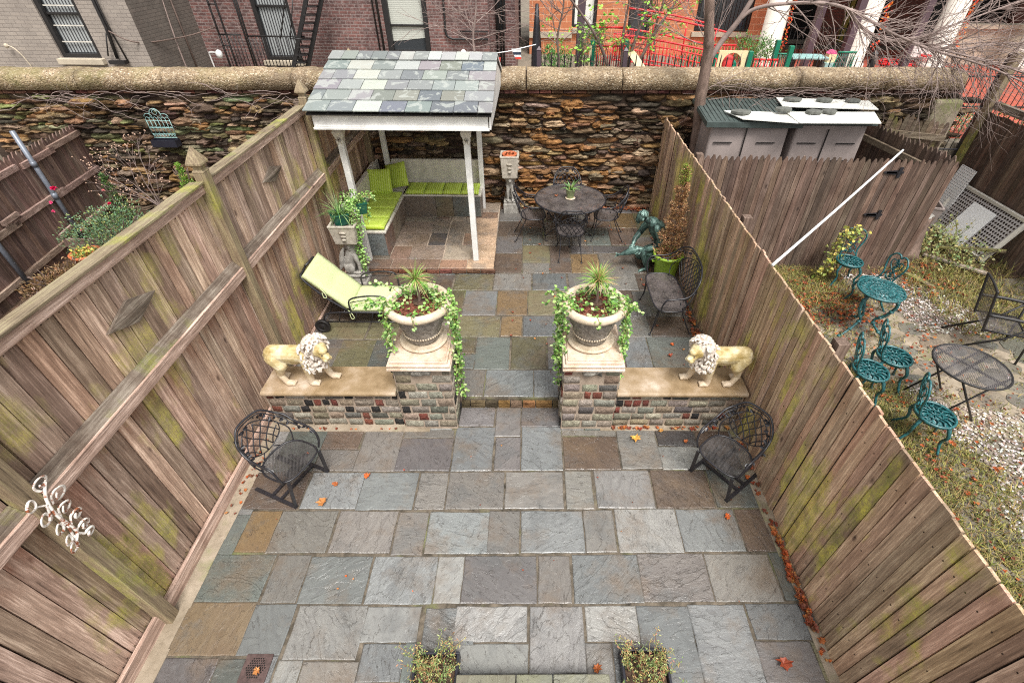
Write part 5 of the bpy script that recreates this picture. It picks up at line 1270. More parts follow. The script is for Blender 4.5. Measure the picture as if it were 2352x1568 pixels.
def tuft(mb,p,d,n,s,cols):
    p=Vector(p)
    for _ in range(n):
        dd=(Vector(d)+Vector((U(-.8,.8),U(-.8,.8),U(-.5,.9)))).normalized(); q=p+Vector((U(-1,1),U(-1,1),U(-1,1)))*s*.7
        mb.leaf(q,dd,s*U(.7,1.3),s*.42,vary(rnd.choice(cols),.3),fold=.3)
for k in range(1300):
    h=(k/1300)**1.1; z=.02+1.40*h; a=k*.095+U(-.5,.5)*1.2; w=.225*(1-h)**.85*(.75+.35*math.sin(z*26-1))+.02; r_=w*U(.45,1.0)
    cols=[(.4,.22,.11),(.5,.3,.15),(.3,.16,.08),(.58,.38,.2)] if h<.82 or rnd.random()<.3 else [(.3,.38,.07),(.38,.42,.1)]
    tuft(mb,(r_*math.cos(a),r_*math.sin(a),z),(math.cos(a),math.sin(a),.5),5,.032,cols)
mb.build('foliage','leaf',t)
# ---------------------------------------------------------------- planters at the very front, drain, landing
def weed(mb,x0,x1,y0,y1,z,n,h):
    for k in range(n):
        x,y=U(x0,x1),U(y0,y1); P=[Vector((x,y,z))]; d=Vector((U(-.7,.7),U(-.4,.8),1.2)).normalized(); L=h*U(.5,1.1)
        for i in range(5): P.append(P[-1]+d*L/5); d=(d+Vector((U(-.3,.3),U(-.3,.3),0))).normalized()
        c=rnd.choice([(.3,.33,.1),(.45,.36,.14),(.38,.22,.1),(.2,.28,.1)]); mb.tube(P,.0022,3,col=c)
        for q in P[1:]:
            for _ in range(5): mb.leaf(q+Vector((U(-.02,.02),U(-.02,.02),U(-.02,.02))),(U(-1,1),U(-1,1),U(-.2,1)),U(.012,.03),.007,vary(rnd.choice([(.22,.32,.1),(.45,.38,.14),(.35,.4,.16),(.4,.2,.1)]),.3))
def frontbox(xa,xb,yb,lab,lab2):
    t=T('planter_box',lab,'planter',((xa+xb)/2,yb-.15,0)); w=(xb-xa)/2; d=.2; H=.12
    mb=MB(); mb.box((0,.19-d*0+ -.0,H/2),(2*w,.02,H)); mb.box((0,-.21,H/2),(2*w,.02,H)); mb.box((-w+.01,-.01,H/2),(.02,.38,H)); mb.box((w-.01,-.01,H/2),(.02,.38,H)); mb.build('box','blackplastic',t,bevel=.004)
    mb=MB(); mb.box((0,-.01,H-.07),(2*w-.05,.37,.03))
    for k in range(60): mb.box((U(-w+.04,w-.04),U(-.18,.16),H-.05),(U(.01,.025),U(.01,.02),.012),rz=U(0,3))
    mb.build('soil','soil',t)
    p=T('dry_weeds',lab2,'plant',((xa+xb)/2,yb-.15,H-.06)); mb=MB(); weed(mb,-w+.02,w-.02,-.1,.17,0,44,.3)
    for k in range(11): tuft(mb,(U(-w+.03,w-.03),U(-.17,.15),.03),(0,0,1),5,.04,[(.1,.2,.07),(.16,.28,.12),(.2,.3,.1)])
    mb.build('stems','leaf',p)
frontbox(-.88,-.54,1.24,'black plastic planter of dark soil at the lower edge, left of the landing','dry weeds growing from the lower left black planter')
frontbox(.70,1.06,1.26,'black plastic planter of dark soil at the lower edge, right of the landing','reddish dry weeds growing from the lower right black planter')
mb=MB(); x=-.54
for w in (.44,.27,.42): mb.box((x+w/2,.95,.1),(w-.008,.33,.2),col=vary((.16,.16,.11),.1)); x+=w
struct(mb.build('landing_step','paver',bevel=.006))
t=T('floor_drain','rusty square drain grate with round holes in the lower left paving','drain',(-2.11,1.215,0))
mb=MB(); mb.box((0,.0,.004),(.205,.19,.014)); mb.build('frame','rust',t,bevel=.003)
mb=MB(); mb.disc((0,0,.0118),.0001,3)
for iy in range(-4,5):
    for ix in range(-4,5):
        x=ix*.0175+(.00875 if iy%2 else 0); y=iy*.0155
        if x*x+y*y<.0052: mb.lathe([(.0062,.0115),(.0001,.0122)],8,(x,y,.0))
mb.build('holes','dark',t)
# fallen leaves
def fleaf(mb,p,s,col,an,up=.0):
    n=7; vs=[Vector((0,0,.004))]
    for k in range(2*n): a=2*PI*k/(2*n); r_=s*(U(.7,1.05) if k%2==0 else U(.45,.7)); vs.append(Vector((r_*math.cos(a),r_*math.sin(a)*.75,.004+U(0,s*.3)+abs(math.cos(a+an))*s*.45)))
    M=Matrix.Rotation(an,3,'Z')@Matrix.Rotation(up,3,'X'); mb.add([Vector(p)+M@v for v in vs],[(0,1+k,1+(k+1)%(2*n)) for k in range(2*n)],col)
OC=[(.55,.13,.03),(.42,.13,.04),(.34,.07,.03),(.5,.22,.07),(.22,.07,.035)]
spots=[(-2.0,2.83,.0,'in front of the left sled chair, near its front foot'),(-2.06,2.62,.0,'bright, beside the front foot of the left sled chair'),(-2.42,3.2,.0,'behind the left sled chair, near the low wall'),(-1.7,2.93,.0,'small, alone on the paving right of the left sled chair'),(1.18,3.42,.0,'yellow, at the foot of the right low wall'),(1.74,3.38,.0,'small red, on the dark slab behind the right sled chair'),(1.93,2.47,.0,'on the paving in front of the right sled chair'),(1.99,1.23,.0,'large, near the lower right corner of the paving'),(-2.08,1.19,.014,'lying on the rusty drain'),(.52,1.2,.0,'beside the lower right planter box'),(-2.09,4.28,.13,'behind the left lion, nearer the fence'),(-1.97,4.2,.13,'behind the left lion, nearer the pier'),(1.9,4.9,.13,'in front of the iron settee'),(1.83,4.68,.13,'nearest the right lion'),(.43,8.0,.86,'on the round table left of the pot')]
for x,y,z,w in spots:
    mb=MB(); big='large' in w or 'yellow' in w or 'bright' in w; c=(.75,.42,.1) if 'yellow' in w else rnd.choice(OC[:4]); fleaf(mb,(0,0,0),.075 if big else U(.035,.05),c,U(0,6)); o=mb.build('fallen_leaf','dryleaf'); o.location=(x,y,z+.003); tag(o,('orange leaf '+w) if 'yellow' not in w and 'red' not in w else 'fallen leaf, '+w,'leaf','fallen leaves')
mb=MB(); r=rnd
def scatter(mb,n,f,s=(.02,.045)):
    for _ in range(n):
        x,y,z=f(); fleaf(mb,(x,y,z+U(.003,.02)),U(*s),vary(rnd.choice(OC+[(.22,.06,.03),(.28,.09,.04)]),.25),U(0,6),U(-.5,.5))
scatter(mb,170,lambda:(2.35-abs(rnd.gauss(0,.025)),U(1.45,2.35),0),(.015,.04)); scatter(mb,50,lambda:(2.36-abs(rnd.gauss(0,.04)),U(.8,3.4),0))
scatter(mb,130,lambda:(2.33-abs(rnd.gauss(0,.05)),U(4.0,6.4),.13)); scatter(mb,160,lambda:(U(.9,2.3),9.12-abs(rnd.gauss(0,.06)),.13)); scatter(mb,40,lambda:(2.3-abs(rnd.gauss(0,.08)),U(7.6,9.1),.13))
scatter(mb,70,lambda:(U(-.35,2.2),U(4.2,9.),.13),(.012,.032)); scatter(mb,40,lambda:(U(.95,2.3),3.58-abs(rnd.gauss(0,.02)),0)); scatter(mb,14,lambda:(U(-2.8,-1.5),3.55,0),(.012,.03)); scatter(mb,24,lambda:(-2.95+abs(rnd.gauss(0,.05)),U(2.5,3.5),0),(.012,.03)); scatter(mb,40,lambda:(U(-.6,.4),9.12-abs(rnd.gauss(0,.08)),.13),(.02,.035)); scatter(mb,18,lambda:(U(-2.6,2.2),U(1.2,3.4),0),(.008,.016))
o=mb.build('leaf_litter','dryleaf'); tag(o,'small russet leaves gathered along the fence foot and in paving joints',None,None,'stuff')
# ================================================================ right yard
def teal_chair(lab,loc,rz):
    t=T('garden_chair',lab,'chair',loc,rz,'verdigris cast iron chairs in the right yard'); sz=.43; r_=.19
    mb=MB(); mb.tube([(r_*math.cos(2*PI*k/30),r_*math.sin(2*PI*k/30),sz) for k in range(30)],.015,6,closed=True,flat=1.3)
    mb.tube([(.075*math.cos(2*PI*k/16),.075*math.sin(2*PI*k/16),sz) for k in range(16)],.007,4,closed=True)
    for k in range(14):
        a=2*PI*k/14; c,s=math.cos(a),math.sin(a); mb.tube([(.075*c,.075*s,sz),(.12*math.cos(a+.18),.12*math.sin(a+.18),sz+.004),(.18*c,.18*s,sz)],.0095,4)
        mb.ell((.13*math.cos(a+.22),.13*math.sin(a+.22),sz),(.022,.016,.006),6,4,Matrix.Rotation(a,3,'Z'))
    for k in range(6): a=2*PI*k/6; mb.tube([(0,0,sz),(.075*math.cos(a),.075*math.sin(a),sz)],.008,4)
    mb.build('seat','teal',t)
    mb=MB()
    for s in (-1,1):
        mb.tube(spline([(s*.12,-.15,sz),(s*.11,-.19,sz+.12),(s*.155,-.215,sz+.24),(s*.165,-.23,sz+.34),(s*.11,-.245,sz+.42),(s*.04,-.25,sz+.43),(0,-.25,sz+.39)],5),[.013]*31,6)
        mb.tube(spline([(s*.02,-.19,sz+.05),(s*.08,-.205,sz+.13),(s*.03,-.21,sz+.2),(s*.10,-.225,sz+.27),(s*.09,-.235,sz+.34),(s*.03,-.24,sz+.33),(s*.045,-.235,sz+.28)],5),.009,5)
        mb.tube(spline([(s*.12,-.16,sz+.03),(s*.05,-.19,sz+.09),(0,-.2,sz+.05)],4),.009,5)
    for k in range(9): mb.ell((U(-.05,.05),-.2-.06*k/9,sz+.07+.034*k),(.032,.008,.022),7,4,Matrix.Rotation(U(-1,1),3,'Y'))
    mb.build('back','teal',t)
    mb=MB(); mb.lathe([(.17,sz-.045),(.185,sz-.01)],24); mb.build('apron','teal',t)
    for sx_,sy in ((-1,1),(1,1),(-1,-1),(1,-1)):
        mb=MB(); e=.235 if sy<0 else .19; mb.tube(spline([(sx_*.12,sy*.12,sz-.01),(sx_*.165,sy*.16,sz-.12),(sx_*.13,sy*.15,sz-.25),(sx_*.19,sy*e,.02)],5),[.022-.0006*i for i in range(16)],6); mb.ell((sx_*.2,sy*e*1.03,.014),(.022,.022,.014),8,5); mb.build('leg','teal',t)
    return t
c0=teal_chair('verdigris chair overgrown with yellow leaves against the dark picket fence',(5.06,6.62,0),R(165))
for lab,loc,rz in (('verdigris chair behind the small round verdigris table, seen edge on',(5.10,5.98,0),R(100)),('verdigris chair facing right, right-hand one of the pair nearest the verdigris table',(4.47,4.36,0),R(-112)),('verdigris chair closest to the board fence, left of its twin',(4.04,4.11,0),R(-112)),('verdigris chair nearest the camera beside the black mesh table',(4.37,3.42,0),R(-118))): dup(c0,loc,rz,lab)
t=T('round_table','small round verdigris cast iron table with pierced top in the right yard','table',(4.74,5.38,0))
mb=MB(); z=.72
for r_,w in ((.285,.016),(.25,.007),(.17,.007),(.10,.007),(.04,.012)): mb.tube([(r_*math.cos(2*PI*k/36),r_*math.sin(2*PI*k/36),z) for k in range(36)],w,5,closed=True)
for k in range(20):
    a=2*PI*k/20; c,s=math.cos(a),math.sin(a); mb.tube([(.04*c,.04*s,z),(.10*c,.10*s,z)],.006,4); mb.tube([(.1*c,.1*s,z),(.135*math.cos(a+.2),.135*math.sin(a+.2),z),(.17*c,.17*s,z)],.01,4); mb.tube([(.17*c,.17*s,z),(.22*math.cos(a+.14),.22*math.sin(a+.14),z),(.28*c,.28*s,z)],.012,4); mb.tube([(.17*c,.17*s,z),(.22*math.cos(a-.14),.22*math.sin(a-.14),z),(.28*c,.28*s,z)],.008,4)
mb.lathe([(.27,z-.03),(.285,z)],36); mb.build('table_top','teal',t)
for k in range(3):
    a=2*PI*k/3+3.5; c,s=math.cos(a),math.sin(a); mb=MB(); P=spline([(.14*c,.14*s,z-.01),(.26*c,.26*s,z-.14),(.2*c,.2*s,z-.34),(.1*c,.1*s,z-.48),(.22*c,.22*s,z-.62),(.36*c,.36*s,.02)],5); mb.tube(P,[.028-.0006*i for i in range(len(P))],6)
    for j in range(5): q=P[4+j*4]; mb.ell(q,(.035,.035,.02),7,4,Matrix.Rotation(U(-1,1),3,'X'))
    mb.ell((.37*c,.37*s,.018),(.03,.03,.018),8,5); mb.build('leg','teal',t)
p=T('creeping_vine','yellow-green creeper over the back of the verdigris chair by the dark fence','plant',(5.04,6.72,0)); mb=MB()
for k in range(9): vine(mb,(U(-.4,-.2),U(-.1,.1),0),[(U(-.35,-.1),U(-.1,.05),.35),(U(-.3,0),U(-.1,.1),.65),(U(-.15,.2),U(-.05,.12),.9),(U(-.1,.2),U(0,.1),.75)],26,.055,[(.26,.3,.06),(.42,.38,.07),(.18,.24,.05),(.55,.45,.09)],.05)
mb.build('foliage','leaf',p)
t=T('mesh_table','round black mesh folding table in the right yard','table',(4.93,3.89,0))
mb=MB(); mb.disc((0,0,.715),.36,48); mb.build('table_top','fmesh',t)
mb=MB(); mb.tube([(.37*math.cos(2*PI*k/48),.37*math.sin(2*PI*k/48),.71) for k in range(48)],.013,6,closed=True); mb.build('rim','ironb',t)
mb=MB()
for a in (.5,.5+PI/2): mb.beam((-.36*math.cos(a),-.36*math.sin(a),.70),(.36*math.cos(a),.36*math.sin(a),.70),.03,.012)
mb.beam((-.3,.2,.697),(.1,.34,.697),.02,.01); mb.beam((-.1,-.34,.697),(.3,-.2,.697),.02,.01); mb.build('brace','ironb',t)
for (a,b) in (((-.25,-.22),(.28,-.2)),((.25,-.22),(-.28,-.2)),((-.25,.24),(.24,.3)),((.25,.24),(-.24,.3))): mb=MB(); mb.tube([(a[0],a[1],.7),(b[0],b[1],.012)],.012,6); mb.build('leg','ironb',t)
t=T('folding_chair','black folding armchair with mesh sling seat in the right yard','chair',(6.28,5.05,0),R(-115))
mb=MB(); mb.add([(-.24,-.2,.40),(.24,-.2,.40),(.24,.24,.43),(-.24,.24,.43)],[(0,1,2,3)]); mb.build('seat','fmesh',t)
mb=MB(); mb.add([(-.22,-.22,.46),(.22,-.22,.46),(.22,-.32,.93),(-.22,-.32,.93)],[(0,1,2,3)]); mb.build('backrest','fmesh',t)
mb=MB(); mb.tube(spline([(-.24,-.2,.38),(-.24,-.24,.55),(-.24,-.33,.93),(-.22,-.34,.97),(0,-.345,.985),(.22,-.34,.97),(.24,-.33,.93),(.24,-.24,.55),(.24,-.2,.38)],4),.017,6); mb.tube([(-.24,-.2,.4),(-.24,.25,.43),(.24,.25,.43),(.24,-.2,.4)],.014,6); mb.build('frame','ironb',t)
for s in (-1,1):
    mb=MB(); mb.tube(spline([(s*.26,-.27,.64),(s*.27,0,.655),(s*.27,.24,.65),(s*.27,.3,.63)],4),.022,7); mb.build('armrest','ironb',t)
    mb=MB(); mb.tube([(s*.27,.26,.64),(s*.25,.06,.35),(s*.25,-.42,.015)],.015,6); mb.build('leg','ironb',t)
    mb=MB(); mb.tube([(s*.26,.27,.64),(s*.27,.34,.015)],.015,6); mb.build('leg','ironb',t)
# shed
t=T('storage_shed','wide grey resin shed with green lid and white sheets behind the dark picket fence','shed',(4.1,8.45,0),world=True)
def shedbox(x0,x1,nm):
    mb=MB(); mb.add([(x0,8.02,0),(x1,8.02,0),(x1,8.92,0),(x0,8.92,0),(x0+.02,8.07,2.06),(x1-.02,8.07,2.06),(x1-.02,8.9,2.12),(x0+.02,8.9,2.12)],[(3,2,1,0),(4,5,6,7),(0,1,5,4),(1,2,6,5),(2,3,7,6),(3,0,4,7)]); return mb.build(nm,'shed',t,bevel=.04,seg=3)
for x0,x1 in ((2.86,4.16),(4.24,5.42)):
    p=shedbox(x0,x1,'body'); mb=MB(); xm=(x0+x1)/2
    for x in (xm-.06,): mb.box((x,8.04,1.2),(.012,.02,1.6))
    for z in (1.5,1.78):
        for x in (x0+.25,xm+.3): mb.box((x,8.045,z),(.3,.012,.014))
    mb.box((xm-.12,8.025,1.35),(.03,.03,.12)); mb.build('door_seams','dark',p)
mb=MB()
for k in range(22): 
    x=2.78+k*.07; mb.extr([(8.0,2.10),(8.95,2.21),(8.95,2.235),(8.0,2.125)],'x',x,x+.055)
mb.extr([(7.97,2.03),(8.97,2.16),(8.97,2.215),(7.97,2.115)],'x',2.76,4.3); mb.build('lid','shedroof',t,bevel=.004)
mb=MB(); mb.extr([(8.0,2.07),(8.95,2.17),(8.95,2.2),(8.0,2.1)],'x',4.3,5.5); mb.build('lid','shedroof',t)
def sheet(P,lab):
    mb=MB(); n=len(P); mb.add([(x,y,z) for x,y,z in P]+[(x,y,z+.012) for x,y,z in P],[tuple(range(n-1,-1,-1)),tuple(range(n,2*n))]+[(i,(i+1)%n,n+(i+1)%n,n+i) for i in range(n)])
    return tag(mb.build('white_sheet','panel',loc=P[0]),lab,'panel','white sheets lying on the shed')
sheet([(3.10,8.30,2.19),(3.30,7.95,2.16),(4.13,7.80,2.15),(4.15,8.2,2.19)],'white sheet on the front left of the shed lid')
sheet([(4.05,8.16,2.215),(4.12,7.78,2.16),(5.40,7.80,2.16),(5.50,8.22,2.21)],'long white sheet along the front right of the shed lid')
sheet([(4.17,8.92,2.245),(4.09,8.42,2.23),(5.6,8.30,2.23),(5.68,8.76,2.245)],'white sheet at the back right of the shed lid')
for x,y,z,w in ((3.32,8.14,2.2,'on the front left white sheet'),(4.0,8.16,2.24,'left of the dark pair in the middle of the front sheet'),(4.46,8.1,2.225,'black, left one of the touching pair on the front sheet'),(4.72,8.12,2.225,'right one of the touching pair on the front sheet'),(4.35,8.7,2.26,'leftmost of the three on the back sheet'),(4.88,8.68,2.26,'middle one of the three on the back sheet'),(5.35,8.66,2.26,'rightmost of the three on the back sheet')):
    mb=MB(); n=8; R0=U(.13,.18); P=[(R0*U(.8,1.1)*math.cos(2*PI*k/n),R0*.6*U(.8,1.1)*math.sin(2*PI*k/n)) for k in range(n)]; mb.prism(P,0,.045); o=mb.build('flat_stone','flatstone',bevel=.008); o.location=(x,y,z); tag(o,'flat dark stone '+w,'stone','flat stones weighing down the sheets')
# ground cover of the right yard
def inyard(): return (U(2.5,7.6),U(.4,7.1))
def grav(x,y): # gravel zones
    n=noise.noise(Vector((x*1.1,y*1.1,2)))
    return (y<4.4-.2*n and x>4.75+.5*n and n>-.35) or (x>5.2 and 5.3<y<6.9 and abs((x-5.9)-(6.9-y)*.25)<.6+.4*n)
def flagz(x,y): return (x-3.2)*.28+4.35<6.2 and 4.35<y+ (x-4.8)*.42<6.0 and not(x>5.6 and y>5.4)
mb=MB(); mb.box((5.4,4.2,-.04),(6.0,9.6,.09)); struct(mb.build('yard_soil','ground'))
mb=MB(); mb.box((5.4,7.9,-.035),(6.0,2.2,.1)); struct(mb.build('yard_soil','soil'))
mb=MB(); rr=random.Random(9); pts=[]
for _ in range(2400):
    x,y=rr.uniform(2.9,7.4),rr.uniform(2.8,6.2)
    if flagz(x,y):
        s=rr.uniform(.16,.34)
        if all(math.hypot(x-a,(y-b)*1.35)>(s+c)*.80 for a,b,c in pts): pts.append((x,y,s))
for x,y,s in pts:
    n=9; an=rr.uniform(0,6); P=[]
    for k in range(n): a=2*PI*k/n; q=s*rr.uniform(.8,1.02); px,py=q*math.cos(a)*.97,q*math.sin(a)*.72; P.append((x+px,y+py))
    mb.prism(P,.0,.014+rr.uniform(0,.006),(*vary(rr.choice([(.15,.145,.12),(.19,.175,.14),(.12,.12,.105),(.22,.19,.145)]),.1),rr.random()))
struct(mb.build('flagstone_path','paver',bevel=.006))
mb=MB(); mb.prism([(2.6,5.0),(4.1,3.95),(7.6,2.6),(7.6,4.1),(5.3,5.9),(4.4,6.25),(2.7,6.2)],.0,.008); struct(mb.build('path_bed','cement'))
mb=MB()
for _ in range(24000):
    x,y=U(3.0,7.5),U(.6,7.0)
    if not grav(x,y): continue
    if flagz(x,y) and y<5.2 and rnd.random()<.93: continue
    s=U(.010,.026); c=vary(rnd.choice([(.7,.66,.62),(.62,.58,.55),(.45,.38,.34),(.55,.46,.4),(.3,.2,.16),(.22,.17,.13)]),.2); M=Matrix.Rotation(U(0,6),3,'Z')@Matrix.Rotation(U(-.5,.5),3,'X')
    vs=[Vector((x,y,.012+U(0,.012)))+M@Vector(q) for q in ((s,0,0),(0,s*.8,0),(-s,0,0),(0,-s*.8,0),(0,0,s*.6))]; mb.add(vs,[(0,1,4),(1,2,4),(2,3,4),(3,0,4)],c)
o=mb.build('white_gravel','pebble'); tag(o,'white gravel strewn over the right yard',None,None,'stuff')
mb=MB(); GC=[(.2,.2,.04),(.3,.26,.06),(.38,.32,.10),(.13,.15,.03),(.28,.19,.07),(.1,.1,.03),(.2,.12,.05)]
def grassat(x,y,n,h,up=1.):
    for _ in range(n): mb.blade((x+U(-.05,.05),y+U(-.05,.05),.005),(U(-1,1),U(-1,1),U(.3,1.1)*up),U(.4,1.2)*h,U(.008,.016),vary(rnd.choice(GC),.25),droop=U(.3,1.),n=2)
for _ in range(15000):
    x,y=inyard(); d=noise.noise(Vector((x*.8,y*.8,7)))
    g_=grav(x,y)
    if flagz(x,y) and y<5.7 and x>3.4: p_=.14
    elif g_: p_=.25
    elif (5.9<y and x<6.2) or (x>5.9 and y>4.9) or (x<4.9 and y<5.): p_=1.2
    else: p_=.4
    if rnd.random()<p_*(.75+d): grassat(x,y,5,.09 if y<5.9 else .13)
for _ in range(700): x=U(6.2,8.2); y=U(5.2,8.8); grassat(x,y,6,.26)
for _ in range(2600): x=3.9+abs(rnd.gauss(0,.55)); y=U(.9,6.9); (grassat(x,y,6,.11) if not (flagz(x,y) and rnd.random()<.75) else None)
for _ in range(160): x=U(2.55,4.6); y=U(6.6,7.05); grassat(x,y,4,.16)
o=mb.build('rough_grass','blade'); tag(o,'yellow-green weedy grass in the right yard',None,None,'stuff')
mb=MB(); 
for _ in range(10):
    cx,cy=U(3.,6.5),U(3.2,6.8); scatter(mb,30,lambda:(cx+rnd.gauss(0,.35),cy+rnd.gauss(0,.3),.02),(.018,.035))
scatter(mb,420,lambda:(U(4.0,5.2),U(5.5,6.3),.02),(.02,.035)); scatter(mb,120,lambda:(U(6.0,7.),U(6.2,7.2),.03),(.025,.045))
scatter(mb,380,lambda:(U(4.1,6.6),U(1.,7.),.03),(.018,.036)); scatter(mb,160,lambda:(4.3+abs(rnd.gauss(0,.4)),U(2.5,6.8),.03),(.02,.04))
o=mb.build('leaf_scatter','dryleaf'); tag(o,'russet leaves scattered over the right yard',None,None,'stuff')
# junk corner
mb=MB(); vs=[(7.45,8.35,.02),(7.6,8.1,.02),(7.66,8.45,1.25),(7.62,8.62,1.25)]
t=tag(MB().add([(7.95,8.98,.2),(7.95,8.6,.2),(8.2,8.72,1.08),(8.2,9.1,1.08),(7.97,8.98,.2),(7.97,8.6,.2),(8.22,8.72,1.08),(8.22,9.1,1.08)],[(3,2,1,0),(4,5,6,7),(0,1,5,4),(1,2,6,5),(2,3,7,6),(3,0,4,7)]).build('lattice_board','lattice',loc=(8.05,8.85,.0)),'upright white perforated panel leaning in the corner of the right yard','panel')
t=T('radiator_cover','large grey perforated panel in a pale frame leaning on the far fence','panel',(7.4,7.2,0),world=True)
A0,B0,C0,D0=Vector((7.85,7.25,.08)),Vector((7.85,8.75,.08)),Vector((8.2,8.8,.8)),Vector((8.2,7.25,.8))
mb=MB(); mb.add([A0,B0,C0,D0],[(0,1,2,3)]); mb.build('mesh_panel','latticeg',t)
mb=MB(); 
for a,b in ((A0,B0),(B0,C0),(C0,D0),(D0,A0)): mb.beam(a,b,.06,.05)
mb.build('frame','column',t)
mb=MB(); q=lambda u,v: A0+(B0-A0)*u+(D0-A0)*v+Vector((-.05,0,.05)); mb.add([q(.32,-.05),q(.68,-.05),q(.68,.8),q(.32,.8)],[(0,1,2,3)]); mb.add([q(.32,-.05)+Vector((.01,0,-.02)),q(.68,-.05)+Vector((.01,0,-.02)),q(.68,.8)+Vector((.01,0,-.02)),q(.32,.8)+Vector((.01,0,-.02))],[(3,2,1,0)])
tag(mb.build('white_board','pvc',loc=q(.5,.3)),'blank white board leaning against the grey perforated panel','board')
t=T('grey_bin','pale grey box-shaped bin with open top beside the tree stump','bin',(7.3,8.3,0),R(-20)); mb=MB(); mb.sq([(.14,0),(.19,.62),(.2,.62),(.2,.66),(.165,.66),(.12,.05),(.001,.05)],(0,0,0)); mb.build('body','shed',t,bevel=.01)
t=T('tree_stump','thick rotting tree stump with flat grey top by the dark picket fence','stump',(6.68,7.62,0)); mb=MB(); mb.lathe([(.30,0),(.24,.1),(.2,.3),(.17,.6),(.18,.72),(.16,.75)],18,ripple=lambda a,z:.12*math.sin(a*5+z*4)+.05*math.sin(a*11)); mb.build('trunk','bark',t)
mb=MB(); mb.lathe([(.17,.745),(.165,.77),(0,.775)],14,ripple=lambda a,z:.1*math.sin(a*5+3)); mb.build('cut_top','granite_grey',t)
for i,(a,b,m_,l) in enumerate((((7.0,7.5,.05),(7.6,6.8,.1),'soleus','pale plank lying in the weeds below the perforated panel'),((7.3,7.7,.1),(8.0,7.1,.35),'wx','narrow plank propped on the white board'),((6.3,6.9,.05),(6.5,6.45,.05),'wx','short pale batten in the weeds left of the planks'))):
    mb=MB(); a=Vector(a);b=Vector(b); mb.beam(a,b,.09,.03); tag(mb.build('loose_plank',m_,loc=a),l,'plank')
t=T('leafy_weeds','tall dark leafy weeds growing over the junk in the corner of the right yard','plant',(7.5,7.7,0)); mb=MB()
for k in range(50):
    x,y=U(-.55,.3),U(-.9,.7); P=[(x,y,0),(x+U(-.1,.1),y+U(-.1,.1),.2),(x+U(-.2,.2),y+U(-.15,.15),U(.35,.65))]; vine(mb,P[0],P[1:],16,.05,[(.16,.22,.08),(.26,.3,.1),(.3,.26,.1)],.05)
mb.build('foliage','leaf',t)
# ================================================================ left yard
mb=MB(); mb.box((-6.,6.,-.045),(5.8,6.6,.1)); struct(mb.build('bed_soil','soil'))
mb=MB(); mb.box((-6.4,6.9,.012),(.8,4.,.03)); struct(mb.build('slate_edge','flatstone'))
def shrub(name,lab,cat,loc,rx,ry,h,n,s,cols,flowers=None,z0=.0,stems=8,cone=False):
    t=T(name,lab,cat,loc); mb=MB()
    for k in range(stems): a=U(0,6.3); mb.tube(spline([(0,0,0),(rx*.3*math.cos(a),ry*.3*math.sin(a),h*.4),(rx*.7*math.cos(a),ry*.7*math.sin(a),h*.85)],3),[.01-.0008*i for i in range(7)],5)
    mb.build('stems','twigd',t)
    mb=MB(); cl=[(U(-1,1),U(-1,1),U(0,1)) for _ in range(14)]
    for k in range(n):
        if cone: v=rnd.random()**1.3; a=U(0,6.3); q=(1-v)**.7*(.8+.2*math.sin(a*3+v*12))*U(.5,1); x,y,z=q*rx*math.cos(a),q*ry*math.sin(a),v*h
        else:
            c=rnd.choice(cl); x,y,z=(c[0]*.62+rnd.gauss(0,.2))*rx,(c[1]*.62+rnd.gauss(0,.2))*ry,(.25+c[2]*.6+rnd.gauss(0,.12))*h
            if (x/rx)**2+(y/ry)**2+((z-h*.5)/(h*.65))**2>1.15: continue
        tuft(mb,(x,y,max(z,.02)),(x/rx,y/ry,.6),3,s,cols)
    mb.build('foliage','leaf',t)
    if flowers:
        for (x,y,z,c,q) in flowers:
            mb=MB()
            for k in range(16): a=U(0,6.3); e=U(-.3,1.3); mb.leaf((x,y,z),(math.cos(a)*math.cos(e),math.sin(a)*math.cos(e),math.sin(e)),q,q*.9,vary(c,.2))
            mb.build('flower','petal',t)
    return t
shrub('rose_bush','grey-green rose bush with a few pink blooms by the left stockade fence','shrub',(-6.98,7.35,.05),.78,.6,.85,1500,.036,[(.1,.2,.09),(.17,.3,.15),(.06,.12,.05),(.24,.36,.22),(.32,.36,.12)],[(-.62,0.1,1.12,(.75,.02,.14),.05),(-.72,.0,.92,(.8,.1,.25),.035),(-.66,-.1,.82,(.8,.1,.25),.03),(.12,.1,.86,(.75,.03,.12),.04),(-.3,-.2,.55,(.8,.15,.25),.03),(.0,.25,1.02,(.8,.3,.3),.03)])
shrub('small_conifer','small dark green conifer behind the rose bush','shrub',(-7.75,8.6,.0),.24,.24,.95,420,.035,[(.08,.16,.04),(.12,.22,.06),(.05,.1,.03)],cone=True)
shrub('small_conifer','bright green narrow conifer at the wall just left of the pointed fence post','shrub',(-6.52,8.9,.35),.17,.17,.7,330,.035,[(.2,.36,.04),(.28,.45,.08),(.14,.26,.04)],cone=True)
shrub('brown_heather','round brown dried shrub near the base of the nearer pipe post','shrub',(-7.25,6.25,.0),.42,.42,.42,460,.05,[(.22,.13,.06),(.3,.19,.09),(.14,.08,.04)])
shrub('brown_heather','small brown dried shrub at the left edge beside the board fence','shrub',(-6.9,5.55,.0),.3,.3,.4,260,.045,[(.2,.11,.07),(.12,.07,.05)])
t=T('bare_shrub','leafless tan shrub with tiny buds in front of the rubble wall in the left yard','shrub',(-7.0,8.62,.3)); mb=MB(); tips=[]
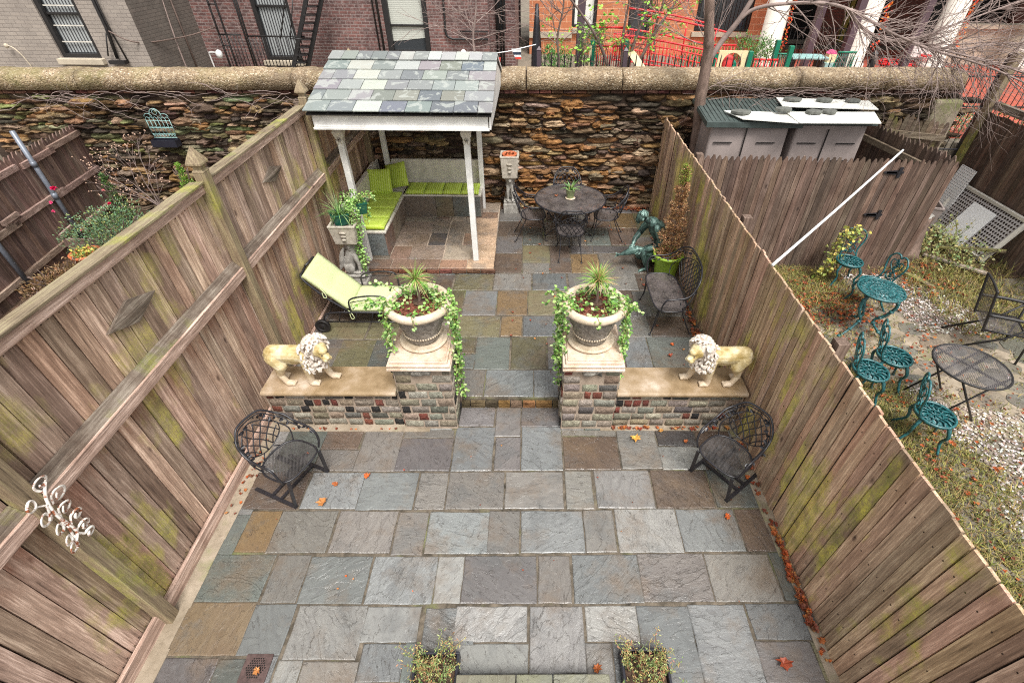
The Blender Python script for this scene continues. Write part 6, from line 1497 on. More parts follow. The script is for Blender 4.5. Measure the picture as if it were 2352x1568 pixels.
def twigs(mb,p,d,L,r_,dep,rs,spread=.75,grav_=0.,nseg=4,kids=3,tips=None,minr=.0018):
    P=[Vector(p)]; d=Vector(d).normalized()
    for i in range(nseg): P.append(P[-1]+d*L/nseg); d=(d+Vector((rs.uniform(-1,1),rs.uniform(-1,1),rs.uniform(-1,1)))*.16+Vector((0,0,grav_))).normalized()
    mb.tube(P,[max(minr,r_*(1-.5*i/nseg)) for i in range(nseg+1)],5 if r_>.01 else 4 if r_>.004 else 3,caps=False)
    if dep<=0:
        if tips is not None: tips.append(P[-1])
        return
    for k in range(kids):
        q=P[rs.randint(1,nseg)] if k else P[-1]; nd=(d+Vector((rs.uniform(-1,1),rs.uniform(-1,1),rs.uniform(-1,1)))*spread).normalized(); twigs(mb,q,nd,L*rs.uniform(.55,.85),max(minr,r_*.55),dep-1,rs,spread,grav_,nseg,kids,tips,minr)
rs=random.Random(21)
for d in ((-.5,-.1,1),(-.2,0,1),(.1,.0,1),(-.8,0,.8)): twigs(mb,(0,0,0),d,.55,.013,3,rs,.55,0,4,3,tips)
mb.build('branches','twig',t)
mb=MB()
for q in tips: mb.ell(q,(.012,.012,.012),5,3,col=(.55,.36,.26))
for q in tips[::2]: mb.ell(q+Vector((U(-.05,.05),0,U(-.05,.05))),(.014,.014,.014),5,3,col=(.6,.4,.3))
mb.build('buds','vc',t)['kind']='stuff'
t=T('flower_pot','terracotta pot of small yellow and green leaves beside the mossy board fence','potted plant',(-7.2,6.88,.0)); mb=MB(); mb.lathe([(0,0),(.12,0),(.19,.30),(.215,.30),(.22,.35),(.195,.35),(.18,.3),(0,.3)],28); mb.build('pot','terra',t)
mb=MB()
for k in range(200): a=U(0,6.3); r_=.17*math.sqrt(rnd.random()); mb.leaf((r_*math.cos(a),r_*math.sin(a),U(.3,.4)),(U(-1,1),U(-1,1),U(0,1)),.05,.03,vary(rnd.choice([(.2,.32,.08),(.55,.5,.1),(.14,.22,.06),(.6,.45,.12)]),.2))
mb.build('leaves','leaf',t)
t=T('raised_bed','weathered board edging of the raised bed under the rose bush','planter',(-7.3,7.5,0),world=True); mb=MB(); mb.box((-7.4,7.4,.15),(1.3,.05,.3)); mb.build('front_board','wm',t); mb=MB(); mb.box((-8.02,7.35,.18),(.09,.09,.36)); mb.build('corner_post','wx',t)
mb=MB(); mb.add([(-7.6,5.2,.75),(-6.6,4.7,.55),(-6.5,4.4,.0),(-7.6,4.5,.0),(-7.6,5.23,.75),(-6.6,4.73,.55),(-6.5,4.43,.0),(-7.6,4.53,.0)],[(0,1,2,3),(7,6,5,4),(0,4,5,1),(1,5,6,2),(2,6,7,3),(3,7,4,0)]); tag(mb.build('white_board','panel',loc=(-7,4.8,.4)),'plain white panel at the left edge of the picture behind the board fence','panel')
# wall planter: arched wire back over a dark trough
t=T('wall_planter','pale blue-green wire wall planter with dark trough hung on the rubble wall','planter',(-6.62,9.08,1.3),world=True)
mb=MB(); x0,x1,z0,z1=-6.83,-6.42,1.45,1.86; y=9.06
def L2(a,b,r_=.006): mb.tube([(a[0],y,a[1]),(b[0],y,b[1])],r_,5)
for z in (1.45,1.52,1.62,1.74): L2((x0,z),(x1,z))
for k in range(7): xx=x0+(x1-x0)*k/6; L2((xx,1.52),(xx,1.76),.006)
for k in range(6):
    xa=x0+(x1-x0)*(k+.5)/6; w=(x1-x0)/12; mb.tube([(xa+w*math.cos(a),y,1.76+w*1.2*math.sin(a)) for a in [PI*i/8 for i in range(9)]],.005,4)
    mb.tube([(xa+w*math.cos(a),y,1.6+w*math.sin(a)) for a in [PI*i/6 for i in range(7)]],.005,4)
for k in range(8): xx=x0+(x1-x0)*k/8; L2((xx,1.45),(xx+(x1-x0)/8,1.52),.004); L2((xx,1.52),(xx+(x1-x0)/8,1.45),.004)
mb.tube([((x0+x1)/2+.1*math.cos(a),y,1.82+.12*math.sin(a)) for a in [PI*i/12 for i in range(13)]],.008,5); mb.tube([((x0+x1)/2+.04*math.cos(a),y,1.88+.04*math.sin(a)) for a in [2*PI*i/12 for i in range(12)]],.006,4,closed=True)
for s in (-1,1): mb.tube([((x0+x1)/2+s*.14+.07*math.cos(a),y,1.8+.06*math.sin(a)) for a in [PI*i/8 for i in range(9)]],.006,4)
mb.build('wire_back','wirepale',t)
mb=MB(); mb.box((-6.62,9.0,1.33),(.44,.14,.02)); mb.box((-6.62,8.935,1.385),(.44,.014,.11)); mb.box((-6.62,9.07,1.385),(.44,.014,.11)); mb.box((-6.83,9.,1.385),(.014,.14,.11)); mb.box((-6.41,9.,1.385),(.014,.14,.11)); mb.build('trough','blackplastic',t)
# ================================================================ street tree over the wall
t=T('bare_tree','leafless grey-brown tree rising in front of the wall beside the shed','tree',(2.93,8.8,0))
mb=MB(); rs=random.Random(5)
L_=lambda P: [(x-2.93,y-8.8,z) for x,y,z in P]
trunkP=spline(L_([(2.95,8.75,0),(2.93,8.74,.7),(2.90,8.72,1.35),(2.88,8.70,1.75),(2.80,8.68,2.3),(2.77,8.66,2.9),(2.71,8.64,3.2),(2.60,8.62,3.7),(2.52,8.62,4.4)]),5)
def rad(i,n,a,b): return a+(b-a)*i/n
mb.tube(trunkP,[rad(i,len(trunkP),.115,.06)*(1.12 if i%7==0 else 1) for i in range(len(trunkP))],10); mb.build('trunk','bark',t)
main=[]
l1=spline(L_([(2.78,8.66,2.8),(2.93,8.64,3.10),(3.10,8.6,3.38),(3.22,8.56,3.68),(3.3,8.5,4.1)]),5)
l2=spline(L_([(3.08,8.6,3.36),(3.25,8.55,3.52),(3.55,8.45,3.6),(4.1,8.4,3.63),(4.5,8.35,3.58),(4.95,8.3,3.42),(5.4,8.25,3.25),(5.9,8.2,3.13),(6.6,8.15,3.0),(7.3,8.1,2.85),(7.9,8.0,2.65)]),5)
l3=spline(L_([(4.6,8.35,3.56),(4.9,8.5,3.35),(5.3,8.6,3.2),(5.9,8.7,3.12),(6.4,8.75,3.3),(7.1,8.8,3.55),(7.8,8.8,3.8)]),5)
l4=spline(L_([(5.5,8.3,3.22),(5.9,8.1,3.1),(6.6,7.9,2.95),(7.4,7.7,2.7),(8.0,7.5,2.55)]),5)
l5=spline(L_([(6.1,8.4,3.1),(6.7,8.6,3.05),(7.6,8.9,3.1),(8.4,9.0,3.0)]),4)
for P,a,b in ((l1,.046,.03),(l2,.028,.008),(l3,.024,.008),(l4,.02,.006),(l5,.016,.006)):
    mb=MB(); mb.tube(P,[rad(i,len(P),a,b) for i in range(len(P))],8); mb.build('limb','twig' if a<.05 else 'bark',t); main.append((P,a))
mb=MB()
for (P,a),(i0,n_) in zip(main[1:],((8,80),(3,42),(3,38),(3,26))):
    for k in range(n_):
        i=rs.randint(i0,len(P)-1); d=(P[min(i+1,len(P)-1)]-P[i-1]).normalized(); nd=(d*.6+Vector((rs.uniform(-.5,.8),rs.uniform(-.9,.9),rs.uniform(-1,.8)))).normalized(); twigs(mb,P[i],nd,rs.uniform(.35,.75),.008,2,rs,.65,.02,4,3)
for k in range(9): twigs(mb,trunkP[rs.randint(26,40)],(rs.uniform(-1,.2),rs.uniform(-.6,.6),rs.uniform(0,1)),rs.uniform(.5,.9),.008,2,rs,.6,.03,4,3)
mb.build('twigs','twig',t)
mb=MB()
for k in range(9): twigs(mb,(U(-.05,.1),-.1,U(1.2,2.6)),(U(.2,1),U(-.3,.3),U(-.1,.6)),U(.5,.9),.006,2,rs,.5,0,4,2)
for k in range(5): twigs(mb,(.3,-.3,U(1.5,1.8)),(U(.1,.6),U(-.2,.2),1),U(.4,.7),.006,2,rs,.4,0,4,2)
mb.build('suckers','twig',t)
# ================================================================ beyond the wall
ZB=1.0
mb=MB(); mb.box((0,60.8,ZB-.5),(260,100.4,1.)); struct(mb.build('lot_ground','ground'))
mb=MB(); mb.box((11.5,16.2,ZB+.01),(11,10.6,.03)); struct(mb.build('play_floor','playfloor'))
mb=MB(); mb.box((1.2,14.2,ZB+.008),(2.2,3.,.024)); struct(mb.build('mulch_bed','mulch'))
def opening_wall(mb,x0,x1,z0,z1,y,holes,th=.25):
    """wall in the xz plane at y with rectangular holes"""
    xs=sorted({x0,x1,*[h[0] for h in holes],*[h[1] for h in holes]}); zs=sorted({z0,z1,*[h[2] for h in holes],*[h[3] for h in holes]})
    for a,b in zip(xs,xs[1:]):
        run=None
        for c,d in zip(zs,zs[1:]):
            inside=any(h[0]<=a and b<=h[1] and h[2]<=c and d<=h[3] for h in holes)
            if not inside: mb.quad((a,y,c),(b,y,c),(b,y,d),(a,y,d))
    for h in holes:
        a,b,c,d=h[:4]; mb.quad((a,y,c),(a,y+th,c),(a,y+th,d),(a,y,d)); mb.quad((b,y+th,c),(b,y,c),(b,y,d),(b,y+th,d)); mb.quad((a,y,d),(a,y+th,d),(b,y+th,d),(b,y,d)); mb.quad((a,y+th,c),(a,y,c),(b,y,c),(b,y+th,c))
def window(par,x0,x1,z0,z1,y,fmat='ironb',blind='vblinds',fw=.09,mid=True,zsash=None,bz=None,sill=True):
    mb=MB(); mb.box((x0+fw/2,y+.1,(z0+z1)/2),(fw,.12,z1-z0)); mb.box((x1-fw/2,y+.1,(z0+z1)/2),(fw,.12,z1-z0)); mb.box(((x0+x1)/2,y+.1,z0+fw*.45),(x1-x0-2*fw,.12,fw*.9)); mb.box(((x0+x1)/2,y+.1,z1-fw/2),(x1-x0-2*fw,.12,fw))
    zz=zsash or (z0+z1)/2
    if mid: mb.box(((x0+x1)/2,y+.13,zz),(x1-x0-2*fw,.05,.05))
    w=mb.build('window',fmat,par,bevel=.008)
    mb=MB(); mb.box(((x0+x1)/2,y+.175,(z0+z1)/2),(x1-x0-fw,.01,z1-z0-fw)); mb.build('pane','glass',w)
    if blind:
        mb=MB(); b0=bz if bz else z0+fw
        if bz: mb.add([(x0+fw,y+.16,b0),(x1-fw,y+.16,b0+.09),(x1-fw,y+.16,z1-fw),(x0+fw,y+.16,z1-fw)],[(0,1,2,3)])
        else: mb.quad((x0+fw*1.3,y+.165,b0),(x1-fw*1.3,y+.165,b0),(x1-fw*1.3,y+.165,z1-fw),(x0+fw*1.3,y+.165,z1-fw))
        mb.build('blind',blind,w)
    if sill: mb=MB(); mb.box(((x0+x1)/2,y-.03,z0-.06),(x1-x0+.12,.2,.12)); mb.build('sill','tan',w,bevel=.01)
    return w
# beige building
t=T('brick_building','beige painted brick building at the left beyond the wall','building',(-12,13,ZB),world=True)
mb=MB(); Wn=(-11.05,-10.12,1.99,3.9); opening_wall(mb,-17,-9.0,ZB,7,13,[Wn,(-14.6,-13.4,1.99,3.9)]); mb.build('front_wall','bbeige',t)
mb=MB(); mb.quad((-9.0,13,ZB),(-9.0,15.6,ZB),(-9.0,15.6,7),(-9.0,13,7)); mb.quad((-9,15.6,ZB),(-17,15.6,ZB),(-17,15.6,7),(-9,15.6,7)); mb.quad((-17,13,7),(-9,13,7),(-9,15.6,7),(-17,15.6,7)); mb.build('side_wall','bbeige_dark',t)
w=window(t,-11.05,-10.12,1.99,3.9,13.0,zsash=2.85); window(t,-14.6,-13.4,1.99,3.9,13.0)
mb=MB()
for z in (2.3,2.62,3.0): mb.box((-10.58,13.12,z),(.74,.012,.022))
mb.build('window_guard','plaster',w)
mb=MB(); mb.tube([(-9.64,12.93,7),(-9.64,12.93,2.6),(-9.72,12.93,2.0)],.035,8); mb.tube([(-9.58,12.93,7),(-9.58,12.93,2.7),(-9.5,12.93,1.9)],.018,6); mb.tube([(-9.7,12.92,2.5),(-9.9,12.92,2.05)],.015,5); mb.box((-9.72,12.9,1.93),(.36,.12,.08)); mb.build('drainpipe','ironb',t)
mb=MB(); P=spline([(-12.08,12.9,2.25),(-11.95,12.88,2.2),(-11.85,12.88,2.05),(-11.8,12.9,1.8)],5); mb.tube(P,.014,6); mb.ell((-12.1,12.9,2.24),(.05,.04,.05),8,6); mb.build('cable_box','tan',t)
mb=MB(); mb.tube(spline([(-9.6,12.9,2.55),(-9.1,13.0,2.32),(-8.8,14.4,2.25),(-8.5,15.3,2.34)],6),.016,5); mb.tube([(-9.0+.03,14.6,4),(-9.0+.03,14.6,1.2)],.02,6); mb.build('wires','twigd',t)
mb=MB(); mb.tube(spline([(-8.92,14.1,ZB),(-8.9,14.05,2.),(-8.93,14.2,2.9),(-8.9,14.3,3.6)],5),[.02-.0007*i for i in range(16)],5); tag(mb.build('bare_sapling','twig',loc=(-8.92,14.1,ZB)),'thin bare sapling beside the dark side wall of the beige building','tree')
# brown building
t=T('brick_building','soot-stained brown brick building behind the slate roof with a fire escape','building',(-4.8,15.4,ZB),world=True)
mb=MB(); opening_wall(mb,-9.0,-1.18,ZB,7,15.4,[(-7.42,-6.42,1.56,3.9),(-3.98,-2.8,1.70,3.9)]); mb.build('front_wall','bbrown',t)
mb=MB(); mb.quad((-1.18,15.4,ZB),(-1.18,15.9,ZB),(-1.18,15.9,7),(-1.18,15.4,7)); opening_wall(mb,-1.18,-.48,ZB,7,15.9,[(-.98,-.74,2.2,5)]); mb.quad((-.48,15.9,ZB),(-.48,24,ZB),(-.48,24,7),(-.48,15.9,7)); mb.quad((-9,15.4,7),(-1.18,15.4,7),(-.48,24,7),(-9,24,7)); mb.build('return_wall','bbrown',t)
window(t,-.98,-.74,2.2,5,15.9,blind=None,fw=.05,mid=False,sill=False)
w=window(t,-7.42,-6.42,1.56,3.9,15.4,zsash=2.8); w=window(t,-3.98,-2.8,1.70,3.9,15.4,blind='blinds',fw=.14,zsash=2.4,bz=2.02,sill=False)
mb=MB(); mb.tube([(-4.08,15.33,7),(-4.08,15.33,1.3)],.03,6); mb.tube([(-4.2,15.35,7),(-4.2,15.35,1.3)],.02,6); mb.tube(spline([(-2.32,15.34,7),(-2.33,15.34,3),(-2.35,15.34,2.3),(-2.2,15.34,2.13),(-1.9,15.34,2.12)],5)+[Vector((-1.2,15.34,2.12))],.03,6); mb.tube([(-2.0,15.35,2.3),(-1.2,15.35,2.3)],.02,5)
for x in (-1.0,-.9,-.82): mb.tube([(x,15.82,7),(x+.02,15.82,1.2)],.028,6)
mb.build('pipes','ironb',t)
for (x0,x1,z) in ((-8.9,-8.56,1.73),(-1.45,-1.88,1.8)):
    mb=MB(); mb.tube(spline([(x0,15.3,1.2),(x0,15.28,z-.05),(x0+.06*(1 if x1>x0 else -1),15.25,z+.02),(x1,15.2,z+.02)],4),.02,6); p=mb.build('wall_lamp','lamp',t); mb=MB(); mb.ell((x1,15.15,z),(.09,.09,.11),10,7); mb.build('shade','lamp',p)
t=T('fire_escape','black iron fire escape with steep stair and railing on the brown building','fire escape',(-6.8,15.,ZB+.5),world=True)
mb=MB(); Y=14.75
def bar(a,b,r_=.014,n=5): mb.tube([a,b],r_,n)
for z in (1.45,2.25): bar((-8.15,Y,z),(-7.6,Y,z),.02)
for k in range(7): x=-8.15+k*.09; bar((x,Y,1.3),(x,Y,2.25),.011)
for z in (1.5,2.22): bar((-7.42,Y,z),(-5.95,Y,z),.02)
for k in range(16): x=-7.42+k*.09; bar((x,Y,1.3),(x,Y,2.22),.011)
mb.build('railing','ironb',t)
mb=MB()
for x in (-8.16,-7.98,-7.5,-7.44): bar((x,Y+.02,1.2),(x,Y+.02,4.2),.024,6)
for z in (2.9,3.3,2.0): bar((-8.16,Y,z),(-7.98,Y,z),.014)
mb.build('uprights','ironb',t)
mb=MB(); a=Vector((-6.55,Y-.05,1.3)); b=Vector((-5.35,Y-.05,3.6))
mb.beam(a,b,.05,.1); mb.beam(a+Vector((.32,.0,-.12)),b+Vector((.32,0,-.12)),.05,.1)
for k in range(13): q=a+(b-a)*(k+.3)/13; mb.box(q+Vector((.16,.0,-.06)),(.3,.34,.02))
bar((-6.25,Y-.2,2.2),(-5.9,Y-.2,3.1)); bar((-6.25,Y-.2,2.2),(-5.95,Y-.2,2.2)); bar((-6.5,Y-.2,2.2),(-5.9,Y-.2,3.5),.016); mb.build('stair','ironb',t)
# orange building and porch
t=T('brick_building','bright orange brick building with columned porch at the right beyond the wall','building',(8,20,ZB),world=True)
mb=MB(); H_=[(1.38,2.24,1.84,5),(3.35,4.12,1.5,5),(5.70,7.62,1.76,5)]; opening_wall(mb,-.1,8.35,ZB,7,20,H_); mb.quad((-.1,24,ZB),(-.1,20,ZB),(-.1,20,7),(-.1,24,7)); mb.quad((8.35,20,ZB),(8.35,22.6,ZB),(8.35,22.6,7),(8.35,20,7)); mb.quad((-.1,20,7),(8.35,20,7),(8.35,24,7),(-.1,24,7)); mb.build('front_wall','borange',t)
for c_,d_ in (((.65,19.97,1.61),(1.5,.1,.18)),((1.86,19.95,1.75),(.9,.14,.14)),((6.62,19.96,1.68),(1.98,.12,.14)),((8.0,19.97,1.6),(.7,.1,.14))): mb=MB(); mb.box(c_,d_); mb.build('stone_band','tan',t)
for a,b,c,d in H_: window(t,a,b,c,d,20,blind=None if a>3 and a<5 else 'panel' if a<3 else None,fw=.08,sill=False)
mb=MB()
for k in range(16): mb.tube([(5.78+k*.12,19.9,1.8),(5.78+k*.12,19.9,4)],.012,4)
mb.build('window_bars','ironb',t)
mb=MB(); opening_wall(mb,8.35,24,ZB,7,22.6,[(9.0,11.2,1.0,5),(12.3,14.0,1.0,5),(15.5,19,1.4,5)]); mb.build('porch_wall','bred',t)
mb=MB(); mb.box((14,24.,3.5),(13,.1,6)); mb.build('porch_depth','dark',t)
mb=MB()
for k in range(7): mb.box((12.45+k*.22,23.4,3),(.17,.05,4.2))
mb.build('shutter_panels','yellow',t)
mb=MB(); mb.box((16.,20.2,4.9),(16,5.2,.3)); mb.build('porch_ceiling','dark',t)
for x in (7.66,10.52,13.2,16.2):
    mb=MB(); mb.lathe([(.40,ZB),(.40,ZB+.2),(.335,ZB+.25),(.325,5.)],24,(x,18,0)); mb.build('column','column',t)
mb=MB(); mb.box((18.,19,ZB+.55),(8,.3,1.1)); mb.box((18.,18.95,ZB+1.15),(8,.45,.12)); mb.build('parapet','tan',t)
mb=MB()
for x in range(0,34): mb.tube([(8.5+x*.16,19.6,1.0),(8.5+x*.16,19.6,1.95)],.011,4)
mb.tube([(8.5,19.6,1.95),(13.9,19.6,1.95)],.018,5); mb.tube([(8.5,19.6,1.15),(13.9,19.6,1.15)],.018,5); mb.tube([(10.9,19.5,1.2),(13.2,19.5,2.1)],.02,5); mb.build('porch_railing','ironb',t)
for (x,y,lab) in ((1.36,16,'purple-brown steel post in front of the left orange wall, among the bushes'),(8.4,16.8,'purple-brown steel post beside the leftmost porch column'),(9.07,16,'purple-brown steel post left of the second porch column'),(10.94,16,'purple-brown steel post left of the third porch column, behind the hoop')):
    mb=MB(); mb.box((x,y,3),(.2,.2,4.2)); tag(mb.build('steel_post','purple',loc=(x,y,ZB),bevel=.01),lab,'post','purple-brown steel posts of the playground')
for i,(x,y) in enumerate(((8.0,17.9),(10.9,17.8),(13.5,17.8))):
    mb=MB()
    for k in range(160): z=U(1.6,4.2); mb.leaf((x+.02*math.sin(z*4)+U(-.06,.06),y-.1+U(-.08,.08),z),(U(-1,1),U(-1,1),U(-1,1)),U(.05,.1),.06,vary(rnd.choice([(.8,.08,.02),(.8,.2,.03),(.9,.35,.04),(.5,.05,.03)]),.2))
    tag(mb.build('autumn_creeper','dryleaf',loc=(x,y,1.6)),('red creeper climbing the '+['leftmost','second','third'][i]+' porch column'),'vine')
# iron fence
t=T('iron_fence','long black iron spear-topped fence just behind the stone wall','fence',(6,10.5,ZB-.2),world=True)
mb=MB(); x=.12
while x<13.6: mb.tube([(x,10.5,.6),(x,10.5,2.56),(x,10.5,2.64)],[.011,.011,.002],4); x+=.125
mb.tube([(.1,10.5,2.3),(13.6,10.5,2.3)],.016,5); mb.tube([(.1,10.5,1.75),(13.6,10.5,1.75)],.016,5); mb.tube([(.1,10.5,.9),(13.6,10.5,.9)],.016,5); mb.build('bars','iron',t)
for x in (.13,1.78,6.55,9.2,11.8):
    mb=MB(); mb.box((x,10.5,1.6),(.08,.08,2.1)); mb.sq([(.04,0),(.045,.02),(.001,.08)],(x,10.5,2.65)); mb.build('post','purple' if x<2 else 'ironb',t)
mb=MB(); mb.lathe([(.05,0),(.09,.3),(.11,.8),(.10,1.3),(.06,1.8),(.03,2.2)],10,(.1,12.5,ZB),ripple=lambda a,z:.15*math.sin(a*4+z)); tag(mb.build('closed_umbrella','iron',loc=(.1,12.5,ZB)),'closed black garden umbrella at the corner of the orange building','umbrella')
t=T('bunting_flag','small red, white and black flag hanging from a cord behind the wall','flag',(-.2,11.5,2.4),world=True)
mb=MB(); mb.tube([(-2.6,11.4,2.2),(-.5,11.5,2.47),(.08,11.5,2.6)],.01,5); mb.build('cord','pvc',t)
mb=MB()
for (z0,z1,c) in ((2.46,2.52,(.8,.8,.8)),(2.41,2.46,(.03,.04,.07)),(2.37,2.41,(.8,.8,.8)),(2.33,2.37,(.75,.06,.04))): k0=(2.53-z0)/.2; mb.add([(-.44+.1*k0,11.49,z0),(-.23,11.5,z0),(-.23,11.5,z1),(-.44+.1*(k0-.25),11.49,z1),(-.44+.1*k0,11.496,z0),(-.23,11.506,z0),(-.23,11.506,z1),(-.44+.1*(k0-.25),11.496,z1)],[(0,1,2,3),(7,6,5,4)],c)
mb.build('cloth','vc',t)
mb=MB()
for k,(x,c) in enumerate(((-.95,(.75,.1,.08)),(-.85,(.8,.8,.8)),(-.75,(.75,.1,.08)))): mb.add([(x,11.44,2.36),(x+.1,11.44,2.375),(x+.08,11.45,2.28),(x,11.45,2.27)],[(0,1,2,3)],c)
mb.build('red_cloth','vc',t)
# red ramp with arched rails
t=T('play_ramp','red railed play ramp rising in an arch behind the iron fence','playground',(3,13.2,ZB),world=True)
def rz(x): return 2.62-.105*(x-2.0)**1.35 if x>2. else 2.62
for y in (12.6,13.8):
    mb=MB(); xs=[2.0+.09*k for k in range(26)]
    for dz,r_ in ((.0,.022),(-.12,.014),(-.42,.014),(-.68,.02)): mb.tube([(x,y,rz(x)+dz) for x in xs],r_,6)
    for x in xs[::1]: mb.tube([(x,y,rz(x)-.12),(x,y,rz(x)-.68)],.009,4)
    mb.build('side_rail','red',t)
for y in (14.1,12.9):
    mb=MB()
    if y<13:
        for x in (2.75,3.5,4.2): mb.tube([(x,12.9,2.2),(x,12.9,2.98-.11*(x-2.35)**1.4)],.018,6)
    mb.tube([(2.35+.12*k,y,2.98-.11*(.12*k)**1.4) for k in range(19)],.022,6)
    mb.build('hand_rail','red',t)
mb=MB(); mb.extr([(2.0,1.78),(4.5,1.15),(4.5,1.02),(2.0,1.02)],'y',12.75,13.65); mb.build('deck','tan',t)
mb=MB()
for k in range(13): x=1.45+k*.05; mb.tube([(x,12.4,1.95),(x,12.4,2.45)],.008,4)
for z in (1.95,2.45,2.8): mb.tube([(1.42,12.4,z),(2.08,12.4,z)],.02,5)
mb.build('platform_rail','red',t); mb=MB()
for k in range(10): x=1.95+k*.05; mb.tube([(x,13.3,2.0),(x,13.3,2.62)],.008,4)
mb.build('platform_rail','red',t)
for x in (1.36,2.12): mb=MB(); mb.box((x,12.5,1.75),(.1,.1,1.6)); mb.build('corner_post','green',t,bevel=.01)
mb=MB(); mb.add([(2.1,11.9,2.35),(2.25,11.9,2.4),(2.65,11.6,1.95),(2.5,11.6,1.9),(2.1,12.3,2.35),(2.25,12.3,2.4),(2.65,12.0,1.95),(2.5,12.,1.9)],[(0,1,2,3),(7,6,5,4),(0,4,5,1),(2,6,7,3),(1,5,6,2),(0,3,7,4)]); mb.build('slide','cream',t)
mb=MB(); mb.box((1.3,12.35,1.9),(.05,.1,1.1)); mb.build('side_panel','cream',t)
# green posts and round-window panel
t=T('climbing_frame','cream play panel with round window between green posts','playground',(4.95,13.5,ZB),world=True)
mb=MB(); n=28; vs=[]
cx,cz,rr_=4.94,1.93,.24; sq_=[]
for k in range(n): a=2*PI*k/n; vs.append((cx+rr_*math.cos(a),13.5,cz+rr_*math.sin(a)))
for k in range(n):
    a=2*PI*k/n; c,s=math.cos(a),math.sin(a); m_=max(abs(c)/.36,abs(s)/.28); vs.append((cx+c/m_,13.5,cz+s/m_))
v2=[(x,y+.05,z) for x,y,z in vs]; fs=[]
for k in range(n): j=(k+1)%n; fs += [(k,j,n+j,n+k),(2*n+k,3*n+k,3*n+j,2*n+j),(k,2*n+k,2*n+j,j),(n+k,n+j,3*n+j,3*n+k)]
mb.add(vs+v2,fs); mb.build('panel','cream',t)
for x in (4.5,5.36): mb=MB(); mb.box((x,13.5,1.6),(.11,.11,1.22)); mb.build('post','green',t,bevel=.01)
mb=MB(); mb.ell((4.9,13.7,1.9),(.17,.12,.2),12,8,col=(.75,.06,.06)); mb.ell((5.05,13.72,1.8),(.12,.1,.18),10,7,col=(.0,.3,.18)); mb.build('play_dial','vc',t)
mb=MB()
for z in (2.27,1.6): mb.tube([(4.45,13.9,z),(5.1,13.9,z)],.022,5)
for k in range(8): mb.tube([(4.48+k*.085,13.9,1.6),(4.48+k*.085,13.9,2.27)],.012,4)
mb.build('back_rail','red',t)
t=T('play_gate','low red railing between two tall green posts in the playground','playground',(5.8,13.5,ZB),world=True)
mb=MB()
for z in (2.03,1.5): mb.tube([(5.48,13.5,z),(6.1,13.5,z)],.022,5)
for k in range(8): mb.tube([(5.5+k*.083,13.5,1.5),(5.5+k*.083,13.5,2.03)],.013,4)
mb.build('railing','red',t)
for x,zt,y in ((6.05,2.42,13.7),(6.3,2.34,13.45)): mb=MB(); mb.box((x,y,(ZB+zt)/2),(.11,.11,zt-ZB)); mb.build('post','green',t,bevel=.01)
# playground odds and ends
t=T('picnic_table','pale green rectangular children\'s table behind the iron fence','table',(7.0,14,ZB)); mb=MB(); mb.box((0,0,1.02),(.95,.5,.05)); mb.build('table_top','wirepale',t,bevel=.01)
for s in (-1,1): mb=MB(); mb.box((s*.35,0,.5),(.06,.35,1.0)); mb.build('leg','wheel',t)
t=T('play_house','toy house with pink roof on the children\'s table','toy',(7.95,14.6,ZB),world=True); mb=MB(); mb.box((7.95,14.6,1.9),(.2,.2,.2)); mb.build('body','cream',t); mb=MB(); mb.extr([(7.84,2.0),(8.06,2.0),(8.0,2.08),(7.92,2.08)],'y',14.5,14.7); mb.build('roof','pink',t); mb=MB(); mb.box((7.95,14.6,1.4),(.3,.3,.8)); mb.build('stand','wirepale',t)
t=T('stacked_chairs','dark green wire garden chair behind the iron fence','chair',(7.5,13.1,ZB)); mb=MB()
for k in range(9): mb.tube(spline([(-.2+k*.05,0,1.25),(-.2+k*.05,-.04,.9),(-.22+k*.05,-.2,.55)],3),.009,4)
mb.tube([(-.22,0,1.27),(.22,0,1.27)],.025,6); mb.build('back','green',t)
for sx_ in (-1,1): mb=MB(); mb.tube([(sx_*.2,0,1.2),(sx_*.22,.15,0)],.02,5); mb.build('leg','green',t)
t=T('garden_chair','dark green wire garden chair at the left end of the children\'s table','chair',(6.45,14.1,ZB)); mb=MB()
for k in range(9): mb.tube([(-.2+k*.05,0,1.05),(-.2+k*.05,0,.5)],.009,4)
mb.tube([(-.22,0,1.06),(.22,0,1.06)],.022,6); mb.tube([(-.22,.25,.5),(.22,.25,.5)],.022,6); mb.build('back','green',t)
for sx_ in (-1,1): mb=MB(); mb.tube([(sx_*.2,0,.9),(sx_*.22,.1,0)],.02,5); mb.build('leg','green',t)
t=T('basketball_hoop','white-backed children\'s basketball hoop with red rim on a grey pole','hoop',(9.9,14,ZB),world=True)
mb=MB(); mb.box((9.93,14.05,2.16),(.5,.04,.3)); mb.build('backboard','white',t,bevel=.015); mb=MB(); mb.tube([(9.95+.12*math.cos(2*PI*k/16),13.86+.12*math.sin(2*PI*k/16),2.1) for k in range(16)],.022,5,closed=True)
for k in range(10): a=2*PI*k/10; mb.tube([(9.95+.12*math.cos(a),13.86+.12*math.sin(a),2.1),(9.95+.07*math.cos(a+.3),13.86+.07*math.sin(a+.3),1.94)],.008,3)
mb.build('rim','red',t); mb=MB(); mb.tube([(9.75,14.15,2.05),(9.62,14.2,ZB)],.05,8); mb.build('pole','purple',t); mb=MB(); mb.box((9.65,14.2,ZB+.16),(.6,.4,.3)); mb.build('base','blue',t,bevel=.05)
t=T('blue_toys','blue plastic toy tubs on the red play floor','toy',(11.7,16.9,ZB),world=True); mb=MB(); mb.lathe([(.15,0),(.2,.25),(.0,.25)],14,(11.6,16.9,ZB+.02)); mb.build('tub','blue',t); mb=MB(); mb.lathe([(.15,0),(.2,.22),(.0,.22)],14,(12.05,16.95,ZB+.02)); mb.build('tub','blue',t)
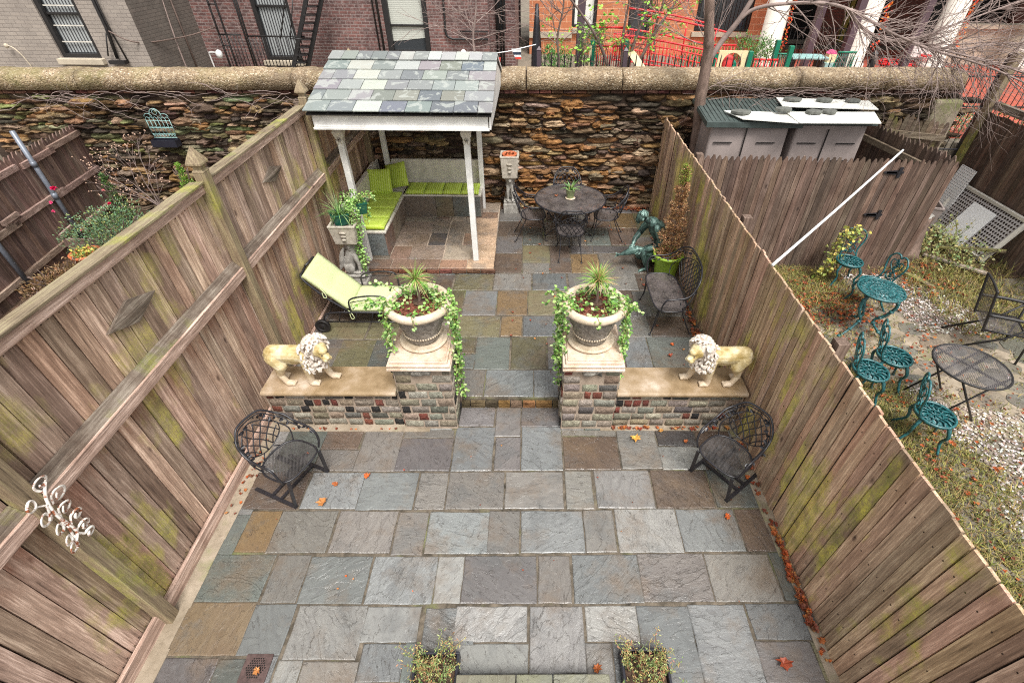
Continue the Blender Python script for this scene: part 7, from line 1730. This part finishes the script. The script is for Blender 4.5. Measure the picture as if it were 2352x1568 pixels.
mb=MB(); rs=random.Random(3); P=[]
for k in range(90): a=k*.55; P.append((12.6+(.55+.2*rs.random())*math.cos(a),18.6+(.35+.15*rs.random())*math.sin(a),ZB+.05+.1*rs.random()))
mb.tube(spline(P,3),.028,5); tag(mb.build('garden_hose','red',loc=(12.6,18.6,ZB)),'red garden hose lying in a loose heap on the play floor','hose')
t=T('toy_heap','small heap of yellow and white toys behind the right end of the wall','toy',(11.2,14.6,ZB),world=True)
for k,(c,s) in enumerate((((.8,.5,.05),.12),((.8,.8,.8),.1),((.75,.1,.05),.07),((.02,.1,.4),.08))): mb=MB(); mb.ell((10.9+k*.22,14.6+.05*k,ZB+.5+.05*(k%2)),(s*1.4,s,s*.8),9,6,col=c); mb.build('toy_piece','vc',t)
mb=MB(); mb.box((11.2,14.6,ZB+.22),(1.0,.5,.44)); mb.build('crate','purple',t)
# bushes and trees behind the wall
BG_=[(.07,.2,.04),(.12,.3,.06),(.18,.38,.1),(.05,.13,.03)]
for (x,y,z,rx,ry,h,n,l) in ((.75,14.2,ZB,.62,.5,1.15,520,'dense green bush below the left orange wall'),(1.65,15.6,ZB,.45,.4,1.45,360,'taller green bush between the steel post and the play ramp'),(5.2,17.2,ZB,1.0,.5,.9,420,'green bush under the barred window left of the tree trunk'),(6.8,16.9,ZB,1.0,.6,1.15,620,'broad green bush under the orange wall right of the tree trunk')): shrub('green_bush',l,'shrub',(x,y,z),rx,ry,h,n,.06,BG_)
shrub('ground_shrub','low green and white-leaved shrub behind the iron fence past the wall end','shrub',(9.4,11.2,.5),.9,.5,1.1,520,.05,[(.12,.28,.06),(.2,.38,.12),(.7,.72,.6),(.07,.15,.04)])
shrub('ground_shrub','green shrub filling the gap right of the tall fence post','shrub',(11.2,11.4,.4),1.3,.6,1.0,520,.06,BG_)
t=T('young_tree','slender multi-stemmed tree with sparse green leaves behind the wall','tree',(2.1,12.2,ZB)); mb=MB(); rs=random.Random(8); tips=[]
for P in ([(.0,0,0),(.02,0,.9),(.12,0,1.5),(.28,0,2.1),(.42,0,2.8)],[(-.02,0,0),(-.05,.1,.9),(-.12,.1,1.6),(-.05,.1,2.4)],[(-.1,0,0),(-.3,0,.8),(-.5,.0,1.3),(-.75,0,1.7),(-1.1,0,2.1),(-1.4,0,2.4)],[(.1,0,0),(.2,.1,.8),(.5,.1,1.6),(1.0,.1,2.4)]):
    S_=spline(P,4); mb.tube(S_,[.05-.035*i/len(S_) for i in range(len(S_))],7)
    for k in range(9): twigs(mb,S_[rs.randint(5,len(S_)-1)],(rs.uniform(-1,1),rs.uniform(-1,1),rs.uniform(-.2,1)),rs.uniform(.3,.7),.009,2,rs,.6,0,4,3,tips,.003)
mb.build('branches','twigd',t); mb=MB()
for q in tips:
    if rs.random()<.55:
        for _ in range(3): mb.leaf(q+Vector((U(-.05,.05),U(-.05,.05),U(-.05,.05))),(U(-1,1),U(-1,1),U(-.4,.6)),.085,.05,vary(rnd.choice([(.25,.5,.05),(.35,.62,.08),(.18,.4,.05)]),.2))
mb.build('leaves','leaf',t)
for (x,y,l,sd,h) in ((.62,13.1,'thin crooked bare tree in front of the left orange brick wall',31,2.6),(-1.3,12.6,'pale bare sapling spreading over the roof ridge of the shelter',37,2.7),(3.2,14.6,'bare red-budded tree in front of the dark window near the trunk fork',41,2.4)):
    t=T('bare_tree',l,'tree',(x,y,ZB)); mb=MB(); rs=random.Random(sd); S_=spline([(0,0,0),(.03,0,.9),(-.03,.02,1.5),(.08,0,2.1),(.05,0,h)],4); mb.tube(S_,[.035-.02*i/len(S_) for i in range(len(S_))],6); mb.build('trunk','twigd' if x>0 else 'twig',t); mb=MB(); tips=[]
    for k in range(22): twigs(mb,S_[rs.randint(7,len(S_)-1)],(rs.uniform(-1,1),rs.uniform(-.6,.6),rs.uniform(-.1,1)),rs.uniform(.5,.9),.011,2,rs,.55,.01,4,3,tips,.0035)
    mb.build('branches','twig' if x<3 else 'twigd',t)
    if x>3:
        mb=MB()
        for q in tips: mb.leaf(q,(U(-1,1),U(-1,1),U(-1,1)),.06,.04,vary((.7,.06,.1),.3))
        mb.build('red_buds','dryleaf',t)
